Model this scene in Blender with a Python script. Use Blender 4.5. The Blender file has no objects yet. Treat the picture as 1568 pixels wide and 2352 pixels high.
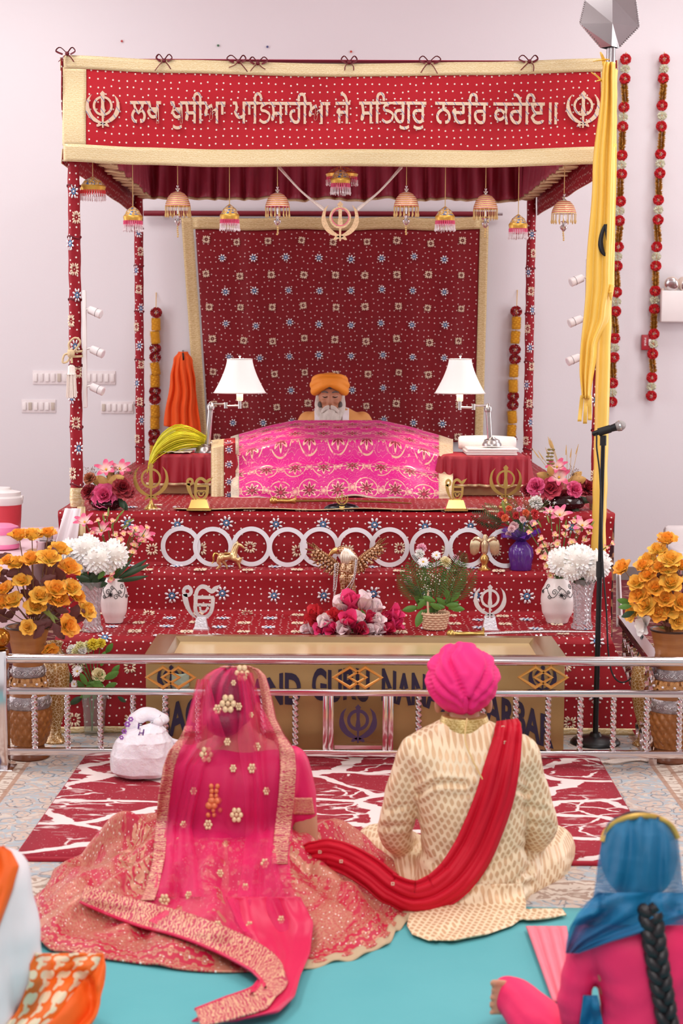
import bpy, bmesh, math, random
from mathutils import Vector, Matrix, noise, Euler
from mathutils import geometry as mgeo
V = Vector
random.seed(7)
scene = bpy.context.scene
COL = scene.collection
PI = math.pi
# ------------------------------------------------------------------ camera
F = 3900.0                       # focal length in pixels of a 1568 x 2352 frame
EYE = V((0, 0, 1.8))
PITCH, ROLL = math.atan(386 / F), math.radians(.28)
cam_d = bpy.data.cameras.new('camera'); cam = bpy.data.objects.new('camera', cam_d); COL.objects.link(cam)
CM = Matrix.Rotation(PI / 2 - PITCH, 3, 'X') @ Matrix.Rotation(ROLL, 3, 'Z')
cam.matrix_world = Matrix.Translation(EYE) @ CM.to_4x4()
cam_d.sensor_fit = 'VERTICAL'; cam_d.sensor_height = 36; cam_d.sensor_width = 24
cam_d.lens = F / 2352 * 36
cam_d.dof.use_dof = True; cam_d.dof.focus_distance = 8.6; cam_d.dof.aperture_fstop = 4.5
cam_d.clip_start = .05; cam_d.clip_end = 100
scene.camera = cam
# ------------------------------------------------------------------ light
scene.view_settings.view_transform = 'Standard'; scene.view_settings.look = 'None'
scene.view_settings.gamma = 1; scene.view_settings.use_curve_mapping = False
scene.view_settings.exposure = 0.12
W = bpy.data.worlds.new('hall_light'); scene.world = W; W.use_nodes = True
W.node_tree.nodes['Background'].inputs[0].default_value = (.97, .98, 1.0, 1)
W.node_tree.nodes['Background'].inputs[1].default_value = .95
def area(name, loc, size, power, col=(1, .98, .97), rot=(0, 0, 0)):
    l = bpy.data.lights.new(name, 'AREA'); l.shape = 'RECTANGLE'; l.size, l.size_y = size
    l.energy = power; l.color = col
    o = bpy.data.objects.new(name, l); COL.objects.link(o); o.location = loc; o.rotation_euler = rot
    return o
for i, (x, y) in enumerate(((-2.6, 4.2), (2.6, 4.2), (-2.6, 7.4), (2.6, 7.4), (-2.7, 11.2), (2.7, 11.2), (0, 1.0))):
    area('ceiling_panel_light', (x, y, 4.93), (1.2, 1.2), 62 if y < 10 else 36)
for sx in (-1, 1):                  # unseen fill lamps added at the side walls to lift the lower back wall
    area('side_fill_light', (sx * 5.45, 9.2, 2.0), (5.0, 2.6), 125, (.97, .98, 1), (0, sx * PI / 2, 0))
area('flash_bounce', (0, .5, 3.6), (2.6, 1.6), 70, (1, .98, .98), (math.radians(62), 0, 0))

# ------------------------------------------------------------------ pixel helpers (photograph frame -> world)
def ray(px, py): return CM @ V(((px - 784) / F, -(py - 1176) / F, -1))
def P(px, py, Y): d = ray(px, py); return EYE + d * (Y / d.y)
def Q(px, py, Z): d = ray(px, py); return EYE + d * ((Z - EYE.z) / d.z)
def PX(n, Y): return n * Y / F * 1.0

# ------------------------------------------------------------------ materials
def lin(c):
    if isinstance(c, str):
        c = c.lstrip('#'); c = [int(c[i:i + 2], 16) / 255 for i in (0, 2, 4)]
    return tuple((x / 12.92 if x <= .04045 else ((x + .055) / 1.055) ** 2.4) for x in c[:3]) + (1,)
class NT:
    def __init__(s, name):
        s.m = bpy.data.materials.new(name); s.m.use_nodes = True; s.t = s.m.node_tree
        s.b = s.t.nodes['Principled BSDF']; s.o = s.t.nodes['Material Output']
    def n(s, kind, **kw):
        nd = s.t.nodes.new('ShaderNode' + kind)
        for k, v in kw.items(): setattr(nd, k, v)
        return nd
    def put(s, sock, v):
        if hasattr(v, 'is_linked'): s.t.links.new(v, sock)
        elif v is not None:
            try: sock.default_value = v
            except Exception: sock.default_value = tuple(v)[:len(sock.default_value)]
    def math(s, op, a, b=None, c=None, clamp=False):
        nd = s.n('Math', operation=op); nd.use_clamp = clamp
        for i, x in enumerate((a, b, c)):
            if x is not None: s.put(nd.inputs[i], x)
        return nd.outputs[0]
    def step(s, x, e0, e1):            # smoothstep e0..e1
        nd = s.n('MapRange', interpolation_type='SMOOTHSTEP'); s.put(nd.inputs[0], x)
        nd.inputs[1].default_value = e0; nd.inputs[2].default_value = e1
        return nd.outputs[0]
    def mix(s, f, a, b):
        nd = s.n('Mix', data_type='RGBA'); s.put(nd.inputs[0], f); s.put(nd.inputs[6], a); s.put(nd.inputs[7], b)
        return nd.outputs[2]
    def coord(s, k='Object'): return s.n('TexCoord').outputs[k]
    def mapping(s, v, scale=(1, 1, 1), rot=(0, 0, 0), loc=(0, 0, 0)):
        nd = s.n('Mapping'); s.put(nd.inputs[0], v); nd.inputs['Scale'].default_value = scale
        nd.inputs['Rotation'].default_value = rot; nd.inputs['Location'].default_value = loc
        return nd.outputs[0]
    def noise(s, v, scale, detail=3, rough=.55, dist=0):
        nd = s.n('TexNoise'); s.put(nd.inputs['Vector'], v); nd.inputs['Scale'].default_value = scale
        nd.inputs['Detail'].default_value = detail; nd.inputs['Roughness'].default_value = rough; nd.inputs['Distortion'].default_value = dist
        return nd.outputs[0]
    def voro(s, v, scale, rnd=1.0, feature='F1', dim='3D', out='Distance', metric='EUCLIDEAN'):
        nd = s.n('TexVoronoi', feature=feature, voronoi_dimensions=dim)
        if feature != 'DISTANCE_TO_EDGE' : nd.distance = metric
        s.put(nd.inputs['Vector'], v); nd.inputs['Scale'].default_value = scale; nd.inputs['Randomness'].default_value = rnd
        return nd.outputs[out]
    def wave(s, v, scale, dist=0, kind='BANDS', dirn='X', prof='SIN', dscale=1):
        nd = s.n('TexWave', wave_type=kind, wave_profile=prof)
        if kind == 'BANDS': nd.bands_direction = dirn
        s.put(nd.inputs['Vector'], v); nd.inputs['Scale'].default_value = scale; nd.inputs['Distortion'].default_value = dist
        nd.inputs['Detail Scale'].default_value = dscale
        return nd.outputs['Fac']
    def sep(s, v):
        nd = s.n('SeparateXYZ'); s.put(nd.inputs[0], v); return nd.outputs
    def comb(s, x, y, z=0):
        nd = s.n('CombineXYZ')
        for i, q in enumerate((x, y, z)): s.put(nd.inputs[i], q)
        return nd.outputs[0]
    def bump(s, h, strength=.3, dist=.01):
        nd = s.n('Bump'); s.put(nd.inputs['Height'], h); nd.inputs['Strength'].default_value = strength; nd.inputs['Distance'].default_value = dist
        s.t.links.new(nd.outputs[0], s.b.inputs['Normal']); return nd.outputs[0]
    def set(s, **kw):
        names = dict(col='Base Color', rough='Roughness', metal='Metallic', spec='Specular IOR Level', sheen='Sheen Weight', trans='Transmission Weight',
                     ior='IOR', alpha='Alpha', coat='Coat Weight', emc='Emission Color', ems='Emission Strength', sss='Subsurface Weight')
        for k, v in kw.items(): s.put(s.b.inputs[names[k]], v)
        return s.m
MATS = {}
def mat(name, col, rough=.55, metal=0, var=.10, vscale=12, bump=0, bscale=60, coord='Object', **kw):
    if name in MATS: return MATS[name]
    t = NT(name); c = lin(col); v = t.coord(coord); nz = t.noise(v, vscale)
    dark = tuple(x * (1 - var) for x in c[:3]) + (1,); lite = tuple(min(1, x * (1 + var)) for x in c[:3]) + (1,)
    t.set(col=t.mix(nz, dark, lite), rough=rough, metal=metal, **kw)
    if bump: t.bump(t.noise(v, bscale, 2), bump, .004)
    MATS[name] = t.m
    return t.m
def dotted_cloth(name, col, dot='#f4e6df', spacing=.037, r=.115, rnd=.45, bands=True):
    t = NT(name); uv = t.coord('UV'); c = lin(col)
    d = t.voro(uv, 1 / spacing, rnd, dim='2D'); m = t.math('SUBTRACT', 1, t.step(d, r * .8, r * 1.15))
    nz = t.noise(uv, 3, 4); weave = t.noise(t.mapping(uv, (900, 300, 1)), 1, 1)
    base = t.mix(nz, tuple(x * .8 for x in c[:3]) + (1,), tuple(min(1, x * 1.18) for x in c[:3]) + (1,))
    t.set(col=t.mix(m, base, lin(dot)), rough=t.math('SUBTRACT', .62, t.math('MULTIPLY', m, .4)), spec=.3)
    t.bump(t.math('ADD', t.math('MULTIPLY', weave, .15), m), .35, .003)
    MATS[name] = t.m; return t.m
def brocade(name, c0, c1, scale=16, metal=.35, rough=.42):
    t = NT(name); uv = t.coord('UV'); w = t.wave(uv, scale, 9, 'RINGS', dscale=2.2); m = t.step(w, .35, .6)
    fine = t.noise(uv, 220, 1)
    t.set(col=t.mix(t.math('MULTIPLY', m, t.math('ADD', .55, t.math('MULTIPLY', fine, .6)), clamp=True), lin(c0), lin(c1)), rough=rough, metal=metal)
    t.bump(t.math('ADD', m, fine), .25, .002); MATS[name] = t.m; return t.m

# ------------------------------------------------------------------ mesh builder
class MB:
    def __init__(s): s.v = []; s.f = []; s.mi = []; s.uv = {}; s.hasuv = False
    def add(s, vs, fs, mi=0, uvs=None):
        b = len(s.v); s.v += [V(p) for p in vs]
        for k, f in enumerate(fs):
            s.f.append([i + b for i in f]); s.mi.append(mi)
        if uvs:
            s.hasuv = True
            for i, q in enumerate(uvs): s.uv[b + i] = q
        return s
    def box(s, c, size, rot=None, mi=0, bev=0):
        x, y, z = [q / 2 for q in size]; c = V(c)
        if bev:
            b = min(bev, x * .9, y * .9, z * .9); vs = []
            for sz in (-1, 1):
                for zz, ins in ((sz * z, b), ):
                    pass
            bm = bmesh.new(); bmesh.ops.create_cube(bm, size=1)
            for v in bm.verts: v.co = V((v.co.x * 2 * x, v.co.y * 2 * y, v.co.z * 2 * z))
            bmesh.ops.bevel(bm, geom=bm.edges[:], offset=b, segments=2, affect='EDGES', profile=.5)
            vs = [v.co.copy() for v in bm.verts]; bm.verts.index_update(); fs = [[v.index for v in f.verts] for f in bm.faces]; bm.free()
        else:
            vs = [V((a * x, b_ * y, d * z)) for d in (-1, 1) for b_ in (-1, 1) for a in (-1, 1)]
            fs = [(0, 2, 3, 1), (4, 5, 7, 6), (0, 1, 5, 4), (2, 6, 7, 3), (0, 4, 6, 2), (1, 3, 7, 5)]
        if rot is not None: vs = [rot @ v for v in vs]
        return s.add([v + c for v in vs], fs, mi)
    def tube(s, pts, r, n=8, cap=True, closed=False, mi=0, flat=1.0, twist=0, star=0):
        pts = [V(p) for p in pts]; m = len(pts)
        rr = r if isinstance(r, (list, tuple)) else [r] * m
        vs = []; up = None
        for i, p in enumerate(pts):
            if closed: d = pts[(i + 1) % m] - pts[i - 1]
            else: d = pts[min(i + 1, m - 1)] - pts[max(i - 1, 0)]
            d = d.normalized() if d.length > 1e-9 else V((0, 0, 1))
            if up is None:
                up = V((0, 0, 1)) if abs(d.z) < .9 else V((0, 1, 0))
            a = d.cross(up); a = a.normalized() if a.length > 1e-6 else d.orthogonal().normalized()
            b = a.cross(d).normalized(); up = b
            for k in range(n):
                t = 2 * PI * k / n + twist * i; q = rr[i] * (1 + (star if k % 2 else -star))
                vs.append(p + a * (math.cos(t) * q) + b * (math.sin(t) * q * flat))
        fs = []
        for i in range(m if closed else m - 1):
            j = (i + 1) % m
            for k in range(n): fs.append((i * n + k, i * n + (k + 1) % n, j * n + (k + 1) % n, j * n + k))
        if cap and not closed: fs += [tuple(range(n))[::-1], tuple((m - 1) * n + k for k in range(n))]
        uvs = []
        L = 0
        for i in range(m):
            if i: L += (pts[i] - pts[i - 1]).length
            for k in range(n): uvs.append((k / n * 2 * PI * rr[i], L))
        return s.add(vs, fs, mi, uvs)
    def lathe(s, prof, c=(0, 0, 0), n=24, mi=0, mod=None, mtx=None):
        vs = []; uvs = []; L = 0
        for i, (r, z) in enumerate(prof):
            if i: L += math.hypot(r - prof[i - 1][0], z - prof[i - 1][1])
            for k in range(n):
                t = 2 * PI * k / n; q = r * (mod(t, z) if mod else 1)
                p = V((q * math.cos(t), q * math.sin(t), z))
                vs.append((mtx @ p if mtx else p) + V(c)); uvs.append((k / n * 2 * PI * max(r, .02), L))
        fs = []
        for i in range(len(prof) - 1):
            for k in range(n): fs.append((i * n + k, i * n + (k + 1) % n, (i + 1) * n + (k + 1) % n, (i + 1) * n + k))
        if prof[0][0] > 1e-4: fs.append(tuple(range(n))[::-1])
        if prof[-1][0] > 1e-4: fs.append(tuple((len(prof) - 1) * n + k for k in range(n)))
        return s.add(vs, fs, mi, uvs)
    def ball(s, c, r, seg=12, rings=8, mi=0, rot=None):
        r = V((r, r, r)) if not hasattr(r, '__len__') else V(r); vs = []; c = V(c)
        for i in range(rings + 1):
            a = PI * i / rings
            for k in range(seg):
                t = 2 * PI * k / seg
                p = V((r.x * math.sin(a) * math.cos(t), r.y * math.sin(a) * math.sin(t), -r.z * math.cos(a)))
                vs.append((rot @ p if rot else p) + c)
        fs = [(i * seg + k, i * seg + (k + 1) % seg, (i + 1) * seg + (k + 1) % seg, (i + 1) * seg + k) for i in range(rings) for k in range(seg)]
        return s.add(vs, fs, mi)
    def grid(s, fn, nu, nv, mi=0, uvf=None, closeu=False):
        vs = []; uvs = []
        for j in range(nv + 1):
            for i in range(nu if closeu else nu + 1):
                u, v = i / nu, j / nv
                vs.append(fn(u, v)); uvs.append(uvf(u, v) if uvf else (u, v))
        w = nu if closeu else nu + 1
        fs = [(j * w + i, j * w + (i + 1) % w, (j + 1) * w + (i + 1) % w, (j + 1) * w + i) for j in range(nv) for i in range(nu)]
        return s.add(vs, fs, mi, uvs)
    def prism(s, out, th, mtx, mi=0):          # flat outline in xy, thickness th along z, mapped by mtx
        n = len(out)
        vs = [mtx @ V((x, y, th / 2)) for x, y in out] + [mtx @ V((x, y, -th / 2)) for x, y in out]
        fs = [tuple(range(n)), tuple(range(2 * n - 1, n - 1, -1))] + [(i, i + n, (i + 1) % n + n, (i + 1) % n) for i in range(n)]
        return s.add(vs, fs, mi)
    def ribbon(s, pts, w, th, mtx, closed=False, mi=0):   # flat bar following a 2D line with varying width
        m = len(pts); w = w if isinstance(w, (list, tuple)) else [w] * m; A = []; B = []
        for i in range(m):
            if closed: d = V(pts[(i + 1) % m]) - V(pts[i - 1])
            else: d = V(pts[min(i + 1, m - 1)]) - V(pts[max(i - 1, 0)])
            d = V((d[0], d[1])).normalized(); nn = V((-d.y, d.x)) * w[i] / 2; p = V((pts[i][0], pts[i][1]))
            A.append(p + nn); B.append(p - nn)
        vs = [mtx @ V((p.x, p.y, z)) for z in (th / 2, -th / 2) for L in (A, B) for p in L]
        fs = []
        for i in range(m if closed else m - 1):
            j = (i + 1) % m
            fs += [(i, m + i, m + j, j), (2 * m + i, 2 * m + j, 3 * m + j, 3 * m + i), (i, j, 2 * m + j, 2 * m + i), (m + i, 3 * m + i, 3 * m + j, m + j)]
        if not closed: fs += [(0, 2 * m, 3 * m, m), (m - 1, 2 * m - 1, 4 * m - 1, 3 * m - 1)]
        return s.add(vs, fs, mi)
    def mesh(s, name, mats, smooth=True, sharp=None, off=V((0, 0, 0))):
        me = bpy.data.meshes.new(name); me.from_pydata([tuple(v - off) for v in s.v], [], s.f)
        mats = mats if isinstance(mats, (list, tuple)) else [mats]
        for m in mats: me.materials.append(m)
        if len(mats) > 1: me.polygons.foreach_set('material_index', s.mi)
        if smooth: me.polygons.foreach_set('use_smooth', [True] * len(me.polygons))
        if s.hasuv:
            ul = me.uv_layers.new(name='UVMap'); vi = [0] * len(me.loops); me.loops.foreach_get('vertex_index', vi)
            flat = []
            for i in vi: flat += s.uv.get(i, (0, 0))
            ul.data.foreach_set('uv', flat)
        me.update()
        if smooth and sharp: me.set_sharp_from_angle(angle=math.radians(sharp))
        return me
    def build(s, name, mats, parent=None, smooth=True, sharp=45, world=False, solid=0, sub=0):
        off = V((0, 0, 0))
        if world and parent is not None:
            q = parent
            while q is not None: off += q.location; q = q.parent
        o = bpy.data.objects.new(name, s.mesh(name, mats, smooth, sharp, off)); COL.objects.link(o)
        if parent is not None: o.parent = parent
        if sub: md = o.modifiers.new('sub', 'SUBSURF'); md.levels = sub; md.render_levels = sub
        if solid: md = o.modifiers.new('thickness', 'SOLIDIFY'); md.thickness = solid; md.offset = 0
        return o
def fix_normals(o):
    bm = bmesh.new(); bm.from_mesh(o.data); bmesh.ops.recalc_face_normals(bm, faces=bm.faces); bm.to_mesh(o.data); bm.free(); return o
def tag(o, label, cat, group=None, kind=None):
    o['label'] = label; o['category'] = cat
    if group: o['group'] = group
    if kind: o['kind'] = kind
    return o
def thing(name, label, cat, loc=(0, 0, 0), rotz=0, group=None, scale=1):
    o = bpy.data.objects.new(name, None); COL.objects.link(o); o.location = loc; o.rotation_euler = (0, 0, rotz)
    o.scale = (scale,) * 3; o.empty_display_size = .05
    return tag(o, label, cat, group)
def struct(o): o['kind'] = 'structure'; return o
def inst(name, me, parent, loc, rot=None, scale=1):
    o = bpy.data.objects.new(name, me); COL.objects.link(o); o.parent = parent; o.location = loc
    if rot is not None:
        if isinstance(rot, Matrix): o.rotation_mode = 'QUATERNION'; o.rotation_quaternion = rot.to_quaternion()
        else: o.rotation_euler = rot
    o.scale = scale if hasattr(scale, '__len__') else (scale,) * 3
    return o
def copy_thing(root, loc, rotz=None, label=None):
    r = root.copy(); COL.objects.link(r); r.location = loc
    if rotz is not None: r.rotation_euler = (0, 0, rotz)
    if label: r['label'] = label
    for ch in list(root.children):
        c = ch.copy(); COL.objects.link(c); c.parent = r
        for g in ch.children:
            d = g.copy(); COL.objects.link(d); d.parent = c
    return r
def basis(n, up=V((0, 0, 1))):            # rotation whose local z is n
    n = V(n).normalized(); x = up.cross(n)
    x = x.normalized() if x.length > 1e-4 else n.orthogonal().normalized()
    return Matrix((x, n.cross(x), n)).transposed()
def front(loc, sc=1, rz=0, tilt=0):       # drawing plane that faces the camera: x right, y up, z towards the viewer
    return Matrix.Translation(V(loc)) @ Matrix.Rotation(rz, 4, 'Z') @ Matrix.Rotation(PI / 2 - tilt, 4, 'X') @ Matrix.Scale(sc, 4)
def arc(cx, cy, r, a0, a1, n=24): return [(cx + r * math.cos(math.radians(a0 + (a1 - a0) * i / n)), cy + r * math.sin(math.radians(a0 + (a1 - a0) * i / n))) for i in range(n + 1)]
def lerp(a, b, t): return a + (b - a) * t
def curve(pts, n):                         # Catmull-Rom through points
    pts = [V(p) for p in pts]; out = []
    for i in range(n + 1):
        t = i / n * (len(pts) - 1); k = min(int(t), len(pts) - 2); f = t - k
        p0, p1, p2, p3 = pts[max(k - 1, 0)], pts[k], pts[k + 1], pts[min(k + 2, len(pts) - 1)]
        out.append(.5 * ((2 * p1) + (p2 - p0) * f + (2 * p0 - 5 * p1 + 4 * p2 - p3) * f * f + (3 * p1 - p0 - 3 * p2 + p3) * f ** 3))
    return out
def tab(xs, t):                            # piecewise-linear table [(t, v)...], v number or tuple
    if t <= xs[0][0]: return xs[0][1]
    for (a, p), (b, q) in zip(xs, xs[1:]):
        if t <= b:
            k = (t - a) / (b - a); k = k * k * (3 - 2 * k)
            return p + (q - p) * k if not isinstance(p, tuple) else tuple(x + (y - x) * k for x, y in zip(p, q))
    return xs[-1][1]
def nz(x, y=0, z=0): return noise.noise(V((x, y, z)))
def glyphs(body, extrude=.02, bevel=0, offset=0):       # text as a mesh: (verts, faces, bbox) in the xy plane
    c = bpy.data.curves.new('t', 'FONT'); c.body = body; c.extrude = extrude; c.bevel_depth = bevel; c.offset = offset; c.resolution_u = 4
    o = bpy.data.objects.new('t', c); COL.objects.link(o); dg = bpy.context.evaluated_depsgraph_get(); dg.update()
    me = o.evaluated_get(dg).to_mesh(); vs = [v.co.copy() for v in me.vertices]; fs = [tuple(p.vertices) for p in me.polygons]
    o.evaluated_get(dg).to_mesh_clear(); bpy.data.objects.remove(o); bpy.data.curves.remove(c)
    xs = [v.x for v in vs] or [0, 1]; ys = [v.y for v in vs] or [0, 1]
    return vs, fs, (min(xs), max(xs), min(ys), max(ys))
def put_text(mb, body, mtx, width=None, height=None, extrude=.02, bevel=0, offset=0, mi=0, warp=None):
    vs, fs, (x0, x1, y0, y1) = glyphs(body, extrude, bevel, offset)
    sx = width / (x1 - x0) if width else height / (y1 - y0); sy = height / (y1 - y0) if height else sx
    out = []
    for v in vs:
        q = V(((v.x - x0) * sx, (v.y - y0) * sy, v.z * sx))
        if warp: q = warp(q)
        out.append(mtx @ q)
    mb.add(out, fs, mi)
def khanda(mb, mtx, th=.05, mi=0, bold=1.0):      # the double-edged sword, ring and two curved swords; 1 unit high
    half = [(0, .5), (.075, .42), (.05, .37), (.04, .12), (.065, -.06), (.03, -.17), (.02, -.5)]
    mb.prism(half + [(-x, y) for x, y in half[::-1] if x > 0], th, mtx, mi)
    mb.ribbon(arc(0, .09, .24, 0, 360, 36)[:-1], .055 * bold, th * .8, mtx, True, mi)
    for s in (-1, 1):
        ln = [(s * x, y) for x, y in ((.30, .40), (.385, .28), (.42, .12), (.40, -.04), (.33, -.18), (.21, -.29), (.07, -.36), (-.06, -.41), (-.15, -.45))]
        ln = [(p.x, p.y) for p in curve([(x, y, 0) for x, y in ln], 32)]
        w = [tab([(0, .005), (.18, .06), (.4, .105), (.6, .09), (.75, .055), (1, .05)], i / 32) * bold for i in range(33)]
        mb.ribbon(ln, w, th * .9, mtx, False, mi)
        mb.ribbon([(-s * .10, -.37), (-s * .165, -.47)], .03, th, mtx, False, mi)

# ================================================================== the hall: floor, walls, ceiling
Z1, Z2, Z3 = .447, .663, .94          # the three levels of the stage
YW = 13.0                             # back wall
t = NT('wall_paint'); v = t.coord()
t.set(col=t.mix(t.noise(v, .7, 4), lin('#e4dfe2'), lin('#e8e3e6')), rough=.75, spec=.3); t.bump(t.noise(v, 55, 3), .12, .004); M_WALL = t.m
mb = MB().box((0, YW + .1, 2.5), (11.4, .2, 5.2)); struct(mb.build('wall_back', M_WALL))
for s, nm in ((-1, 'left'), (1, 'right')):
    struct(MB().box((s * 5.6, 3.5, 2.5), (.2, 19.2, 5.2)).build('wall_' + nm, M_WALL))
struct(MB().box((0, 3.5, 5.05), (11.4, 19.2, .1)).build('ceiling', mat('ceiling_paint', '#efeae6', .8, var=.03)))
struct(MB().box((0, YW - .012, .05), (11, .024, .1)).build('baseboard_back', mat('baseboard_paint', '#8d7f7a', .5)))
# hall carpet: deep red with a woven scroll
t = NT('hall_carpet'); v = t.coord(); a = t.step(t.wave(v, 2.2, 14, 'RINGS', dscale=1.4), .45, .62); b = t.step(t.noise(v, 7, 5, .6, 1.2), .5, .58)
t.set(col=t.mix(t.math('MULTIPLY', a, b), lin('#7a222c'), lin('#b98d7a')), rough=.95); t.bump(t.noise(v, 380, 2), .5, .004)
struct(MB().box((0, 3.5, -.05), (11, 19, .1)).build('floor', t.m))

# pale persian carpet in front of the stage
t = NT('persian_pile'); v0 = t.coord('UV'); x, y, _ = t.sep(v0)
pw = t.n('TexNoise'); t.put(pw.inputs['Vector'], v0); pw.inputs['Scale'].default_value = 9; pw.inputs['Detail'].default_value = 3
ps = t.n('VectorMath', operation='SCALE'); t.put(ps.inputs[0], pw.outputs['Color']); ps.inputs['Scale'].default_value = .11; pa = t.n('VectorMath', operation='ADD'); t.put(pa.inputs[0], v0); t.put(pa.inputs[1], ps.outputs[0]); v = pa.outputs[0]
vines = t.step(t.wave(v, 5.5, 14, 'RINGS', dscale=2.4), .55, .72); leaves = t.step(t.noise(v, 9, 4, .6, 2.0), .50, .56)
fl = t.math('SUBTRACT', 1, t.step(t.voro(v, 11, .9, dim='2D'), .20, .30)); fl2 = t.math('SUBTRACT', 1, t.step(t.voro(v, 11, .9, dim='2D'), .05, .09))
field = t.mix(leaves, lin('#a9b2b8'), lin('#cdbfb3')); field = t.mix(t.math('MULTIPLY', vines, .75), field, lin('#bfa79a'))
field = t.mix(t.math('MULTIPLY', fl, .9), field, lin('#c9b3a4')); field = t.mix(fl2, field, lin('#9aa6ae'))
edge = t.math('MULTIPLY', t.math('SUBTRACT', t.step(t.voro(v, 11, .9, dim='2D'), .27, .31), t.step(t.voro(v, 11, .9, dim='2D'), .32, .36)), .8)
field = t.mix(edge, field, lin('#6d6a70'))
ax = t.math('ABSOLUTE', x); band = t.math('MULTIPLY', t.step(ax, 1.33, 1.335), t.math('SUBTRACT', 1, t.step(ax, 1.62, 1.625)))
bandc = t.mix(t.step(t.wave(v, 5.5, 10, 'RINGS', dscale=3), .6, .75), lin('#d3c4b6'), lin('#a88f80'))
ay = t.math('SUBTRACT', y, 5.45); bandy = t.math('SUBTRACT', 1, t.step(t.math('ABSOLUTE', ay), .10, .105))
field = t.mix(t.math('MAXIMUM', band, bandy), field, bandc)
ln = None
for e in (1.335, 1.40, 1.555, 1.62):
    q = t.math('SUBTRACT', 1, t.step(t.math('ABSOLUTE', t.math('SUBTRACT', ax, e)), .008, .012)); ln = q if ln is None else t.math('MAXIMUM', ln, q)
field = t.mix(t.math('MULTIPLY', ln, .8), field, lin('#a87f68'))
t.set(col=field, rough=.95); t.bump(t.noise(v, 420, 2), .4, .003)
mb = MB(); mb.grid(lambda u, w: V((lerp(-2.6, 2.6, u), lerp(4.9, 7.78, w), .006)), 8, 8, uvf=lambda u, w: (lerp(-2.6, 2.6, u), lerp(4.9, 7.78, w)))
o = mb.build('persian_carpet', t.m, solid=.010); tag(o, 'pale grey-blue and beige persian carpet under the railing and red rug', 'carpet')

# red rug with white marble veins
t = NT('rug_pile'); v = t.coord('UV'); w = t.mapping(v, (1, 1.6, 1), (0, 0, .45))
wob = t.n('VectorMath', operation='ADD'); sc_ = t.n('VectorMath', operation='SCALE'); nt_ = t.n('TexNoise'); t.put(nt_.inputs['Vector'], w); nt_.inputs['Scale'].default_value = 2.2; nt_.inputs['Detail'].default_value = 6
t.put(sc_.inputs[0], nt_.outputs['Color']); sc_.inputs['Scale'].default_value = .42; t.put(wob.inputs[0], w); t.put(wob.inputs[1], sc_.outputs[0])
e1 = t.voro(wob.outputs[0], 2.1, 1, 'DISTANCE_TO_EDGE', '2D'); e2 = t.voro(wob.outputs[0], 4.6, 1, 'DISTANCE_TO_EDGE', '2D')
wid = t.noise(w, 1.7, 2)
m1 = t.math('SUBTRACT', 1, t.step(t.math('SUBTRACT', e1, t.math('MULTIPLY', wid, .06)), .03, .04))
m2 = t.math('MULTIPLY', t.math('SUBTRACT', 1, t.step(e2, .025, .045)), t.step(t.noise(w, 2.4, 3), .5, .55))
streak = t.math('MULTIPLY', t.step(t.noise(t.mapping(v, (7, 26, 1), (0, 0, .5)), 1, 6, .7), .56, .6), t.step(t.noise(v, 2.1, 2), .47, .6))
specks = t.math('MULTIPLY', t.step(t.noise(v, 90, 2), .66, .7), .5)
m = t.math('MAXIMUM', t.math('MAXIMUM', m1, m2), t.math('MAXIMUM', streak, specks))
t.set(col=t.mix(m, t.mix(t.noise(v, 9, 4), lin('#8f1226'), lin('#a51c32')), lin('#efdcd8')), rough=.95); t.bump(t.math('ADD', t.noise(v, 400, 2), t.math('MULTIPLY', m, 1.2)), .5, .004)
rc = [V((-1.125, 5.735, 0)), V((1.10, 5.715, 0)), V((1.115, 7.30, 0)), V((-1.095, 7.30, 0))]
def rug_pt(u, w): return lerp(lerp(rc[0], rc[1], u), lerp(rc[3], rc[2], u), w) + V((0, 0, .020))
mb = MB(); mb.grid(rug_pt, 20, 16, uvf=lambda u, w: (u * 2.22, w * 1.58))
root = thing('area_rug', 'red rug with white marble veins lying before the railing', 'rug', (0, 5.72, 0))
mb.build('rug_pile', t.m, root, world=True, solid=.016)
eb = MB(); eb.tube([c + V((0, 0, .018)) for c in rc], .010, 8, closed=True); eb.build('bound_edge', mat('rug_edge', '#a3142a', .8), root, world=True)

# teal sheet spread in the foreground
t = NT('teal_cotton'); v = t.coord('UV')
t.set(col=t.mix(t.noise(v, 2.5, 4), lin('#4fa3aa'), lin('#62b0b5')), rough=.8); t.bump(t.math('ADD', t.noise(v, 6, 3), t.math('MULTIPLY', t.noise(v, 600, 1), .15)), .35, .01)
def teal(u, w):
    x = lerp(-3.2, 2.6, u); y = lerp(2.2, 5.22 + .02 * math.sin(x * 3), w); return V((x, y, .022 + .006 * nz(x * 2.2, y * 2.2)))
mb = MB(); mb.grid(teal, 90, 50, uvf=lambda u, w: (u * 5.8, w * 3)); o = mb.build('floor_sheet', t.m, solid=.004)
tag(o, 'plain teal cotton sheet spread across the floor in the foreground', 'sheet')

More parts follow.
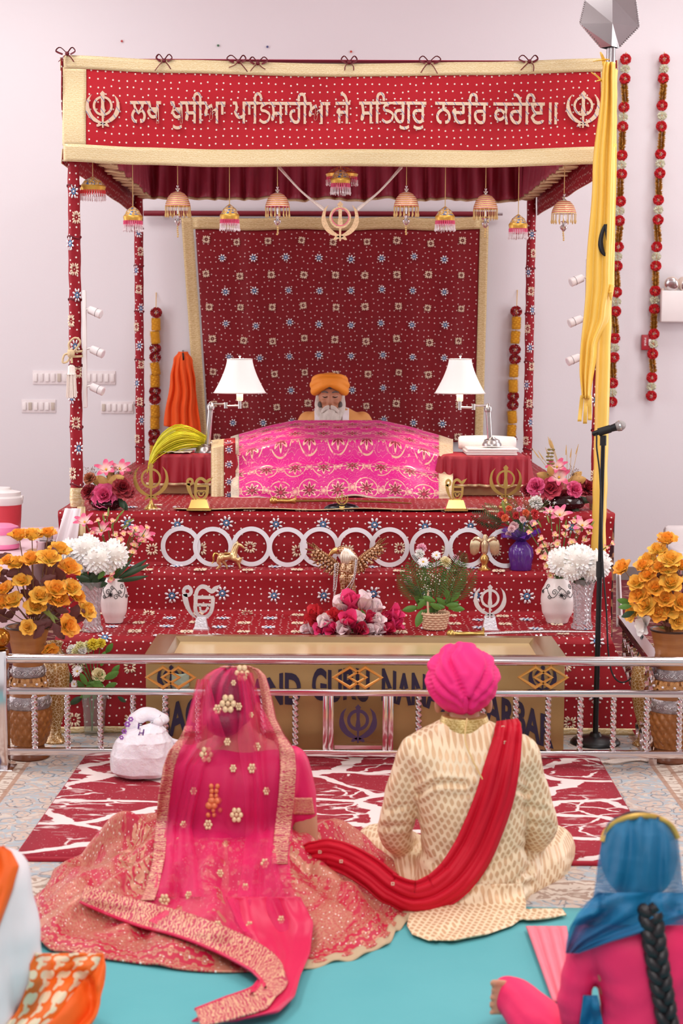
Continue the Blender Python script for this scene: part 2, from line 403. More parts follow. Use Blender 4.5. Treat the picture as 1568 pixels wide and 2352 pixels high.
# ================================================================== the stage: three carpeted tiers under sequinned red cloth
M_STAGE = dotted_cloth('stage_cloth_red', '#970f1d')
M_GOLDTRIM = brocade('gold_trim', '#d6bb88', '#e8d6ae')
M_GOLDEMB = mat('gold_embroidery', '#ecd6bb', .45, .25, var=.12, vscale=60)
M_CRYST = mat('iridescent_stone', '#eee6ea', .18, .35, var=.2, vscale=90)
M_BLUE = mat('blue_bead', '#4d87b8', .3, .2)
def make_motif(kind):
    mb = MB()
    if kind == 'gold':
        for k in range(4):
            for d, L in ((-26, .030), (0, .036), (26, .030)):
                a = math.radians(45 + 90 * k + d); c = V((math.cos(a), math.sin(a), 0))
                mb.ball(c * (L * .75 + .004) + V((0, 0, .003)), (L * .42, .0062, .0045), 8, 4, rot=Matrix.Rotation(a, 3, 'Z'))
        mb.ball((0, 0, .003), .005, 6, 4)
        return mb.mesh('embroidered_flower', M_GOLDEMB)
    for k in range(8):
        a = 2 * PI * (k + .5) / 8; c = V((math.cos(a), math.sin(a), 0))
        mb.ball(c * .030 + V((0, 0, .004)), (.0125, .0075, .005), 8, 4, rot=Matrix.Rotation(a, 3, 'Z'))
    mb.tube([V((.0145 * math.cos(2 * PI * i / 12), .0145 * math.sin(2 * PI * i / 12), .003)) for i in range(12)], .004, 5, closed=True, mi=1)
    mb.ball((0, 0, .004), (.009, .009, .006), 8, 4)
    return mb.mesh('stone_flower', [M_CRYST, M_BLUE])
ME_GOLD, ME_STONE = make_motif('gold'), make_motif('stone')
def scatter(parent, fn, us, vs, du, dv, off=V((0, 0, 0)), skip=None, jit=.012, sc=1):
    """embroidered flowers in staggered rows on a cloth fn(u, v) in metres"""
    u0, u1 = us; v0, v1 = vs; nrow = int((v1 - v0) / (dv / 2)) + 1; rnd = random.Random(3)
    for j in range(nrow):
        v = v0 + j * dv / 2; k = 0
        while True:
            u = u0 + (du / 2 if j % 2 else 0) + k * du; k += 1
            if u > u1: break
            uu, vv = u + rnd.uniform(-jit, jit), v + rnd.uniform(-jit, jit)
            if skip and skip(uu, vv): continue
            p = fn(uu, vv); a = fn(uu + .01, vv) - p; b = fn(uu, vv + .01) - p; n = a.cross(b).normalized()
            R = Matrix((a.normalized(), n.cross(a.normalized()), n)).transposed() @ Matrix.Rotation(rnd.uniform(-.15, .15), 3, 'Z')
            inst('embroidered_flower' if j % 2 == 0 else 'stone_flower', ME_GOLD if j % 2 == 0 else ME_STONE, parent, p - off + n * .001, R, sc * rnd.uniform(.92, 1.08))
PROF = [(7.705, .012), (7.735, .30), (7.748, Z1 - .02), (7.765, Z1), (8.40, Z1), (8.428, Z1 + .02), (8.435, Z2 - .02), (8.45, Z2), (8.605, Z2), (8.628, Z2 + .02), (8.635, Z3 - .02), (8.652, Z3), (12.45, Z3)]
PL = [0]
for a, b in zip(PROF, PROF[1:]): PL.append(PL[-1] + math.hypot(b[0] - a[0], b[1] - a[1]))
XL = [(0, -1.36), (PL[3], -1.32), (PL[4], -1.40), (PL[8], -1.43), (PL[11], -1.45), (PL[-1], -1.5)]
XR = [(0, 1.42), (PL[1], 1.31), (PL[3], 1.25), (PL[4], 1.35), (PL[8], 1.36), (PL[11], 1.40), (PL[-1], 1.40)]
def flatlerp(xs, s):
    for (a, p), (b, q) in zip(xs, xs[1:]):
        if s <= b: return p + (q - p) * max(0, (s - a)) / (b - a)
    return xs[-1][1]
def stage_at(x, s):
    s = min(max(s, 0), PL[-1]); k = 0
    while k < len(PL) - 2 and s > PL[k + 1]: k += 1
    f = (s - PL[k]) / (PL[k + 1] - PL[k]); y = lerp(PROF[k][0], PROF[k + 1][0], f); z = lerp(PROF[k][1], PROF[k + 1][1], f)
    w = .010 * nz(x * 2.3, s * 7, 1) + .006 * nz(x * 6 + s * 5, s * 11, 4)
    if s < PL[2]: y -= .012 * (1 - s / PL[2]) * (1 + math.sin(x * 9 + nz(x * 3) * 3)) ; 
    flat = k in (3, 7, 11)
    return V((x, y - (0 if flat else w * .8 + .004), z + (w * .25 + .003 if flat else 0)))
root = thing('stage', 'three-tier stage draped in red cloth with sequins and embroidered flowers', 'stage', (0, 7.7, 0))
mb = MB(); NS = 150
ss = sorted(set([i / NS * PL[-1] if i / NS * PL[-1] > PL[11] else None for i in range(NS)] + [PL[11] * i / 110 for i in range(111)] + PL) - {None})
for j in range(len(ss)): pass
nu = 120; vs = []; uvs = []
for s in ss:
    for i in range(nu + 1):
        x = lerp(flatlerp(XL, s), flatlerp(XR, s), i / nu); vs.append(stage_at(x, s)); uvs.append((x, s))
mb.add(vs, [(j * (nu + 1) + i, j * (nu + 1) + i + 1, (j + 1) * (nu + 1) + i + 1, (j + 1) * (nu + 1) + i) for j in range(len(ss) - 1) for i in range(nu)], 0, uvs)
cloth = mb.build('stage_cloth', M_STAGE, root, world=True, sharp=None)
scatter(cloth, stage_at, (-1.22, 1.26), (.06, PL[11] + .42), .252, .252, V((0, 7.7, 0)), skip=lambda u, v: u < flatlerp(XL, v) + .06 or u > flatlerp(XR, v) - .06, sc=.86)
mb = MB(); mb.grid(lambda u, v: stage_at(lerp(-1.36, 1.42, u), v * .03) + V((0, -.006, 0)), 80, 3, uvf=lambda u, v: (u * 2.78, v * .03)); mb.build('gold_hem', M_GOLDTRIM, root, world=True, solid=.003)
t = NT('side_carpet'); v = t.coord(); t.set(col=t.mix(t.step(t.wave(v, 4, 12, 'RINGS', dscale=2), .62, .72), lin('#3a1218'), lin('#9a6d4f')), rough=.95); M_SIDE = t.m
for nm, (x0, x1, y0, y1, z) in (('lower_tier', (-1.29, 1.22, 7.79, 12.5, Z1 - .012)), ('middle_tier', (-1.38, 1.335, 8.46, 12.5, Z2 - .012)), ('upper_tier', (-1.435, 1.405, 8.67, 12.5, Z3 - .012))):
    MB().box(((x0 + x1) / 2, (y0 + y1) / 2, z / 2), (x1 - x0, y1 - y0, z), bev=.02).build(nm, M_SIDE, root, world=True)

# runner with a gold hem on the stage top
def runner(u, v):
    x = lerp(-.86, .74, u); y = lerp(8.668, 9.35, v); return V((x, y, Z3 + .012 + .004 * nz(x * 5, y * 5, 3) + (.008 * (.5 + .5 * math.sin(x * 11)) if v < .05 else 0)))
root = thing('runner_cloth', 'red sequinned runner with thin gold hem along the stage front edge', 'cloth', (0, 8.67, Z3))
mb = MB(); mb.grid(runner, 60, 20, uvf=lambda u, v: (u * 1.6, v * .68)); mb.build('runner_fabric', M_STAGE, root, world=True)
mb = MB(); mb.grid(lambda u, v: runner(u, v * .03) + V((0, -.004, .002)), 60, 2, uvf=lambda u, v: (u * 1.6, v * .05)); mb.build('gold_hem', M_GOLDTRIM, root, world=True, solid=.004)

# ================================================================== backdrop cloth on its rod, on the back wall
YB = 12.90
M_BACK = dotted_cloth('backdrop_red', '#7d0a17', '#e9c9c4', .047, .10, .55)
c00, c10, c01, c11 = P(416, 500, YB), P(1122, 500, YB), P(452, 1015, YB), P(1108, 1015, YB)
BW, BH = (c10 - c00).length, c00.z - c01.z
def back_at(x, h):                    # metres from the top-left corner
    u, v = x / BW, h / BH; p = lerp(lerp(c00, c10, u), lerp(c01, c11, u), v)
    return p + V((0, .014 * math.sin(x * 21 + nz(x * 4, h) * 1.5) * (.4 + .6 * v) + .012 * nz(x * 2, h * 2), .006 * math.sin(x * 9)))
root = thing('backdrop', 'dark red backdrop with gold border hung behind the reader', 'backdrop', (c00 + c11) / 2)
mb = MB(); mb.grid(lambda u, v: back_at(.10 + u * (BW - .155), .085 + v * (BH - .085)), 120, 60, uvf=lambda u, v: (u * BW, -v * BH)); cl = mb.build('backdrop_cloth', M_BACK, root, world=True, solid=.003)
scatter(cl, lambda u, v: back_at(u, BH - v), (.17, BW - .10), (.03, BH - .13), .242, .246, root.location + V((0, .006, 0)), sc=.74)
M_GOLDB = brocade('dull_gold_border', '#c9ac78', '#dcc596', 20, .2, .5)
for nm, x0, x1, h0, h1 in (('border', 0, .085, 0, BH), ('border', BW - .065, BW, 0, BH), ('border', .075, BW - .06, 0, .09)):
    mb = MB(); mb.grid(lambda u, v: back_at(lerp(x0, x1, u), lerp(h0, h1, v)) + V((0, -.008, 0)), 40 if x1 - x0 > .5 else 4, 40 if h1 > .5 else 4, uvf=lambda u, v: (lerp(x0, x1, u), lerp(h0, h1, v))); mb.build(nm, M_GOLDB, root, world=True, solid=.004)
root = thing('curtain_rod', 'thin maroon curtain rod on the wall above the backdrop', 'rod', P(740, 490, 12.95))
a, b = P(330, 490, 12.945), P(1140, 492, 12.945)
MB().tube([a, b], .021, 10).build('rod', mat('rod_maroon', '#7d1226', .5), root, world=True)
MB().tube([b, b + V((.045, 0, 0))], [.012, .012], 10).build('rod_end', mat('chrome', '#d8d8dc', .12, 1.0, var=.02), root, world=True)
for q in (a + V((.15, 0, 0)), b - V((.2, 0, 0))): MB().box(q + V((0, .03, 0)), (.03, .06, .03)).build('bracket', MATS['chrome'], root, world=True)

# ================================================================== canopy: posts, roof, banner, valances
YF, YK = 8.86, 12.10
M_POST = dotted_cloth('post_wrap', '#960f20', spacing=.04, r=.12); M_BANNER = dotted_cloth('banner_red', '#bd1526', '#f6ece0', .0385, .115, .3)
M_MAROON = mat('maroon_satin', '#a8384f', .5, 0, .2, 8); M_TIE = mat('tie_ribbon', '#6d1122', .6)
root = CAN = thing('canopy', 'red cloth canopy with lettered banner and four wrapped posts over the stage', 'canopy', (0, 10.5, Z3))
for x, y, z0, bottom in ((-1.385, YF, Z3, 1), (1.335, YF, Z3, 1), (-1.438, YK, Z3, 0), (1.325, YK, Z3, 0)):
    def pr(t, z, x=x, y=y): return 1 + .10 * nz(x * 3 + math.cos(t), y + math.sin(t), z * 5) + .04 * math.sin(z * 40 + t)
    prof = [(.0315, lerp(z0, 3.22, i / 90)) for i in range(91)]
    mb = MB(); mb.lathe(prof, (x, y, 0), 20, mod=pr); po = mb.build('post', M_POST, root, world=True)
    for k, z in enumerate([1.06, 1.36, 1.68, 2.02, 2.34, 2.6]):
        MB().tube([V((x + .034 * math.cos(a), y + .034 * math.sin(a), z + .008 * math.sin(a * 2))) for a in [2 * PI * i / 16 for i in range(16)]], .004, 5, closed=True).build('tie_band', M_TIE, po, world=True)
    for k in range(12):
        z = 1.12 + k * .132; a = -PI / 2 + [-.55, .5, .1][k % 3]; n = V((math.cos(a), math.sin(a), 0))
        R = basis(n); inst('stone_flower' if k % 2 else 'embroidered_flower', ME_STONE if k % 2 else ME_GOLD, po, V((x, y, z)) + n * .031 - V((0, 10.5, Z3)), R, (.62, .9, .6))
    if bottom: MB().lathe([(.036, Z3 + .004), (.04, Z3 + .05), (.036, Z3 + .105)], (x, y, 0), 16).build('foot_band', M_GOLDTRIM, po, world=True)
for a, b in (((-1.44, 8.86), (1.39, 8.86)), ((-1.47, 12.1), (1.36, 12.1)), ((-1.385, 8.86), (-1.438, 12.1)), ((1.335, 8.86), (1.325, 12.1))):
    MB().tube([V((*a, 3.21)), V((*b, 3.21))], .02, 8).build('top_rail', mat('canopy_rail', '#9a9590', .35, .8), root, world=True)
MB().grid(lambda u, v: V((lerp(-1.43, 1.37, u), lerp(8.84, 12.13, v), 3.24 - .05 * math.sin(u * PI) * math.sin(v * PI))), 20, 20).build('roof_cloth', M_MAROON, root, world=True, solid=.004)
# front banner, edges follow the photograph
YN = 8.80
TOP = [(140, 127), (400, 138), (784, 147), (1100, 143), (1400, 134)]; BOT = [(140, 371), (330, 379), (500, 384), (784, 382), (1100, 385), (1400, 377)]
def bn(px, v, o=0):
    p = P(px, lerp(tab(TOP, px), tab(BOT, px), v), YN)
    d = .010 * nz(px * .006, v * 2, 2) + .010 * math.sin((px * .011 + v * 2.2)) * math.sin(v * PI) + .012 * math.exp(-((px - 1290 + 200 * v) / 60) ** 2) * math.sin(v * PI)
    return p + V((0, d - o, 0))
def strip(name, x0, x1, v0, v1, m, parent, nu, nv, o=0, th=.003):
    mb = MB(); mb.grid(lambda u, v: bn(lerp(x0, x1, u), lerp(v0, v1, v), o), nu, nv, uvf=lambda u, v: (lerp(x0, x1, u) * .00226, -lerp(v0, v1, v) * .53)); return mb.build(name, m, parent, world=True, solid=th)
ban = strip('banner', 170, 1398, .06, .95, M_BANNER, root, 140, 24)
M_BGOLD = brocade('banner_gold', '#e4cb98', '#efdcb2', 30, .2, .4)
strip('border', 146, 1400, 0, .125, M_BGOLD, ban, 120, 4, .006); strip('border', 146, 1400, .835, 1, M_BGOLD, ban, 120, 5, .006)
strip('border', 144, 198, .11, .85, M_BGOLD, ban, 6, 20, .0055); strip('border', 1379, 1400, .11, .85, M_BGOLD, ban, 3, 20, .0055)
t = NT('candy_stripe_cord'); v = t.coord(); w = t.wave(t.mapping(v, rot=(0, .6, 0)), 9, 0, prof='SAW'); s_ = t.step(w, .90, .93)
t.set(col=t.mix(s_, t.mix(t.noise(v, 90), lin('#e8c3a0'), lin('#f3dcc6')), lin('#6c7fb4')), rough=.4, metal=.15); t.bump(t.wave(t.mapping(v, rot=(0, .7, 0)), 60), .5, .003); M_CORD = t.m
WORDS = [('ਲਖ', 300, 371), ('ਖੁਸੀਆ', 392, 518), ('ਪਾਿਤਸਾਹੀਆ', 535, 758), ('ਜੇ', 770, 804), ('ਸਿਤਗੁਰੁ', 824, 978), ('ਨਦਿਰ', 998, 1120), ('ਕਰੇਇ॥', 1132, 1278)]
bar = glyphs('|')[2][1]; LH = glyphs('ਸ')[2][3]
for body, x0, x1 in WORDS:
    vs, fs = [], []
    for i, ch in enumerate(body):           # glyph by glyph so that overlapping signs do not cancel out
        adv = glyphs(body[:i] + '|')[2][1] - bar if i else 0
        g, f, bb = glyphs(ch, .02, .010, .002)
        if ch == 'ਤ':                         # this letter is drawn stroke by stroke
            w_, h_ = bb[1] - bb[0], LH; k_ = MB(); m_ = Matrix.Diagonal((w_, h_, 1, 1)); m_.translation = V((bb[0], 0, 0))
            k_.ribbon([(-.02, .945), (1.02, .945)], .11, .05, m_); k_.ribbon([(p.x, p.y) for p in curve([(.72, .95, 0), (.30, .80, 0), (.30, .62, 0), (.60, .57, 0), (.90, .42, 0), (.80, .15, 0), (.45, .04, 0), (.14, .17, 0)], 24)], .135, .05, m_)
            g, f = k_.v, k_.f
        n = len(vs); vs += [p + V((adv, 0, .002 * i)) for p in g]; fs += [tuple(k + n for k in q) for q in f]
    xs = [p.x for p in vs]; gx0, gx1 = min(xs), max(xs); base = P(x0, 283 + (x0 - 300) * .002, YN); sx = (P(x1, 283, YN).x - base.x) / (gx1 - gx0); sy = (47 * YN / F) / LH
    mb = MB(); out = []
    for p in vs:
        q = base + V(((p.x - gx0) * sx, -p.z * sy * .6, p.y * sy)); q.y += bn(784 + q.x * F / YN, .48).y - YN - .012; out.append(q)
    mb.add(out, fs); mb.build('letters', M_CORD, ban, world=True, sharp=30)
for cx in (237, 1338):
    mb = MB(); c = P(cx, 252, YN); khanda(mb, front(c + V((0, bn(cx, .5).y - YN - .012, 0)), .185), .06, bold=1.15); fix_normals(mb.build('khanda_emblem', M_CORD, ban, world=True, sharp=30))
def side_banner(x0, x1):
    mb = MB(); mb.grid(lambda u, v: V((lerp(x0, x1, u) + .012 * nz(u * 6, v * 2), lerp(8.80, 12.14, u), lerp(3.24, 2.71, v))), 50, 8, uvf=lambda u, v: (u * 3.3, v * .5)); o = mb.build('side_banner', M_POST, root, world=True, solid=.004)
    for v0, v1 in ((0, .12), (.86, 1)):
        mb = MB(); s = -1 if x0 < 0 else 1; mb.grid(lambda u, v: V((lerp(x0, x1, u) + .012 * nz(u * 6, lerp(v0, v1, v) * 2) + s * .006, lerp(8.80, 12.14, u), lerp(3.24, 2.71, lerp(v0, v1, v)))), 50, 2, uvf=lambda u, v: (u * 3.3, v * .07)); mb.build('border', M_BGOLD, o, world=True, solid=.003)
side_banner(-1.432, -1.475); side_banner(1.383, 1.372)
def valance(p0, p1, n, z0=3.17, z1=2.80):
    d = (V(p1) - V(p0)); L = d.length; d.normalize(); nn = V((d.y, -d.x, 0))
    def f(u, v):
        a = u * L * 60 + 1.4 * nz(u * L * 6, 3); amp = .010 + .030 * v
        return V(p0) + d * (u * L + .012 * v * math.sin(a * .5)) + nn * (amp * math.sin(a) + .02 * nz(u * L * 3, v)) + V((0, 0, lerp(z0, z1 + .02 * nz(u * L * 5, 7), v)))
    mb = MB(); mb.grid(f, n, 8); o = mb.build('ruffled_valance', M_MAROON, root, world=True, solid=.002)
    mb = MB(); mb.grid(lambda u, v: f(u, .965 + v * .05), n, 1); mb.build('gold_hem', M_GOLDTRIM, o, world=True, solid=.004)
valance((-1.40, 11.98, 0), (1.30, 11.98, 0), 420); valance((-1.33, 9.0, 0), (-1.37, 11.95, 0), 300); valance((1.28, 9.0, 0), (1.27, 11.95, 0), 300)
def bow(px, py, k):
    c = P(px, py, YN) + V((0, -.012, 0)); mb = MB(); r = random.Random(k)
    for s in (-1, 1):
        L = r.uniform(.035, .06); mb.tube(curve([c, c + V((s * L * .6, -.006, .03)), c + V((s * L, -.004, .012)), c + V((s * L * .4, -.002, -.004))], 10), .007, 6, flat=.3)
        mb.tube(curve([c, c + V((s * .02, -.01, -.02)), c + V((s * r.uniform(.02, .05), -.012, -r.uniform(.03, .06)))], 6), .006, 6, flat=.3)
    mb.ball(c, .011, 8, 6); mb.build('ribbon_bow', M_TIE, root, world=True)
for k, (px, py) in enumerate(((155, 124), (377, 140), (548, 142), (592, 146), (802, 144), (985, 144), (1215, 142))): bow(px, py, k)

# ================================================================== ornaments hanging under the banner
M_ORN = NT('ornament_bands'); t = M_ORN; v = t.coord(); _, _, z = t.sep(v); st = t.math('FRACT', t.math('MULTIPLY', z, 95)); pk = t.math('SUBTRACT', 1, t.step(st, .30, .36)); wh = t.math('SUBTRACT', 1, t.step(t.math('ABSOLUTE', t.math('SUBTRACT', st, .48)), .10, .13))
t.set(col=t.mix(wh, t.mix(pk, lin('#e6bb62'), lin('#c93f63')), lin('#f8ecdc')), rough=.4, metal=.15); t.bump(t.voro(v, 140, 1), .5, .003); M_ORN = t.m
t = NT('ornament_mosaic'); v = t.coord(); st = t.voro(v, 150, .6, out='Color'); q = t.n('SeparateColor'); t.put(q.inputs[0], st)
t.set(col=t.mix(t.step(q.outputs[0], .55, .6), lin('#e2b15c'), t.mix(t.step(q.outputs[1], .5, .55), lin('#f0dcc0'), lin('#5b7bb0'))), rough=.4, metal=.2); t.bump(t.voro(v, 90, .6), .5, .003); M_MOS = t.m
M_PINKB = mat('pink_beads', '#e0527a', .35, .1, .25, 120); M_GLASSB = mat('glass_beads', '#f1dfe2', .15, .1, .2, 140); M_STR = mat('gold_string', '#dcb877', .5); M_PEARL = mat('pearl', '#f3e6dc', .3, .05, .1, 90); M_SILV = mat('silver_plate', '#dcd9da', .22, .9, .1, 40); M_REDB = mat('red_beads', '#d93a3c', .35, .1, .25, 120)
def chattri(kind, px, y_top, y_dome, y_bot, wpx, label, Y=8.93, name='hanging_umbrella_ornament'):
    c = P(px, y_dome, Y); s = Y / F; R = wpx / 2 * s; top = P(px, y_top, Y).z - c.z; H = (y_bot - y_dome) * s
    r = thing(name, label, 'ornament', c, group='umbrella ornaments under the banner')
    MB().tube([V((0, 0, 0)), V((0, 0, top + .02))], .0022, 5).build('cord', M_STR, r)
    rnd = random.Random(px)
    if kind == 'A':
        dh = H * .55
        MB().lathe([(.004, .006), (R * .35, -dh * .06), (R * .65, -dh * .25), (R * .85, -dh * .55), (R * .93, -dh * .62)], n=20).build('dome', M_MOS, r)
        MB().lathe([(R * .93, -dh * .62), (R * 1.0, -dh * .72), (R * .97, -dh * .85), (R * .93, -dh)], n=20).build('gold_rim', mat('ornament_gold', '#e0ae4c', .35, .5, .2, 90), r)
        mb = MB(); n = 30
        for k in range(n):
            a = 2 * PI * k / n; p = V((R * .92 * math.cos(a), R * .92 * math.sin(a), -dh)); mb.tube([p, p + V((0, 0, -H * .22))], .0034, 5)
        mb.build('bead_band', M_PINKB if px != 213 else M_REDB, r)
        mb = MB(); n = 36
        for k in range(n):
            a = 2 * PI * k / n; p = V((R * .97 * math.cos(a), R * .97 * math.sin(a), -dh - H * .16)); e = p + V((rnd.uniform(-.003, .003), 0, -H * .29 * rnd.uniform(.9, 1.1))); mb.tube([p, lerp(p, e, .6), lerp(p, e, .8), e], [.002, .002, .0042, .001], 5)
        mb.build('glass_fringe', M_GLASSB, r)
    else:
        dh = H * .33
        MB().lathe([(.003, .034), (.007, .03), (.004, .022), (.012, .016), (.007, .006), (.014, 0)], n=12).build('finial', M_SILV, r)
        MB().lathe([(.012, 0), (R * .5, -dh * .1), (R * .78, -dh * .38), (R * .96, -dh * .8), (R, -dh)], n=24).build('dome', M_ORN, r)
        mb = MB(); n = 18
        for k in range(n):
            a = 2 * PI * k / n; p = V((R * .98 * math.cos(a), R * .98 * math.sin(a), -dh)); e = p + V((rnd.uniform(-.003, .003), 0, -H * .24)); mb.tube([p, lerp(p, e, .6), lerp(p, e, .8), e], [.0018, .0018, .0045, .002], 5)
        mb.build('bead_fringe', M_STR, r)
        MB().lathe([(.004, -dh), (.004, -dh * 1.5), (.02, -dh * 1.62), (.006, -dh * 1.8), (.02, -dh * 1.95), (.017, -dh * 2.1), (.004, -dh * 2.3)], n=12).build('pendant', M_SILV, r)
        mb = MB(); zz = -dh * 2.3
        while zz > -H: mb.ball((rnd.uniform(-.002, .002), 0, zz), .0055, 6, 4); zz -= .011
        mb.build('bead_tail', M_STR, r)
ORD = ['first', 'second', 'third', 'fourth', 'fifth', 'sixth', 'seventh', 'eighth', 'ninth', 'tenth', 'eleventh']
for k, (kd, px, yt, yd, yb, w) in enumerate((('A', 213, 374, 408, 460, 60), ('A', 305, 378, 476, 531, 45), ('B', 408, 381, 440, 541, 58), ('A', 527, 384, 472, 529, 45), ('B', 637, 384, 443, 540, 56), ('A', 782, 382, 390, 446, 46), ('B', 933, 384, 441, 540, 57), ('A', 1022, 385, 477, 530, 46), ('B', 1115, 384, 447, 546, 56), ('A', 1190, 383, 495, 548, 44), ('B', 1295, 380, 460, 552, 57))):
    kind = {'A': 'bell ornament with pink bead fringe', 'B': 'striped umbrella ornament with silver pendant'}[kd]
    chattri(kd, px, yt, yd, yb, w, (ORD[k] + ' hanging ornament from the left under the banner, ' + kind) if k else 'leftmost hanging ornament, wide bell with red band and glass fringe')
chattri('A', 785, 330, 383, 425, 74, 'large dull gold umbrella ornament deeper under the canopy above the reader', Y=10.2)
kp = P(781, 508, 8.93); root = thing('khanda_pendant', 'jewelled khanda pendant on two pearl strands at the banner centre', 'ornament', kp)
mb = MB(); khanda(mb, front(kp, .205), .07, bold=1.3); fix_normals(mb.build('khanda_emblem', mat('pendant_jewel', '#e8b98f', .35, .25, .4, 110, bump=.5, bscale=160), root, world=True))
mb = MB(); mb.ribbon(arc(0, .1, .215, 0, 360, 36)[:-1], .02, .085, front(kp, .205), True); mb.build('stone_ring', M_PINKB, root, world=True)
for px0, px1 in ((640, 742), (922, 822)):
    mb = MB(); a, b = P(px0, 383, 8.93), P(px1, 480, 8.93)
    for j in range(3):
        o3 = V((0, -.006 + .006 * j, .006 * (j - 1))); pts = curve([a + o3, lerp(a, b, .5) + o3 + V((0, 0, -.012 - .004 * j)), b + o3], 44)
        for p in pts: mb.ball(p, .0052, 6, 4)
    mb.build('pearl_strand', M_PEARL, root, world=True)

# ================================================================== donation box
M_TAN = mat('tan_gold_paint', '#a98a58', .38, .45, .08, 3, bump=.1, bscale=300); M_TANL = mat('pale_gold_paint', '#e6cc98', .25, .35, .06, 3); M_NAVY = mat('navy_letters', '#241c3a', .5, 0, .1)
BX0, BX1, BY0, BY1, BH_ = -.835, .960, 7.17, 7.68, .474
root = thing('donation_box', 'long tan-gold donation box lettered in navy behind the railing', 'box', (.06, 7.4, 0))
MB().box(((BX0 + BX1) / 2, (BY0 + BY1) / 2, .238), (BX1 - BX0, BY1 - BY0, .416), bev=.006).build('body', M_TAN, root, world=True)
mb = MB(); o_ = [(BX0 - .004, BY0 - .006), (BX1 + .004, BY0 - .006), (BX1 + .004, BY1), (BX0 - .004, BY1)]; i_ = [(BX0 + .085, BY0 + .035), (BX1 - .085, BY0 + .035), (BX1 - .085, BY1 - .05), (BX0 + .085, BY1 - .05)]
vs = [V((*p, .446)) for p in o_] + [V((*p, BH_)) for p in o_] + [V((*p, BH_)) for p in i_] + [V((lerp(p[0], .06, .03), lerp(p[1], 7.4, .1), .45)) for p in i_]
mb.add(vs, [(k + 4 * r, (k + 1) % 4 + 4 * r, (k + 1) % 4 + 4 * r + 4, k + 4 * r + 4) for r in range(3) for k in range(4)]); mb.build('rim', mat('rim_metal', '#b59c74', .22, .7, .08), root, False, world=True)
MB().box(((BX0 + BX1) / 2, (BY0 + BY1) / 2, .449), (BX1 - BX0 - .15, BY1 - BY0 - .07, .006)).build('tray_floor', M_TANL, root, world=True)
def archy(px): return 1530 + 5.25e-4 * (px - 800) ** 2
for body, x0, x1 in (('SACHKHAND', 366, 691), ('GURU', 716, 848), ('NANAK', 876, 1046), ('DARBAR', 1082, 1272)):
    mb = MB(); c = P(x0, 1640, BY0); wd = P(x1, 1640, BY0).x - c.x; cy = (x0 + x1) / 2
    def warp(q):
        px = x0 + q.x / wd * (x1 - x0); q.y += (1640 - (archy(px) + 78)) * BY0 / F + .006 * math.sin(px * .08); return q
    put_text(mb, body, front(c + V((0, -.004, 0))), wd, .142, .006, 0, .035, warp=warp); mb.build('lettering', M_NAVY, root, False, world=True)
for px in (393, 1246): mb = MB(); khanda(mb, front(P(px, 1560, BY0 - .004), .125), .03, bold=1.5); fix_normals(mb.build('khanda_emblem', M_NAVY, root, False, world=True))
# banknote tucked behind the diamond
o = MB(); o.grid(lambda u, v: P(394 + 40 * u, 1542 + 34 * v + 6 * math.sin(u * 3), 7.155) + V((0, -.008 * math.sin(u * PI * 1.3), 0)), 10, 6); o = o.build('banknote', mat('banknote_paper', '#a3b09a', .8, 0, .35, 70), solid=.001)
tag(o, 'folded green banknote stuck on the donation box behind the left diamond', 'banknote')

# ================================================================== steel railing
YR = 7.03; M_STEEL = mat('polished_steel', '#d9cfd0', .14, 1.0, .05, 6); M_COPPER = mat('copper_gold', '#dca050', .25, .6, .1)
root = thing('railing', 'polished steel railing with twisted bars and gold diamonds before the box', 'railing', (0, YR, 0))
def zr(py, px=784): return P(px, py, YR).z
xa, xb = P(12, 1516, YR).x, P(1650, 1516, YR).x
MB().tube([V((xa, YR, zr(1516))), V((xb, YR, zr(1516)))], .0205, 16).build('top_rail', M_STEEL, root, world=True)
MB().box(((xa + xb) / 2, YR, zr(1590)), (xb - xa, .035, .027), bev=.003).build('middle_rail', M_STEEL, root, world=True)
MB().box(((xa + xb) / 2, YR, zr(1729)), (xb - xa, .035, .029), bev=.003).build('bottom_rail', M_STEEL, root, world=True)
z0, z1 = zr(1729), zr(1590)
for px in (80, 155, 231, 306, 380, 455, 530, 604, 678, 961, 1036, 1110, 1184, 1258, 1332, 1408, 1484, 1560):
    x = P(px, 1660, YR).x; n = 40; MB().tube([V((x, YR, lerp(z0, z1, i / n))) for i in range(n + 1)], .0115, 8, twist=.42, star=.16).build('twisted_bar', M_STEEL, root, world=True, sharp=60)
for px in (747, 760, 884, 897):
    x = P(px, 1660, YR).x; MB().box((x, YR, (z0 + z1) / 2), (.0215, .028, z1 - z0), bev=.002).build('square_bar', M_STEEL, root, world=True)
xl, xr = P(768, 1660, YR).x, P(877, 1660, YR).x
MB().box(((xl + xr) / 2, YR, zr(1715)), (xr - xl, .02, .016)).build('panel_sill', M_STEEL, root, world=True)
t = NT('clear_panel'); t.set(col=(.93, .9, .88, 1), rough=.03, trans=1.0, ior=1.12); M_PANEL = t.m
pn = MB().box(((xl + xr) / 2, YR, (zr(1601) + zr(1708)) / 2), (xr - xl, .006, zr(1601) - zr(1708))).build('glass_panel', M_PANEL, root, False, world=True)
mb = MB(); khanda(mb, front(P(822, 1662, YR - .006), .165), .02, bold=1.5); fix_normals(mb.build('khanda_emblem', mat('plum_print', '#3a2748', .4), pn, False, world=True))
for px in (392, 821, 1247):
    mb = MB(); c = P(px, 1556, YR - .012); s = YR / F
    for d in (-18, 18):
        dm = [(d * s + x * s, y * s) for x, y in ((-38, 0), (0, 24), (38, 0), (0, -24))]; mb.tube([c + V((x, 0, y)) for x, y in dm], .0088, 6, closed=True)
    mb.build('diamond_ornament', M_COPPER, root, world=True, sharp=30)
xp = P(3, 1650, YR).x
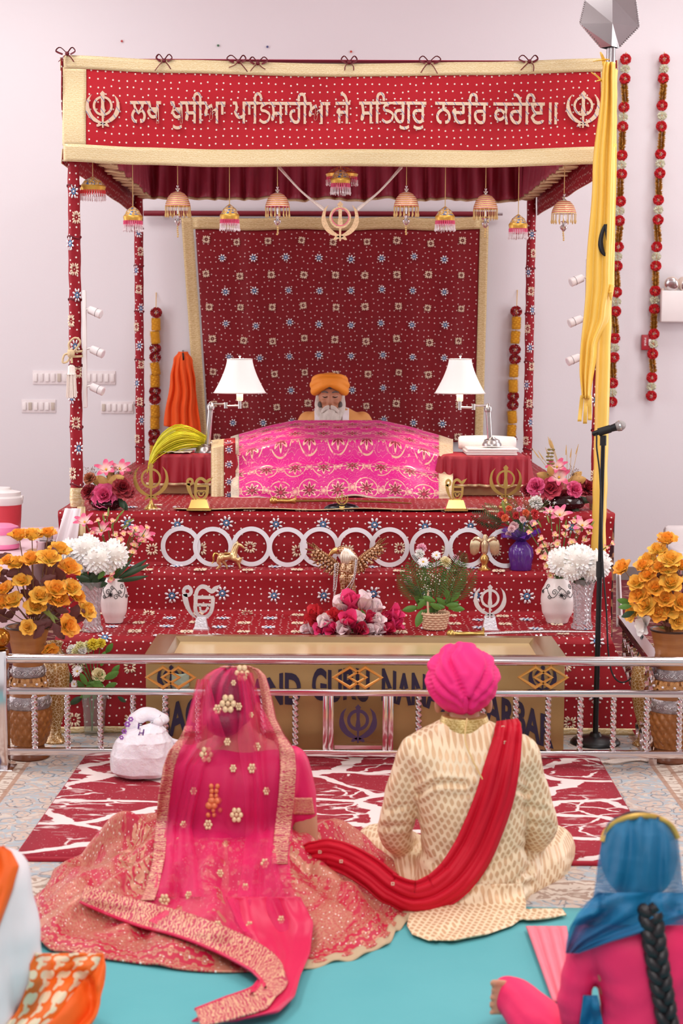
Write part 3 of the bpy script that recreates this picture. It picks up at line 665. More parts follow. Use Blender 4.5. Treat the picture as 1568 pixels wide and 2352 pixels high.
MB().box((xp, YR, zr(1497) / 2), (.062, .062, zr(1497)), bev=.004).build('corner_post', M_STEEL, root, world=True)
MB().box((xp, YR, .008), (.11, .11, .016), bev=.004).build('post_foot', M_STEEL, root, world=True)
MB().lathe([(.02, zr(1497)), (.034, zr(1493)), (.02, zr(1489))] + [(.042 * math.sin(a), zr(1489) + .038 - .042 * math.cos(a)) for a in [.35 + i * 2.75 / 12 for i in range(13)]], (xp, YR, 0), 20).build('ball_finial', mat('amber_ball', '#a8691e', .12, .7, .15), root, world=True)
# side rail running back on the right
root = thing('side_railing', 'short steel side railing with maroon edge running back beside the stage', 'railing', Q(1505, 1506, .46) * 1)
root.location.z = 0; a, b = V((1.335, 7.12, .475)), V((1.385, 8.25, .475))
d = (b - a); MB().box((a + b) / 2, (.055, d.length, .012), rot=Matrix.Rotation(-math.atan2(d.x, d.y), 3, 'Z')).build('flat_top', M_STEEL, root, world=True)
MB().box((a + b) / 2 - V((0, 0, .022)), (.045, d.length, .03), rot=Matrix.Rotation(-math.atan2(d.x, d.y), 3, 'Z')).build('maroon_rail', mat('dark_maroon', '#4d1420', .35), root, world=True)
for k in range(8):
    p = lerp(a, b, (k + .6) / 8.2); MB().tube([V((p.x, p.y, .04 + .43 * i / 24)) for i in range(25)], .0115, 8, twist=.42, star=.16).build('twisted_bar', M_STEEL, root, world=True)
MB().box(((a + b) / 2).xy.to_3d() + V((0, 0, .025)), (.035, d.length, .03), rot=Matrix.Rotation(-math.atan2(d.x, d.y), 3, 'Z')).build('bottom_rail', M_STEEL, root, world=True)

# ================================================================== steel rings leaning on the second riser
M_RING = mat('brushed_ring', '#ece4e8', .22, .55, .03, 8)
for k, (px, py) in enumerate(((415, 1261), (489, 1264), (577, 1265), (660, 1266), (734, 1267), (817, 1268), (894, 1269), (986, 1267), (1074, 1268), (1160, 1268))):
    Y = 8.603 - (.010 if k % 2 else 0); c = P(px, py, Y); R = .0905; c.z = Z2 + .1055 - (.0 if k % 2 else -.001)
    mb = MB(); mb.ribbon(arc(0, 0, R, 0, 360, 56)[:-1], .023, .006, front((0, 0, 0), 1, 0, .06), True); o = mb.build('steel_ring', M_RING, sharp=40); o.location = c
    tag(fix_normals(o), ['first', 'second', 'third', 'fourth', 'fifth', 'sixth', 'seventh', 'eighth', 'ninth', 'tenth'][k] + ' large flat steel ring from the left in the interlocked row', 'ring', 'steel rings along the stage riser')

# ================================================================== emblem stands
def emblem_base(root, w, h, mat_, kind='step', name='base'):
    if kind == 'cone': MB().lathe([(w / 2, 0), (w / 2, .006), (w * .36, .018), (w * .16, h * .6), (w * .09, h)], n=20).build(name, mat_, root)
    else:
        mb = MB(); vs = []
        for z, k in ((0, 1), (h * .15, 1), (h * .22, .86), (h, .62)):
            vs += [V((sx * w / 2 * k, sy * w * .36 * k, z)) for sx, sy in ((-1, -1), (1, -1), (1, 1), (-1, 1))]
        mb.add(vs, [(4 * r + k, 4 * r + (k + 1) % 4, 4 * r + 4 + (k + 1) % 4, 4 * r + 4 + k) for r in range(3) for k in range(4)] + [(12, 13, 14, 15)]); mb.build(name, mat_, root, False)
M_BRASS = mat('brass', '#c9a25a', .28, .85, .12, 20); M_GOLDSH = mat('shiny_gold', '#e3bd6c', .16, .95, .06); M_SILVW = mat('silver_white', '#e4e0e4', .3, .65, .08, 60, bump=.25, bscale=120)
def khanda_stand(px, py_base, py_bot, py_top, Z, mat_, label, wbase, th=.03, kind='cone', bold=1.0, name='khanda_stand', Yoff=0):
    b = Q(px, py_base, Z); b.y += Yoff; s = b.y / F; r = thing(name, label, 'emblem', b)
    H = (py_bot - py_top) * s; zb = (py_base - py_bot) * s
    emblem_base(r, wbase * s, zb + H * .03, mat_, kind)
    mb = MB(); khanda(mb, front((0, 0, zb + H / 2), H), th, bold=bold); fix_normals(mb.build('khanda_emblem', mat_, r, sharp=30))
    return r
khanda_stand(347, 1171, 1150, 1062, Z3, M_BRASS, 'flat brass khanda on a cone foot beside the left flower bowl', 34)
khanda_stand(1160, 1166, 1148, 1067, Z3, M_BRASS, 'flat brass khanda before the right red-skirted table', 34)
r = khanda_stand(785, 1170, 1163, 1132, Z3 + .012, M_GOLDSH, 'tiny gold khanda on black dome at the stage front centre', 20, .10, bold=1.2)
MB().ball((0, .03, 0), (.095, .05, .032), 20, 8).build('black_dome', mat('black_gloss', '#15131a', .2), r)
r = khanda_stand(1124, 1449, 1420, 1340, Z1, M_SILVW, 'silver khanda on a stepped foot before the white vase', 40, .05, 'step', 1.25)
def ekonkar(px, py_base, py_bot, py_top, wpx, Z, mat_, label, wbase, fat=1.0):
    b = Q(px, py_base, Z); s = b.y / F; r = thing('ek_onkar_stand', label, 'emblem', b); zb = (py_base - py_bot) * s
    emblem_base(r, wbase * s, zb + .006, mat_)
    mb = MB(); W_, H_ = wpx * s, (py_bot - py_top) * s; m = front((-W_ / 2, 0, zb)) @ Matrix.Diagonal((W_ / 1.2, H_, W_ / 1.2, 1)); th = .10
    sm = lambda pts, n=20: [(p.x, p.y) for p in curve([(x, y, 0) for x, y in pts], n)]
    mb.ribbon(arc(.18, .80, .115, 0, 360, 24)[:-1], .10 * fat, th, m, True)
    L = sm([(.09, .72), (.14, .47), (.26, .2), (.46, 0)]); mb.ribbon(L, [tab([(0, .16), (.3, .15), (.7, .09), (1, .01)], i / 20) * fat for i in range(21)], th, m)
    L = sm([(.44, .38), (.43, .62), (.48, .82), (.60, .93), (.74, .92), (.86, .83), (.94, .80), (1.04, .88), (1.2, .99)], 30); mb.ribbon(L, [tab([(0, .11), (.7, .11), (.85, .13), (1, .01)], i / 30) * fat for i in range(31)], th * .95, m)
    mb.ribbon(sm([(.44, .58), (.42, .3), (.48, .13), (.6, .05), (.74, .05), (.88, .16), (.95, .35), (.97, .62)], 26), .11 * fat, th * .9, m)
    mb.ribbon([(.42, .62), (1.0, .62)], .085 * fat, th * .85, m); mb.ribbon([(.45, .40), (.94, .40)], .08 * fat, th * .8, m); mb.ribbon(sm([(.56, .38), (.60, .22), (.74, .22), (.82, .38)], 10), .06 * fat, th * .8, m)
    fix_normals(mb.build('ek_onkar_emblem', mat_, r, sharp=30))
    return r
ekonkar(458, 1171, 1149, 1095, 62, Z3 + .012, M_GOLDSH, 'shiny gold ek onkar on a gold foot before the left table', 56, 1.1)
ekonkar(1046, 1172, 1150, 1098, 50, Z3 + .012, M_GOLDSH, 'shiny gold ek onkar on a gold foot at the right of the pink cloth', 54, 1.1)
ekonkar(462, 1447, 1420, 1340, 90, Z1, M_SILVW, 'silver ek onkar standing on the lowest tier', 36, 1.05)

# swords
def sword(name, label, a, b, mat_g, mat_b, handle=.18, rad=.008, textured=False):
    r = thing(name, label, 'sword', a); d = V(b) - V(a); n = 24
    pts = [V(a) + d * (handle + (1 - handle) * i / n) + V((0, 0, .006 * math.sin(PI * i / n))) for i in range(n + 1)]
    MB().tube(pts, [rad * (1 - .5 * (i / n) ** 3) for i in range(n + 1)], 8, flat=.6).build('scabbard', mat_b, r, world=True)
    MB().tube([V(a) + d * (handle * i / 8) for i in range(9)], [rad * q for q in (1.5, 1.1, .9, 1, 1.05, .95, .9, 1.1, 1.6)], 10).build('hilt', mat_g, r, world=True)
    p = V(a) + d * handle; MB().tube([p + V((0, 0, .03)), p, p - V((0, .02, .004))], [.004, .007, .004], 8).build('guard', mat_g, r, world=True)
    MB().ball(a, rad * 1.9, 10, 8).build('pommel', mat_g, r, world=True)
a, b = Q(628, 1150, Z3 + .026), Q(945, 1156, Z3 + .022); sword('ceremonial_sword', 'long brass ceremonial sword lying before the pink cloth', a, b, M_BRASS, mat('aged_brass', '#a37d42', .35, .8), .16, .012)
a, b = Q(1035, 1457, Z1 + .018), Q(1372, 1452, Z1 + .018); sword('silver_sword', 'long sword in silver beaded scabbard on the lowest tier at right', a, b, M_BRASS, mat('beaded_silver', '#cfc6c4', .3, .7, .4, 160, bump=1, bscale=220), .22, .012)

# ================================================================== side tables, lamps, towels
M_SKIRT = mat('table_skirt', '#a0182c', .6, 0, .12, 6); M_WOOD = mat('pale_wood', '#c8986c', .5, 0, .15, 5)
def side_table(px0, px1, py_top, py_skirt, py_base, label):
    Y = Q((px0 + px1) / 2, py_base, Z3 + .004).y; x0, x1 = P(px0, py_top, Y).x, P(px1, py_top, Y).x; zt, zs = P(700, py_top, Y).z, P(700, py_skirt, Y).z; D = .42
    r = thing('side_table', label, 'table', V(((x0 + x1) / 2, Y + D / 2, Z3 + .004))); w = x1 - x0
    MB().box(((x0 + x1) / 2, Y + D / 2, zt - .012), (w - .02, D - .02, .024), bev=.006).build('table_top', M_SKIRT, r, world=True)
    MB().box(((x0 + x1) / 2, Y + D / 2 + .01, (zs + Z3 + .05) / 2), (w - .06, D - .08, zs - Z3 + .05 - .008), bev=.004).build('wooden_body', M_WOOD, r, world=True)
    per = [V((x0, Y + D, 0)), V((x0, Y, 0)), V((x1, Y, 0)), V((x1, Y + D, 0))]; L = [0, D, D + w, 2 * D + w]
    def sk(u, v):
        q = u * L[-1]; k = 0 if q < L[1] else (1 if q < L[2] else 2); f = (q - L[k]) / (L[k + 1] - L[k]); p = lerp(per[k], per[k + 1], f)
        n = (V((-1, 0, 0)), V((0, -1, 0)), V((1, 0, 0)))[k]
        return p + n * (.004 + v * .02 + (.004 + .014 * v) * math.sin(q * 95 + 2.5 * nz(q * 9, 5))) + V((0, 0, lerp(zt, zs + .006 * nz(q * 12, 2), v)))
    mb = MB(); mb.grid(sk, 260, 8); o = mb.build('pleated_skirt', M_SKIRT, r, world=True, solid=.003)
    mb = MB(); mb.grid(lambda u, v: sk(u, .94 + v * .08), 260, 1); mb.build('gold_hem', M_GOLDTRIM, o, world=True, solid=.005)
    return Y, zt
YL, ZTL = side_table(352, 540, 1045, 1114, 1136, 'low side table with red pleated skirt on the left of the reader')
YRt, ZTR = side_table(1010, 1214, 1046, 1114, 1140, 'low side table with red pleated skirt on the right of the reader')
t = NT('lamp_shade_fabric'); v = t.coord(); t.set(col=(.93, .9, .87, 1), rough=.8, emc=(1, .95, .9, 1), ems=t.math('ADD', .22, t.math('MULTIPLY', t.noise(v, 9), .15))); M_SHADE = t.m
M_NICKEL = mat('brushed_nickel', '#b9b3b2', .28, .95, .06); M_CREAM = mat('cream_socket', '#efe3cf', .5)
def lamp(px_base, py_base, px_pole, py_pole, px_sh, py_bot, py_top, wb, wt, Y, zt, side, label):
    b = P(px_base, py_base, Y); b.z = zt; r = thing('table_lamp', label, 'lamp', b); s = Y / F
    MB().lathe([(.056, 0), (.056, .012), (.048, .022), (.044, .034), (.022, .044), (.016, .05)], b, 24).build('lamp_base', M_NICKEL, r, world=True)
    pt = P(px_pole, py_pole, Y); p0 = V((pt.x, Y, zt + .04)); p0 = V((b.x + (pt.x - b.x) * .5, Y, zt + .04))
    MB().tube([p0, pt], .0155, 14).build('pole', M_NICKEL, r, world=True)
    MB().lathe([(.02, -.02), (.024, 0), (.02, .012), (.012, .022), (.004, .03)], pt, 16).build('pole_cap', M_NICKEL, r, world=True)
    so = P(px_sh, py_bot + 14, Y) + V((0, -.06, 0)); e = lerp(pt, so, .52) + V((0, 0, -.012)); e.z = pt.z + .004
    mb = MB(); mb.tube([pt + V((0, 0, .016)), e + V((0, 0, .012))], .0065, 8); mb.tube([e + V((0, 0, .022)), e + V((0, 0, -.012))], .011, 10); mb.tube([e, V((so.x, so.y, e.z + .004))], .0065, 8); mb.tube([V((so.x, so.y, e.z - .012)), so], .010, 10); mb.build('swing_arm', M_NICKEL, r, world=True)
    MB().lathe([(.017, -.01), (.019, .0), (.019, .035), (.014, .045)], so, 14).build('socket', M_CREAM, r, world=True)
    c = V((so.x, so.y, P(px_sh, py_bot, so.y).z)); H = (py_bot - py_top) * s; n = 40
    def rad(h): return lerp(wt, wb, (1 - h) ** 1.45) * s * .99
    mb = MB(); mb.lathe([(rad(i / 12), H * i / 12) for i in range(13)], c, n, mod=lambda a, z: 1 - .025 * abs(math.sin(a * 4)) ** .5); sh = mb.mesh('lampshade', M_SHADE); 
    bm = bmesh.new(); bm.from_mesh(sh); bmesh.ops.delete(bm, geom=[f for f in bm.faces if len(f.verts) > 4], context='FACES'); bm.to_mesh(sh); bm.free()
    o = bpy.data.objects.new('lamp_shade', sh); COL.objects.link(o); o.parent = r
    o.location = -r.location; md = o.modifiers.new('t', 'SOLIDIFY'); md.thickness = .002
    for h in (0, 1):
        R = rad(h); MB().tube([c + V((R * math.cos(q), R * math.sin(q), H * h)) for q in [2 * PI * i / 40 for i in range(40)]], .003, 6, closed=True).build('shade_trim', mat('shade_piping', '#e9e2dc', .7), r, world=True)
    MB().lathe([(.004, H - .01), (.004, H + .012), (.008, H + .018), (.002, H + .028)], c, 10).build('finial', M_NICKEL, r, world=True)
    for k in range(3): a = 2 * PI * k / 3; MB().tube([c + V((0, 0, H - .006)), c + V((rad(1) * math.cos(a), rad(1) * math.sin(a), H - .002))], .0015, 5).build('shade_spoke', M_NICKEL, r, world=True)
    MB().ball(c + V((0, 0, H * .45)), (.028, .028, .036), 12, 8).build('bulb', mat('bulb_glass', '#fff4e0', .3, emc=(1, .85, .65, 1), ems=3.0), r, world=True)
    l = bpy.data.lights.new('lamp_light', 'POINT'); l.energy = 8; l.color = (1, .86, .7); l.shadow_soft_size = .03; lo = bpy.data.objects.new('lamp_light', l); COL.objects.link(lo); lo.parent = r; lo.location = c - b + V((0, 0, H * .45 + .05))
lamp(469, 1040, 484, 934, 552, 902, 826, 60, 29, YL + .16, ZTL, 1, 'left swing-arm table lamp with lit white bell shade')
lamp(1129, 1030, 1121, 938, 1054, 903, 826, 58, 26, YRt + .16, ZTR + .05, -1, 'right swing-arm table lamp with lit white bell shade')
M_TOWEL = mat('white_towel', '#f3ece8', .9, 0, .04, 20, bump=.5, bscale=260)
def towel(px0, px1, py0, py1, Y, dep, label, name, rolled=False):
    a, b = P(px0, py1, Y), P(px1, py0, Y); r = thing(name, label, 'towel', V(((a.x + b.x) / 2, Y + dep / 2, a.z)))
    n = 1 if rolled else 3; h = (b.z - a.z) / n
    for k in range(n):
        mb = MB()
        if rolled:
            mb.tube(curve([V((a.x, Y + dep / 2, (a.z + b.z) / 2)), V(((a.x + b.x) / 2, Y + dep / 2, (a.z + b.z) / 2 + .004)), V((b.x, Y + dep / 2, (a.z + b.z) / 2 - .004))], 14), [h * .40] + [h * .5] * 13 + [h * .4], 16)
        else: mb.box(V(((a.x + b.x) / 2 + random.uniform(-.01, .01), Y + dep / 2, a.z + h * (k + .5))), (b.x - a.x, dep, h * .96), bev=h * .45)
        mb.build('folded_layer' if not rolled else 'roll', M_TOWEL, r, world=True)
towel(1072, 1190, 1031, 1046, YRt + .05, .3, 'flat folded white towels under the right lamp', 'folded_towel')
towel(1054, 1187, 1003, 1034, YRt + .27, .13, 'rolled cream towel lying behind the right lamp', 'rolled_towel', True)
o = MB(); o.grid(lambda u, v: V((lerp(-1.03, -.86, u), YL + .02 + .2 * v, ZTL + .008 + .012 * abs(nz(u * 4, v * 4)))), 16, 12); o = o.build('lace_napkin', mat('lace', '#e7d8c8', .8, 0, .2, 90), solid=.004)
tag(o, 'small crumpled lace napkin on the left side table', 'napkin')

# ================================================================== pink cover over the scripture
def flower_mask(t, uv, cell, R, n, ox=0., oy=0.):
    x, y, _ = t.sep(uv); sx = t.math('DIVIDE', t.math('ADD', x, ox), cell); sy = t.math('DIVIDE', t.math('ADD', y, oy), cell * .9); row = t.math('FLOOR', sy)
    sx = t.math('ADD', sx, t.math('MULTIPLY', t.math('MODULO', row, 2), .5))
    fx = t.math('SUBTRACT', t.math('FRACT', sx), .5); fy = t.math('MULTIPLY', t.math('SUBTRACT', t.math('FRACT', sy), .5), .9)
    r = t.math('MULTIPLY', t.math('SQRT', t.math('ADD', t.math('MULTIPLY', fx, fx), t.math('MULTIPLY', fy, fy))), cell); th = t.math('ARCTAN2', fy, fx)
    lobe = t.math('ADD', .72, t.math('MULTIPLY', .28, t.math('COSINE', t.math('MULTIPLY', th, n))))
    return t.math('DIVIDE', r, t.math('MULTIPLY', lobe, R)), r
t = NT('pink_brocade'); uv = t.coord('UV'); q, r_ = flower_mask(t, uv, .16, .044, 8); q2, r2 = flower_mask(t, uv, .16, .024, 6, .08, .0)
fill = t.math('SUBTRACT', 1, t.step(q, .8, .86)); line = t.math('SUBTRACT', t.step(q, .84, .88), t.step(q, 1.1, 1.16)); ctr = t.math('SUBTRACT', 1, t.step(r_, .009, .011))
ringl = t.math('SUBTRACT', t.step(r_, 0.058, .0595), t.step(r_, 0.0635, .065)); lf = t.math('SUBTRACT', 1, t.step(q2, .55, .65)); sp = t.math('SUBTRACT', t.step(q2, .9, .98), t.step(q2, 1.2, 1.3))
scr = t.wave(uv, 7.5, 9, 'RINGS', dscale=3.2); sc2 = t.math('SUBTRACT', t.step(scr, .44, .47), t.step(scr, .53, .56)); brk = t.step(t.noise(uv, 16, 2), .4, .5)
gold = t.math('MAXIMUM', t.math('MAXIMUM', line, t.math('MULTIPLY', ringl, brk)), t.math('MAXIMUM', t.math('MULTIPLY', sc2, .8), t.math('MAXIMUM', sp, lf)))
c = t.mix(t.noise(uv, 7, 3), lin('#d6087f'), lin('#e8149a')); c = t.mix(fill, c, lin('#8c0a34')); c = t.mix(t.math('MULTIPLY', gold, .95), c, lin('#f0c9a8')); c = t.mix(ctr, c, lin('#c01050'))
t.set(col=c, rough=t.math('SUBTRACT', .45, t.math('MULTIPLY', gold, .15)), metal=t.math('MULTIPLY', gold, .3)); t.bump(gold, .4, .002); M_PINK = t.m
M_SILVB = brocade('silver_border', '#cdbba6', '#e6dccb', 22, .3, .4)
def rumala(px, v):      # v 0 at the front hem, 1 behind the top
    e = min(1, abs((px - 775) / 262)); topy = 966 + 44 * max(0, (e - .35) / .65) ** 1.3
    botY = 9.40; Y = tab([(0, 9.44), (.12, 9.45), (.45, 9.54), (.62, 9.62), (.8, 9.95), (.9, 10.15), (1, 10.4)], v)
    fr = 1146 + 5 * math.sin(px * .021) + 3 * math.sin(px * .06)
    py = tab([(0, fr), (.5, lerp(fr, topy + 52, .62)), (.66, topy + 44), (.82, topy + 14), (.92, topy), (1, topy + 16)], v)
    fold = .012 * math.sin(px * .045 + v * 3) * (1 - v) + .016 * nz(px * .018, v * 3, 9) + .03 * e * e * v
    return P(px, py, Y + fold)
root = thing('scripture_cover', 'bright pink brocade cover draped over the scripture before the reader', 'cloth', V((0, 9.9, Z3)))
mb = MB(); mb.grid(lambda u, v: rumala(lerp(546, 1010, u), .04 + v * .96), 120, 60, uvf=lambda u, v: (u * 1.13, flatlerp([(0, 0), (.66, .36), (.92, .95), (1, 1.2)], v))); mb.build('pink_panel', M_PINK, root, world=True, solid=.006, sharp=None)
mb = MB(); mb.grid(lambda u, v: rumala(lerp(530, 549, u), v), 6, 50, uvf=lambda u, v: (u * .05, v)); mb.build('silver_edge', M_SILVB, root, world=True, solid=.008)
mb = MB(); mb.grid(lambda u, v: rumala(lerp(1007, 1040, u), v), 8, 50, uvf=lambda u, v: (u * .08, v)); mb.build('gold_edge', brocade('pale_gold_border', '#e2c49c', '#f1dfc2', 20, .25, .4), root, world=True, solid=.008)
mb = MB(); mb.grid(lambda u, v: rumala(lerp(546, 1010, u), lerp(-.0, .055, v)) + V((0, -.004, 0)), 120, 3, uvf=lambda u, v: (u * 1.13, v * .05)); mb.build('silver_hem', M_SILVB, root, world=True, solid=.008)
def under(px, v): 
    return P(px, tab([(0, 1146), (.75, 1030 - (px - 485) * .25), (1, 1012 - (px - 485) * .1)], v), tab([(0, 9.50), (.7, 9.56), (1, 9.9)], v) + .01 * math.sin(px * .2))
mb = MB(); mb.grid(lambda u, v: under(lerp(485, 514, u), v), 6, 30, uvf=lambda u, v: (u * .07, v * .35)); mb.build('under_border', M_BGOLD, root, world=True, solid=.006)
mb = MB(); mb.grid(lambda u, v: under(lerp(513, 540, u), v) + V((0, .004, 0)), 6, 30, uvf=lambda u, v: (u * .07, v * .35)); uo = mb.build('under_cloth', M_STAGE, root, world=True, solid=.006)
for k in range(5): p = under(526, .12 + .16 * k); inst('stone_flower', ME_STONE, uo, p + V((0, -.008, 0)) - V((0, 9.9, Z3)), basis(V((0, -1, 0))), .55)
MB().box(((-.012), 9.90, Z3 + .10), (.98, .60, .19), bev=.05).build('low_stand', M_WOOD, root, world=True)
MB().box(((-.012), 10.06, Z3 + .245), (.5, .36, .10), bev=.04).build('cushion', mat('cushion_white', '#efe6e0', .8), root, world=True)

# ================================================================== blob: union of rounded solids into one continuous skin
def blob(mb, voxel, smooth=6, factor=.5):
    tmp = bpy.data.objects.new('tmp', mb.mesh('tmp', [], False)); COL.objects.link(tmp)
    m = tmp.modifiers.new('r', 'REMESH'); m.mode = 'VOXEL'; m.voxel_size = voxel; m.use_smooth_shade = True
    if smooth: k = tmp.modifiers.new('s', 'SMOOTH'); k.factor = factor; k.iterations = smooth
    dg = bpy.context.evaluated_depsgraph_get(); dg.update()
    me = bpy.data.meshes.new_from_object(tmp.evaluated_get(dg)); bpy.data.objects.remove(tmp)
    me.polygons.foreach_set('use_smooth', [True] * len(me.polygons)); return me
def limb(mb, pts, n=14):                  # [(point, radius)...] rounded tapering limb
    P_ = [V(p) for p, r in pts]; R_ = [r for p, r in pts]
    if len(pts) > 2:
        m = (len(pts) - 1) * 5; C_ = curve(P_, m); RR = [tab([(i, r) for i, r in enumerate(R_)], k / 5) for k in range(m + 1)]
    else: C_, RR = P_, R_
    mb.tube(C_, RR, n); mb.ball(P_[0], R_[0], n, 8); mb.ball(P_[-1], R_[-1], n, 8); return mb
def meshobj(name, me, mats, parent=None, loc=(0, 0, 0)):
    me.name = name
    me.materials.clear()
    for m in (mats if isinstance(mats, (list, tuple)) else [mats]): me.materials.append(m)
    o = bpy.data.objects.new(name, me); COL.objects.link(o); o.parent = parent; o.location = loc; return o

# ================================================================== microphone and stand
M_BLK = mat('black_metal', '#17171a', .38, .3, .1); M_RUB = mat('black_rubber', '#141416', .6)
YM = 7.53; bm_ = Q(1370, 1708, 0.02); root = thing('microphone_stand', 'straight black microphone stand on a round base behind the railing', 'stand', V((bm_.x, YM, .012)))
x0 = bm_.x; tz = P(1385, 1000, YM); x1 = tz.x
MB().lathe([(.112, .012), (.112, .020), (.10, .032), (.03, .046), (.022, .06)], (x0, YM, 0), 32).build('round_base', M_BLK, root, world=True)
zc = P(1380, 1300, YM).z; xm = lerp(x0, x1, (zc - .05) / (tz.z - .05))
MB().tube([V((x0, YM, .04)), V((xm, YM, zc))], .0125, 14).build('lower_tube', M_BLK, root, world=True)
MB().tube([V((xm, YM, zc)), V((x1, YM, tz.z))], .0095, 14).build('upper_tube', M_BLK, root, world=True)
MB().tube([V((xm, YM, zc - .05)), V((xm, YM, zc + .02))], .0165, 14).build('height_clutch', M_RUB, root, world=True)
MB().tube([V((x1, YM, tz.z - .045)), V((x1, YM, tz.z + .0))], .0145, 12).build('clip_post', M_RUB, root, world=True)
d = V((.94, -.1, .30)).normalized(); mc = V((x1 + .004, YM - .005, tz.z + .022))
MB().tube([mc - d * .028, mc + d * .028], .018, 14).build('clip_cradle', M_RUB, root, world=True)
mroot = thing('microphone', 'black handheld microphone with silver mesh head on the stand', 'microphone', mc)
MB().tube([mc - d * .055, mc - d * .05, mc + d * .045, mc + d * .052], [.009, .011, .0165, .018], 16).build('handle', M_BLK, mroot, world=True)
MB().tube([mc + d * (.052 + .045 * i / 8) for i in range(9)], [.019 * q for q in (.9, 1.12, 1.2, 1.22, 1.2, 1.12, .98, .75, .3)], 16).build('mesh_head', mat('grille_mesh', '#a9a4a2', .4, .8, .5, 300, bump=1, bscale=400), mroot, world=True)
MB().tube([mc + d * .068, mc + d * .074], .0238, 16).build('head_ring', M_SILV, mroot, world=True)
cb = [mc - d * .055, P(1369, 1000, YM - .01), P(1370, 1030, YM - .02), P(1377, 1090, YM - .02), P(1381, 1200, YM - .02), P(1384, 1300, YM - .03), P(1392, 1400, YM - .03), P(1396, 1490, YM - .03), P(1405, 1545, YM - .04), P(1425, 1567, YM - .05), P(1450, 1555, YM - .03), P(1464, 1510, YM), P(1475, 1460, YM + .1)]
e = cb[-1]; cb += [V((e.x + .05, e.y + .1, .3)), V((e.x + .12, e.y + .2, .02)), V((e.x + .6, e.y + .3, .012))]
MB().tube(curve(cb, 120), .0038, 6).build('cable', M_RUB, mroot, world=True)

# ================================================================== flag: steel spearhead, pole and saffron cloth
YG = 8.50; M_SAFF = NT('saffron_satin'); t = M_SAFF; v = t.coord(); t.set(col=t.mix(t.noise(v, 4, 3), lin('#f3c14a'), lin('#fad468')), rough=.36, spec=.6); t.bump(t.noise(t.mapping(v, (30, 30, 4)), 1, 3), .25, .01); M_SAFF = t.m
pb, pt = P(1373, 1290, YG), P(1403, 112, YG); pb.z = Z2 + .004
root = thing('nishan_flag', 'saffron flag wrapped round a steel spear pole beside the right post', 'flag', pb)
M_SPEAR = mat('sheet_steel', '#b9b2b4', .2, .95, .12, 5)
MB().tube([pb, pt + V((0, 0, .03))], .0225, 14).build('pole', M_SPEAR, root, world=True)
sp = [(1378, 110), (1330, 54), (1342, 0), (1378, -130), (1402, -185), (1428, -130), (1460, 0), (1468, 62), (1422, 110)]
mb = MB(); rim = [P(x, y, YG) for x, y in sp]; ridge = [P(1400, 110, YG), P(1402, 58, YG), P(1402, 0, YG), P(1402, -130, YG)]
for s in (-1, 1):
    k = len(mb.v); q = [p + V((0, s * .055, 0)) for p in ridge]; vs = rim + q; R0 = 9
    fs = [(0, 1, R0 + 1, R0), (1, 2, R0 + 2, R0 + 1), (2, 3, R0 + 3, R0 + 2), (3, 4, R0 + 3), (4, 5, R0 + 3), (5, 6, R0 + 2, R0 + 3), (6, 7, R0 + 1, R0 + 2), (7, 8, R0, R0 + 1)]
    mb.add(vs, fs if s > 0 else [f[::-1] for f in fs])
fix_normals(mb.build('spearhead', M_SPEAR, root, False, world=True))
mb = MB()
for a, b in zip(rim, rim[1:]):
    for i in range(1, 12): mb.ball(lerp(a, b, i / 12) + V((0, -.006, 0)) + (V((1402 * 0, 0, 0))), .0035, 6, 4)
mb.build('rivets', M_SPEAR, root, world=True)['kind'] = 'stuff'
MB().tube([lerp(pb, pt, .03 + .93 * i / 60) for i in range(61)], [.036 + .005 * nz(i * .4) for i in range(61)], 18).build('pole_sleeve', M_SAFF, root, world=True)
EL = [(140, 1386), (180, 1382), (400, 1361), (640, 1346), (850, 1331), (915, 1336)]; ER = [(140, 1412), (300, 1415), (480, 1412), (650, 1410), (720, 1400), (800, 1370), (915, 1356)]
def flagp(u, v):
    py = lerp(142, 915, v); xl, xr = tab(EL, py), tab(ER, py); xx = lerp(xl, xr, u)
    return P(xx, py, YG - .05 - .016 * math.sin(u * 9 + v * 1.5) * (1 - .3 * v) - .012 * math.sin(u * 17 + 1) - .035 * math.sin(u * PI))
mb = MB(); mb.grid(flagp, 50, 80); mb.build('draped_cloth', M_SAFF, root, world=True, solid=.004)
mb = MB(); mb.grid(lambda u, v: P(lerp(1398, lerp(1416, 1402, v * v), u), lerp(330, 662, v), YG - .075 - .01 * math.sin(u * 5)), 8, 30); mb.build('folded_edge', M_SAFF, root, world=True, solid=.004)
for px in (1337, 1346, 1354):
    mb = MB(); mb.grid(lambda u, v: P(px - 5 + 9 * u + (px - 1345) * v * .4 - 3 * v, lerp(908, 975 - abs(px - 1344), v), YG - .065 + .006 * math.sin(v * 6 + px)), 3, 10); mb.build('tail_strip', M_SAFF, root, world=True, solid=.003)
mb = MB(); pts = [(1389, 515), (1381, 540), (1379, 562), (1384, 580), (1392, 588)]; L = curve([P(x, y, 0 + YG - .088) for x, y in pts], 12)
mb.tube(L, [.004, .007, .009, .010, .011, .012, .013, .013, .012, .010, .008, .006, .003], 8, flat=.3); mb.tube([P(1391, 515, YG - .09), P(1394, 545, YG - .09), P(1396, 592, YG - .09)], [.010, .007, .004], 8, flat=.3); mb.build('black_emblem', M_BLK, root, world=True)
mb = MB()
for k in range(2):
    c = P(1386 - 6 * k, 138 + 46 * k, YG - .05)
    for a in range(4): mb.tube(curve([c, c + V((.02 * math.cos(a * 1.7 + k) - .01, -.02, .02 * math.sin(a * 1.7))), c + V((.04 * math.cos(a * 1.7 + k) - .015, -.012, .035 * math.sin(a * 1.7)))], 6), [.009, .009, .008, .008, .007, .006, .004], 6, flat=.4)
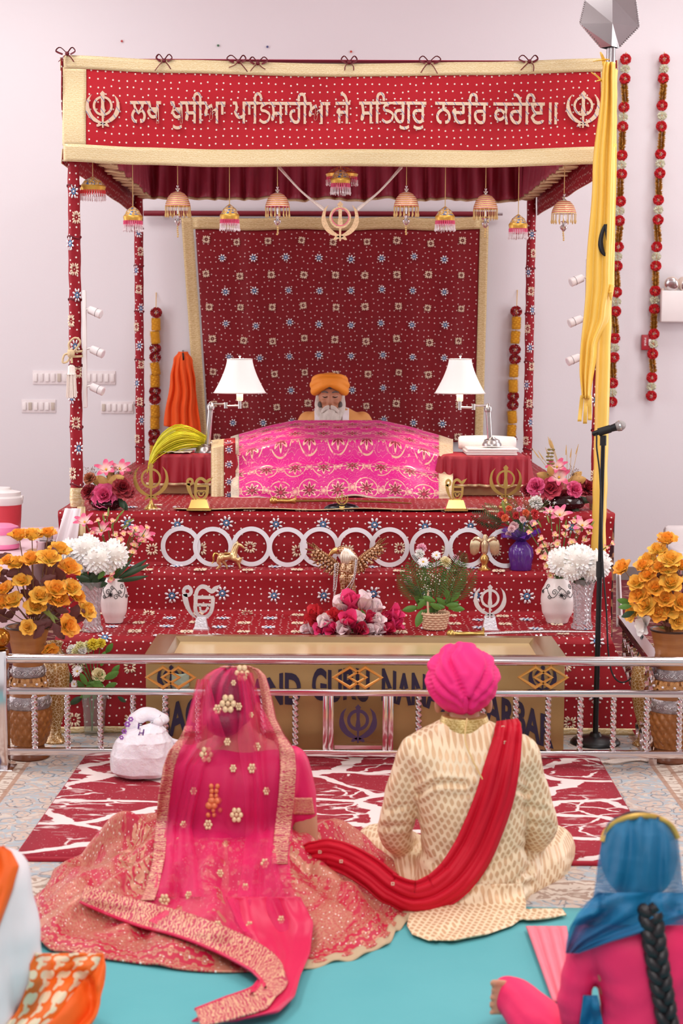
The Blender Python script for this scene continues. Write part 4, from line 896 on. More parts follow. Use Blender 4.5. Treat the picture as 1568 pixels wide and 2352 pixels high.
mb.build('knot', M_SAFF, root, world=True)
for nm, px in (('garland_twist', 1403),):
    mb = MB(); mb.tube(curve([P(1405, 655, YG - .08), P(1402, 672, YG - .09), P(1403, 690, YG - .085)], 10), [.012, .014, .010, .013, .009, .012, .008, .009, .006, .005, .003], 8); mb.build('hanging_knot', M_SAFF, root, world=True)

# ================================================================== spotlights on bars at the front posts
M_WHT = mat('white_enamel', '#f1eae8', .35, 0, .03); M_WHT2 = mat('white_plastic', '#e9e0e0', .45, 0, .04)
def track(px0, px1, y0, y1, spots, sgn, label, Y):
    c = P((px0 + px1) / 2, (y0 + y1) / 2, Y); r = thing('spotlight_bar', label, 'light', c); s = Y / F
    MB().box(c, ((px1 - px0) * s, .03, (y1 - y0) * s), bev=.006).build('bar', M_WHT, r, world=True)
    for px, py in spots:
        h = P(px, py, Y); dd = V((sgn * .8, -.25, -.32)).normalized(); a = V((c.x + sgn * .008, Y, h.z + .012))
        arm = MB().tube([a, lerp(a, h, .45) + V((0, 0, .01)), h], .006, 8).build('swivel_arm', M_WHT, r, world=True)
        o = MB().tube([h - dd * .034, h - dd * .03, h + dd * .038, h + dd * .04], [.017, .021, .0235, .021], 16).build('spotlight_head', M_WHT2, r, world=True)
        MB().tube([h + dd * .012, h + dd * .014], .0237, 16).build('head_seam', mat('seam_grey', '#8f8788', .5), o, world=True)
        MB().tube([h + dd * .0395, h + dd * .0405], .018, 16).build('lens', mat('lens_glass', '#d9d4d6', .1), o, world=True)
track(190, 199, 668, 936, [(217, 716), (222, 807), (222, 893)], 1, 'white bar with three small spotlights on the left front post', 8.84)
track(1343, 1352, 596, 868, [(1325, 643), (1322, 737), (1318, 825)], -1, 'white bar with three small spotlights by the right front post', 8.84)

# tasselled cord tied round the left post
M_ROPE = mat('cream_rope', '#dcc39a', .7, 0, .15, 90, bump=.8, bscale=160)
YT = 8.80; c = P(172, 812, YT); root = thing('tassel_cord', 'cream rope tied in a bow with tassel on the left front post', 'cord', c)
for k, dz in enumerate((-.010, .016)):
    MB().tube([V((-1.380 + .042 * math.cos(a), YF + .042 * math.sin(a), c.z + dz + .006 * math.sin(a))) for a in [2 * PI * i / 28 for i in range(28)]], .006, 8, closed=True).build('rope_wrap', M_ROPE, root, world=True)
MB().tube(curve([P(163, 812, YT), P(158, 790, YT - .01), P(172, 776, YT - .012), P(184, 784, YT - .01), P(176, 800, YT), P(163, 812, YT)], 30), .0055, 8).build('upper_loop', M_ROPE, root, world=True)
MB().tube(curve([P(163, 812, YT), P(148, 815, YT - .01), P(144, 832, YT - .012), P(155, 830, YT - .01), P(163, 815, YT)], 26), .0055, 8).build('lower_loop', M_ROPE, root, world=True)
MB().ball(P(163, 812, YT - .01), (.02, .016, .022), 12, 8).build('knot', M_ROPE, root, world=True)
MB().tube([P(164, 818, YT - .012), P(165, 834, YT - .012)], .006, 8).build('tassel_stem', M_ROPE, root, world=True)
MB().lathe([(.008, 0), (.018, -.008), (.02, -.04), (.024, -.05)], P(164, 838, YT - .012), 16).build('tassel_head', M_PEARL, root, world=True)
mb = MB(); hd = P(164, 860, YT - .012)
for k in range(26):
    a = k * 2.4; q = .021 * math.sqrt((k + .5) / 26); p = hd + V((q * math.cos(a), q * math.sin(a), 0)); mb.tube([p, p + V((.006 * math.cos(a), .006 * math.sin(a), -.115 - .01 * random.random()))], .003, 5)
mb.build('tassel_fringe', M_PEARL, root, world=True)

# ================================================================== things on the back wall
def switchplate(px0, px1, py0, py1, n, label, dark=()):
    Y = YW - .004; a, b = P(px0, py1, Y), P(px1, py0, Y); c = (a + b) / 2; r = thing('switch_plate', label, 'switch', c)
    MB().box(c, (b.x - a.x, .008, b.z - a.z), bev=.003).build('plate', M_WHT2, r, world=True); w = (b.x - a.x) / n
    for k in range(n): MB().box((a.x + w * (k + .5), Y - .008, c.z), (w * .58, .010, (b.z - a.z) * .58), rot=Matrix.Rotation(.08 if k % 2 else -.05, 3, 'X'), bev=.0015).build('rocker_switch', mat('grey_switch', '#c9bcae', .5) if k in dark else M_WHT, r, world=True)
switchplate(75, 265, 852, 883, 14, 'long white switch plate behind the left front post', (4,)); switchplate(50, 128, 918, 948, 6, 'short white switch plate left of the left front post', (1, 5)); switchplate(232, 307, 922, 950, 6, 'short white switch plate between the two left posts', (0,))
# emergency light
Y = YW - .07; a, b = P(1514, 740, Y), P(1614, 668, Y); c = (a + b) / 2; root = thing('emergency_light', 'white emergency light box with two lamp heads on the wall', 'light', c)
MB().box(c, (b.x - a.x, .13, b.z - a.z), bev=.01).build('housing', M_WHT, root, world=True)
for k, (px, rr) in enumerate(((1543, 17), (1572, 18))):
    h = P(px, 652, Y - .03); dd = V((.55 if k else -.35, -.75, -.25)).normalized(); R = rr * Y / F
    o = MB().tube([h - dd * .05, h - dd * .035, h, h + dd * .02], [R * .35, R * .8, R, R], 18).build('lamp_head', mat('beige_plastic', '#e0cdbf', .4), root, world=True)
    MB().ball(h + dd * .018, (R * .92, R * .92, R * .3), 16, 8, rot=basis(dd)).build('reflector', M_SILV, o, world=True)
    MB().tube([h - dd * .03, V((h.x - dd.x * .03, Y, b.z))], .012, 8).build('neck', mat('beige_plastic', ''), root, world=True)
MB().tube([P(1521, 662, Y), P(1521, 670, Y)], .012, 8).build('test_knob', mat('beige_plastic', ''), root, world=True)
Y = YW - .03; a, b = P(1472, 804, Y), P(1503, 769, Y); c = (a + b) / 2; root = thing('fire_alarm_station', 'small red fire alarm pull station behind the right garland', 'alarm', c)
MB().box(c, (b.x - a.x, .05, b.z - a.z), bev=.005).build('case', mat('alarm_red', '#a81f2c', .4), root, world=True)
mb = MB(); put_text(mb, 'FIRE', front(c + V((-.032, -.0265, .034))) @ Matrix.Rotation(-PI / 2, 4, 'Z'), .06, .013, .001); mb.build('lettering', M_WHT, root, False, world=True)
MB().box(c + V((.01, -.028, -.0)), (.02, .01, .05), bev=.003).build('pull_handle', M_WHT, root, world=True)
for px, py, cc, nm in ((280, 95, '#b03030', 'red'), (501, 105, '#3f6b4a', 'green'), (614, 108, '#454a80', 'blue'), (806, 119, '#c04a3a', 'orange')):
    o = MB().lathe([(.0, -.012), (.009, -.010), (.006, -.004), (.003, 0)], n=10, mtx=Matrix.Rotation(-PI / 2, 3, 'X')).build('wall_pin', mat('pin_' + nm, cc, .4)); o.location = P(px, py, YW - .001); tag(o, 'tiny ' + nm + ' pin stuck in the wall above the canopy', 'pin')

# orange scarf on a wall hook
t = NT('orange_muslin'); v = t.coord(); t.set(col=t.mix(t.noise(v, 6, 3), lin('#e04a08'), lin('#ef5d12')), rough=.75); t.bump(t.noise(t.mapping(v, (60, 60, 5)), 1, 2), .4, .01); M_OR = t.m
YO = 12.78; root = thing('orange_scarf', 'bright orange scarf hanging from a hook left of the backdrop', 'scarf', P(420, 815, YO))
def scarf(u, v):
    py = lerp(808, lerp(978, 1002, u) - 40 * max(0, .12 - abs(u - .42)) * 0, v); w = tab([(0, 10), (.1, 22), (.35, 30), (1, 41)], v); cx = tab([(0, 420), (.4, 420), (1, 419)], v)
    return P(cx + (u * 2 - 1) * w + 1.5 * math.sin(v * 5 + u * 9), py, YO - .035 * math.sin(u * PI) - .016 * math.sin(u * 26 + nz(v * 3) * 2) * min(1, v * 3))
mb = MB(); mb.grid(scarf, 90, 40); mb.build('scarf_cloth', M_OR, root, world=True, solid=.006)
MB().tube(curve([P(420, 806, YW - .01), P(420, 812, YO - .05), P(421, 822, YO - .075), P(421, 826, YO - .06)], 10), .007, 8).build('hook', M_BLK, root, world=True)
mb = MB(); mb.grid(lambda u, v: P(lerp(404, 442, u), lerp(960, 1020, v), YO - .0 - .012 * math.sin(u * 20)), 30, 10); mb.build('inner_fold', M_OR, root, world=True, solid=.006)

# yellow hair whisk lying on the left table
root = thing('hair_whisk', 'yellow hair whisk arching over the left side table', 'whisk', V((P(400, 1030, YL).x, YL + .1, ZTL)))
mb = MB(); rnd = random.Random(4)
for k in range(220):
    a, b = rnd.gauss(0, 1), rnd.gauss(0, 1); d1 = rnd.uniform(0, 1)
    pts = [P(474, 1016 + 5 * a, YL + .2), P(440, 1006 + 9 * a, YL + .15 + .02 * b), P(405, 1006 + 12 * a + 4 * d1, YL + .10 + .03 * b), P(370, 1026 + 11 * a + 4 * d1, YL + .06 + .03 * b), P(350 - 4 * d1, 1052 + 6 * a + 6 * d1, YL - .0 + .03 * b), P(342 - 5 * d1, 1078 + 10 * d1, YL - .035 + .01 * b)]
    mb.tube(curve(pts, 12), [.0022] * 11 + [.0015, .0008], 4)
mb.build('yellow_hair', mat('yellow_hair', '#d9d22a', .45, 0, .2, 30), root, world=True)['kind'] = 'stuff'
MB().tube([P(468, 1016, YL + .2), P(486, 1020, YL + .22), P(520, 1024, YL + .24)], [.018, .014, .012], 12).build('handle', M_SILV, root, world=True)

# ================================================================== plastic bag on the rug
t = NT('thin_plastic'); v = t.coord(); t.set(col=t.mix(t.noise(v, 7, 4), lin('#e6dce4'), lin('#f6f0f4')), rough=.3, spec=.5, sss=.15); t.bump(t.noise(v, 22, 5, .6), .5, .02); M_BAG = t.m
cb = Q(328, 1778, .04); root = thing('plastic_bag', 'knotted white plastic carrier bag with purple print on the rug', 'bag', cb); s = cb.y / F
mb = MB()
ns = 48
def bagp(u, v):
    a = 2 * PI * u; h = v; R = tab([(0, .001), (.02, 62), (.12, 74), (.3, 76), (.5, 66), (.68, 44), (.82, 22), (.9, 10), (1, 13)], h); z = tab([(0, 0), (.02, 0), (.12, 10), (.3, 50), (.5, 82), (.68, 104), (.82, 116), (.9, 122), (1, 124)], h)
    k = 1 + .10 * nz(math.cos(a) * 1.6, math.sin(a) * 1.6, h * 2.2) + .05 * abs(math.sin(a * 7 + 3 * nz(h * 2, a))) * max(0, h - .25) * 1.6 - .07 * abs(nz(math.cos(a) * 3, math.sin(a) * 3, h * 5))
    ox = tab([(0, 0), (.5, 4), (1, 32)], h); return cb + V((ox * s + R * k * s * math.cos(a) * 1.0, R * k * s * math.sin(a) * .8, z * s))
mb.grid(bagp, 90, 60, closeu=True); mb.build('bag_body', M_BAG, root, world=True)
kn = bagp(0, .9); kn = cb + V((36 * s, 0, 122 * s))
mb = MB(); mb.ball(kn, .022, 14, 10); mb.build('knot', M_BAG, root, world=True)
def handle(pts, w, nm):
    L = curve(pts, 24); mb = MB()
    mb.tube(L, [w * q for q in [.5 + .5 * min(1, i / 8) + .12 * nz(i * .7) for i in range(25)]], 14, flat=.6); o = mb.build(nm, M_BAG, root, world=True)
handle([kn, P(372, 1652, 6.9), P(340, 1640, 6.9), P(318, 1648, 6.89), P(307, 1662, 6.88), P(312, 1690, 6.86)], .040, 'handle_loop')
handle([kn, P(385, 1698, 6.88), P(405, 1708, 6.88), P(424, 1712, 6.88)], .024, 'handle_ear')
mb = MB(); rp = lambda px, py: P(px, py, 6.9)
M_PUR = mat('purple_print', '#9d55b5', .5); 
for body, px, py, w, h in (('F', 318, 1684, 10, 11), ('H', 322, 1694, 13, 11)):
    c = cb + V(((px - 328) * s, 0, (1778 - py) * s + .03)); mb2 = MB(); put_text(mb2, body, front((0, 0, 0)), w * s, h * s, .004, 0, .02)
    for i, p in enumerate(mb2.v):
        q = c + p; zz = (q.z - cb.z) / s; hh = tab([(0, 0), (50, .3), (82, .5), (104, .68), (122, .9)], zz); R = tab([(.3, 76), (.5, 66), (.68, 44), (.82, 22)], hh); xx = (q.x - cb.x) / s - tab([(0, 0), (.5, 4), (1, 32)], hh); q.y = cb.y - max(0, R * R - xx * xx) ** .5 * s * .83 - .004; mb2.v[i] = q
    mb2.build('printed_letter', mat('purple_letters', '#7a3f96', .5), root, False, world=True)
for px, py, R0 in ((301, 1664, 6), (293, 1676, 7), (287, 1690, 6), (282, 1702, 5)):
    c = cb + V(((px - 328) * s, 0, (1778 - py) * s + .03)); zz = (c.z - cb.z) / s; hh = tab([(0, 0), (50, .3), (82, .5), (104, .68), (122, .9)], zz); R = tab([(.3, 76), (.5, 66), (.68, 44), (.82, 22)], hh); xx = (c.x - cb.x) / s; c.y = cb.y - max(0, R * R - xx * xx) ** .5 * s * .8 - .004
    mb = MB()
    for k in range(6): a = k * PI / 3; mb.ball(c + V((.7 * R0 * s * math.cos(a), 0, .7 * R0 * s * math.sin(a))), (.4 * R0 * s, .003, .4 * R0 * s), 8, 4)
    mb.build('printed_flower', M_PUR, root, world=True)

# pearl string lying by the right vase
root = thing('pearl_string', 'strings of pearl beads lying on the carpet below the railing at right', 'beads', Q(1420, 1748, .02)); rnd = random.Random(8)
for j in range(3):
    mb = MB(); L = curve([Q(1338, 1740 + 3 * j, .02), Q(1370, 1752 - 2 * j, .02), Q(1410, 1746 + 3 * j, .02), Q(1450, 1742 + 2 * j, .02), Q(1488, 1748 - 2 * j, .02)], 60)
    for p in L: mb.ball(p, .0056, 6, 4)
    mb.build('bead_strand', M_PEARL, root, world=True)

# ================================================================== left: table with cooler, tub and tin
root = thing('side_table_pink', 'table under a pale pink cloth at the left edge behind the orange flowers', 'table', V((-2.1, 9.3, 0)))
def tcl(u, v):
    x = lerp(-3.2, -1.58, u); y = lerp(8.45, 10.1, v); return V((x, y, .70 + .004 * nz(x * 4, y * 4)))
M_PKC = mat('pale_pink_cloth', '#eccbd3', .6, 0, .05, 4)
MB().box((-2.39, 9.28, .685), (1.6, 1.62, .03), bev=.006).build('table_top', M_WOOD, root, world=True)
mb = MB(); mb.grid(tcl, 20, 20); to = mb.build('table_cloth', M_PKC, root, world=True, solid=.004)
mb = MB(); mb.grid(lambda u, v: V((lerp(-3.2, -1.58, u), 8.445 - .02 * v - .02 * v * math.sin(u * 50), lerp(.70, .30, v))), 90, 8); mb.build('cloth_drop', M_PKC, root, world=True, solid=.004)
mb = MB(); mb.grid(lambda u, v: V((-1.575 + .02 * v + .015 * v * math.sin(u * 40), lerp(8.45, 10.1, u), lerp(.70, .30, v))), 60, 8); mb.build('cloth_side', M_PKC, root, world=True, solid=.004)
for x, y in ((-1.66, 8.55), (-1.66, 10.0), (-3.1, 8.55), (-3.1, 10.0)): MB().tube([V((x, y, 0)), V((x, y, .68))], .02, 8).build('leg', M_STEEL, root, world=True)
Yc = 9.5; b = P(3, 1240, Yc); b.z = .705; s = Yc / F; zt = P(3, 1125, Yc).z
root = thing('drink_cooler', 'red insulated drink cooler with white lid on the pink table', 'cooler', b); hb = P(3, 1150, Yc).z - b.z
MB().lathe([(.095, 0), (.105, .01), (.112, hb * .5), (.116, hb - .02)], b, 28).build('red_body', mat('cooler_red', '#d2404c', .4), root, world=True)
MB().lathe([(.118, hb - .02), (.124, hb - .012), (.124, hb + .02), (.112, hb + .03), (.112, hb + .05), (.06, hb + .062), (.055, hb + .075), (0, hb + .08)], b, 28).build('white_lid', M_WHT, root, world=True)
MB().box(b + V((.118, 0, hb + .018)), (.016, .03, .024), bev=.004).build('handle_lug', M_WHT, root, world=True)
Yc = 9.0; b = P(2, 1266, Yc); b.z = .705; root = thing('pink_tub', 'round pink and white food tub on the pink table', 'tub', b)
MB().lathe([(.09, 0), (.10, .006), (.10, .02), (.096, .028)], b, 28).build('pink_foot', mat('tub_pink', '#ef7fae', .35), root, world=True)
MB().lathe([(.096, .028), (.099, .05), (.097, .08)], b, 28).build('pale_wall', mat('tub_pale', '#f3d9de', .4), root, world=True)
MB().lathe([(.101, .08), (.103, .095), (.095, .118), (.06, .132), (0, .136)], b, 28).build('pink_lid', mat('tub_pink', ''), root, world=True)
Yc = 8.9; b = P(106, 1262, Yc); b.z = .705; root = thing('steel_tin', 'small steel tin behind the orange flowers on the pink table', 'tin', b)
MB().lathe([(.048, 0), (.05, .004), (.05, .045), (.052, .047), (.052, .055), (.02, .06), (0, .06)], b, 24).build('tin_can', M_STEEL, root, world=True)
MB().lathe([(.035, .06), (.037, .064), (.037, .115), (.032, .12)], b, 24).build('glass_jar', mat('frosted_glass', '#eadfe0', .15, trans=.5), root, world=True)
# satin cloth at the stage corner
def satin(u, v):
    px = lerp(lerp(150, 128, v), lerp(186, 176, v), u); return P(px, lerp(1168 + 10 * math.sin(u * PI) * 0, 1246, v), 8.56 + .05 * (1 - v) ** 2 - .010 * math.sin(u * 11 + v * 2))
mb = MB(); mb.grid(satin, 40, 24); o = mb.build('satin_cloth', mat('white_satin', '#f1e6ea', .3, 0, .04, 5), solid=.006); tag(o, 'white satin cloth hanging over the left front corner of the stage', 'cloth')
o = MB(); o.grid(lambda u, v: P(lerp(178, 196, u), lerp(1164, 1232, v), 8.585 + .08 * (1 - v) ** 2 + .006 * math.sin(u * 9)), 8, 12); o = o.build('gold_sash', M_GOLDTRIM, solid=.005); tag(o, 'gold brocade sash falling beside the white satin at the left post', 'sash')
# chair and cloth at the right edge
b = P(1600, 1330, 11.2); b.z = 0; root = thing('covered_chair', 'white covered chair at the right edge near the wall', 'chair', b)
zt = P(1560, 1207, 11.2).z
mb = MB(); mb.box((b.x, 11.2, (zt + .45) / 2), (.46, .07, zt - .45), bev=.03); mb.build('backrest', M_WHT2, root, world=True)
MB().box((b.x, 10.98, .45), (.46, .46, .08), bev=.03).build('seat', M_WHT2, root, world=True)
for sx in (-.2, .2):
    for sy in (10.8, 11.2): MB().tube([V((b.x + sx, sy, 0)), V((b.x + sx, sy, .42))], .018, 8).build('leg', M_STEEL, root, world=True)
mb = MB(); mb.grid(lambda u, v: P(lerp(1415, 1424 + 6 * v, u), lerp(1318, 1440, v), 8.70 + .012 * math.sin(u * 6)), 8, 14); o = mb.build('white_cloth_strip', M_WHT2, solid=.005); tag(o, 'white cloth strip hanging at the right side of the stage', 'cloth')

# ================================================================== flower kit
def petal_mat(name, base, tip, rough=.55, spread=(.15, .85), var=.03):
    t = NT(name); _, y, _ = t.sep(t.coord('UV')); c = t.mix(t.step(y, *spread), lin(base), lin(tip)); q = t.noise(t.coord(), 25)
    t.set(col=t.mix(t.math('MULTIPLY', q, var), c, (1, 1, 1, 1)), rough=rough, sss=.25); t.b.inputs['Subsurface Radius'].default_value = (.01, .006, .004); MATS[name] = t.m; return t.m
def petal(mb, az, tilt, L, W, cup=.3, curl=0, z0=0, nu=4, nv=5, mi=0, sh=.65, ruff=0, r0=0):
    ca, sa = math.cos(az), math.sin(az); tl, cu = math.radians(tilt), math.radians(curl); r, z = r0, z0; pts = []; uvs = []
    for j in range(nv + 1):
        t = j / nv; th = tl + cu * t
        if j: r += math.sin(th) * L / nv; z += math.cos(th) * L / nv
        w = W * max(.06, math.sin(PI * min(1, .10 + t * .84))) ** sh
        for i in range(nu + 1):
            u = i / nu * 2 - 1; k = cup * w * u * u + ruff * math.sin(u * 5 + az * 7) * t; rr = r - math.cos(th) * k; zz = z + math.sin(th) * k; y = u * w
            pts.append(V((rr * ca - y * sa, rr * sa + y * ca, zz))); uvs.append((i / nu, t))
    mb.add(pts, [(j * (nu + 1) + i, j * (nu + 1) + i + 1, (j + 1) * (nu + 1) + i + 1, (j + 1) * (nu + 1) + i) for j in range(nv) for i in range(nu)], mi, uvs)
def layers(ls, mats, name, seed=1, centre=None, nu=4, nv=5):
    mb = MB(); r = random.Random(seed)
    for k, (n, tilt, L, W, cup, curl, ruff) in enumerate(ls):
        for i in range(n): petal(mb, 2 * PI * (i + .5 * (k % 2) + r.uniform(-.12, .12)) / n, tilt + r.uniform(-6, 6), L * r.uniform(.9, 1.08), W, cup, curl + r.uniform(-8, 8), .0, nu, nv, 0, ruff=ruff)
    if centre: mb.ball((0, 0, centre[1]), centre[0], 10, 6, 1)
    return mb.mesh(name, mats)
PM = {}
PM['orange'] = [petal_mat('orange_petal', '#ffd85e', '#ffae34'), petal_mat('amber_petal', '#ffe272', '#ffc044')]
M_LEAFS = mat('leaf_green', '#5f8f3c', .5, 0, .25, 14); M_LEAFD = mat('leaf_dark', '#2f4a2c', .45, 0, .25, 14); M_LEAFM = mat('leaf_maroon', '#6d3a38', .55, 0, .3, 14); M_LEAFG = mat('leaf_gold', '#d8aa62', .4, .15, .15, 10); M_STEM = mat('stem_green', '#5d7a3a', .6); M_TWIG = mat('twig_brown', '#7d5a3a', .7); M_CTR = mat('flower_yellow', '#e0b32c', .7)
FL = {}
for k, m in enumerate(PM['orange']): FL['orange%d' % k] = layers([(4, 8, .46, .20, .7, 8, 0), (5, 24, .52, .25, .5, 15, .02), (6, 46, .55, .27, .35, 22, .035)], m, 'orange_flower', k + 1)
def rose(name, base, tip, seed=3): return layers([(3, 4, .36, .16, 1.0, 0, 0), (4, 14, .40, .20, .8, 14, .01), (5, 28, .45, .25, .6, 34, .02), (6, 48, .50, .29, .4, 46, .03), (7, 66, .52, .29, .3, 40, .035)], petal_mat(name, base, tip), 'rose', seed)
FL['rose_red'] = rose('red_rose_petal', '#5a0814', '#a01426'); FL['rose_pink'] = rose('pink_rose_petal', '#d93a6c', '#ef5f96'); FL['rose_coral'] = rose('coral_rose_petal', '#8c1730', '#d2405a'); FL['rose_brown'] = rose('brown_rose_petal', '#7a3420', '#b0603a'); FL['rose_cream'] = rose('cream_rose_petal', '#e6cf8e', '#f0e2b4'); FL['rose_pale'] = rose('pale_rose_petal', '#efa6b4', '#f6cfd2')
FL['pom'] = layers([(6 + 3 * k, 4 + 13.5 * k, .47 + .004 * k, .075, .5, 20, 0) for k in range(9)], [petal_mat('white_pom_petal', '#f3ede2', '#fdfaf7', spread=(.05, .5)), mat('pom_core', '#f6f0e8', .8)], 'pom_flower', 5, (.34, .12), nu=2, nv=4)
def lily(name, base, tip, seed): return layers([(3, 34, .62, .12, .35, 48, 0), (3, 42, .60, .14, .3, 46, 0)], [petal_mat(name, base, tip, spread=(.3, .75)), M_CTR], 'lily', seed, (.05, .12))
FL['lily_pink'] = lily('pink_lily_petal', '#f4cfc6', '#e0507e', 2); FL['lily_white'] = layers([(4, 30, .5, .2, .5, 30, .02), (5, 52, .56, .22, .4, 30, .02)], petal_mat('white_petal', '#f0e8e4', '#fbf7f6'), 'white_flower', 3)
FL['lily_rose'] = lily('rose_lily_petal', '#f3d2bc', '#e56a94', 4)
FL['orchid'] = layers([(2, 62, .46, .22, .3, 10, 0), (3, 70, .46, .18, .3, 10, 0)], [petal_mat('orchid_petal', '#f0d39a', '#ec8a92', spread=(.3, .8)), M_CTR], 'orchid', 4, (.07, .04))
FL['tulip_hot'], FL['tulip_red'], FL['tulip_pale'], FL['tulip_dark'] = [layers([(3, 8, .74, .29, .6, -6, 0), (3, 20, .78, .33, .5, 8, .01)], petal_mat('tulip_' + n, a, b), 'tulip', i) for i, (n, a, b) in enumerate((('hot', '#d91c62', '#ee3c80'), ('red', '#b8101e', '#dc2838'), ('pale', '#f9cdd2', '#fee8ea'), ('dark', '#a30c3c', '#cf1e52')))]
FL['daisy'] = layers([(18, 76, .5, .055, .2, 12, 0), (14, 64, .44, .05, .2, 10, 0)], [petal_mat('daisy_petal', '#eadfe0', '#f7f1f2'), M_CTR], 'daisy', 6, (.09, .05))
FL['carn_white'], FL['carn_pink'], FL['carn_red'], FL['carn_yellow'], FL['carn_cream'], FL['carn_orange'] = [layers([(6 + 2 * k, 8 + 20 * k, .48, .14, .3, 24, .05) for k in range(5)], petal_mat('carnation_' + n, a, b), 'carnation', 7) for n, a, b in (('white', '#ece4da', '#f8f3ee'), ('pink', '#ec8fae', '#f4b0c4'), ('red', '#b5142a', '#e03a3c'), ('yellow', '#dcb81e', '#f0d838'), ('cream', '#e6da8c', '#f2ecb8'), ('orange', '#d84a28', '#ee7040'))]
def leafmesh(m, W=.16, bend=.25, name='leaf', serr=0):
    mb = MB(); nv, nu = 8, 4; pts = []; uvs = []
    for j in range(nv + 1):
        t = j / nv; w = W * math.sin(PI * min(1, .04 + t * .95)) ** .8 * (1 + serr * math.sin(t * 30))
        for i in range(nu + 1): u = i / nu * 2 - 1; pts.append(V((u * w, bend * t * t * .8 + .25 * abs(u) * w, t - bend * .3 * t * t))); uvs.append((i / nu, t))
    mb.add(pts, [(j * (nu + 1) + i, j * (nu + 1) + i + 1, (j + 1) * (nu + 1) + i + 1, (j + 1) * (nu + 1) + i) for j in range(nv) for i in range(nu)], 0, uvs); return mb.mesh(name, m)
LF = dict(green=leafmesh(M_LEAFS, .2), dark=leafmesh(M_LEAFD, .2), maroon=leafmesh(M_LEAFM, .24, .3, serr=.12), gold=leafmesh(M_LEAFG, .26, .35), strap=leafmesh(M_LEAFD, .07, .5), thin=leafmesh(mat('leaf_olive', '#8a9a4a', .5), .10, .3))
def fern(m):
    mb = MB(); mb.tube([V((0, .25 * t * t, t)) for t in [i / 10 for i in range(11)]], [.012 * (1.1 - i / 10) for i in range(11)], 5)
    for k in range(15):
        t = .12 + k * .06; L = .26 * math.sin(PI * (.15 + .8 * t)) + .04
        for s in (-1, 1):
            b = V((0, .25 * t * t, t)); e = b + V((s * L, .05, L * .55)); w = V((0, 0, .022)); m1 = (b + e) / 2 + V((0, .01, .03)); mb.add([b, m1 + w, e, m1 - w], [(0, 1, 2, 3)])
    return mb.mesh('fern_frond', m)
LF['fern'] = fern(M_LEAFD); LF['fern2'] = fern(mat('fern_green', '#5c7f45', .55, 0, .2))
def sprig(m, n=26, name='sprig'):
    mb = MB(); r = random.Random(2); mb.tube([V((0, 0, 0)), V((.02, .02, .5)), V((0, .05, .75))], .006, 4)
    for k in range(n):
        p = V((r.gauss(0, .16), r.gauss(0, .16), r.uniform(.45, 1.05))); mb.tube([V((0, .03, .5)), p], .003, 3, mi=0); mb.ball(p, .022, 5, 4, 1)
    return mb.mesh(name, m)
LF['breath'] = sprig([M_STEM, mat('baby_breath', '#f3e9e6', .7)]); LF['berry'] = sprig([M_TWIG, mat('brown_berry', '#7a4a2c', .5)], 40)

def bouquet(name, label, mouth, flowers, leaves=(), stems=True, mstem=None, centre=None, rough_leaf=None, cat='flowers', face=.55, dome=.10, Yc=None, seed=1):
    """flowers: (kind, px, py, size px); leaves: (kind, px, py, length px, lean degrees)"""
    mouth = V(mouth); r = thing(name, label, cat, mouth); Yc = Yc or mouth.y; rnd = random.Random(seed)
    xs = [f[1] for f in flowers]; ys = [f[2] for f in flowers]; cx, cy = centre or ((min(xs) + max(xs)) / 2, (min(ys) + max(ys)) / 2); rx, ry = max(12, (max(xs) - min(xs)) / 2 + 8), max(12, (max(ys) - min(ys)) / 2 + 8)
    pn = {'o': 'orange_flower'}
    for kd, px, py, sz in flowers:
        e = ((px - cx) / rx) ** 2 + ((py - cy) / ry) ** 2; Y = Yc - dome * math.sqrt(max(0, 1.05 - min(1, e))) + rnd.uniform(-.02, .02)
        p = P(px, py, Y); s = sz * Y / F; c3 = P(cx, cy + ry * .6, Yc); d = (p - c3).normalized() * (1 - face) + V((rnd.uniform(-.15, .15), -1, .45)).normalized() * face; d.normalize()
        R = basis(d) @ Matrix.Rotation(rnd.uniform(0, 6.28), 3, 'Z'); me = FL[kd]; depth = .22 if not kd.startswith(('tulip', 'lily')) else .3
        inst(me.name.split('.')[0], me, r, p - d * s * depth - mouth, R, s)
        if stems: q = p - d * s * depth; MB().tube(curve([q + d * s * .05, lerp(q, mouth, .35) - d * s * .3, lerp(q, mouth, .8) + V((0, 0, .01)), mouth + V((rnd.uniform(-.01, .01), rnd.uniform(-.01, .01), -.03))], 8), .0022, 5).build('stem', mstem or M_STEM, r, world=True)
    for kd, px, py, sz, lean in leaves:
        Y = Yc - dome * rnd.uniform(-.3, .75); p = P(px, py, Y); s = sz * Y / F; a = math.radians(lean)
        d = V((math.sin(a), -.35 + rnd.uniform(-.2, .2), math.cos(a))).normalized(); q = V((0, -1, 0)); x = d.cross(q).normalized(); R = Matrix((x, d.cross(x) * 1.0, d)).transposed()
        inst({'fern': 'fern_frond', 'fern2': 'fern_frond', 'breath': 'baby_breath_sprig', 'berry': 'berry_twig'}.get(kd, 'leaf'), LF[kd], r, p - mouth, R, s)
    return r
rn = random.Random(11)
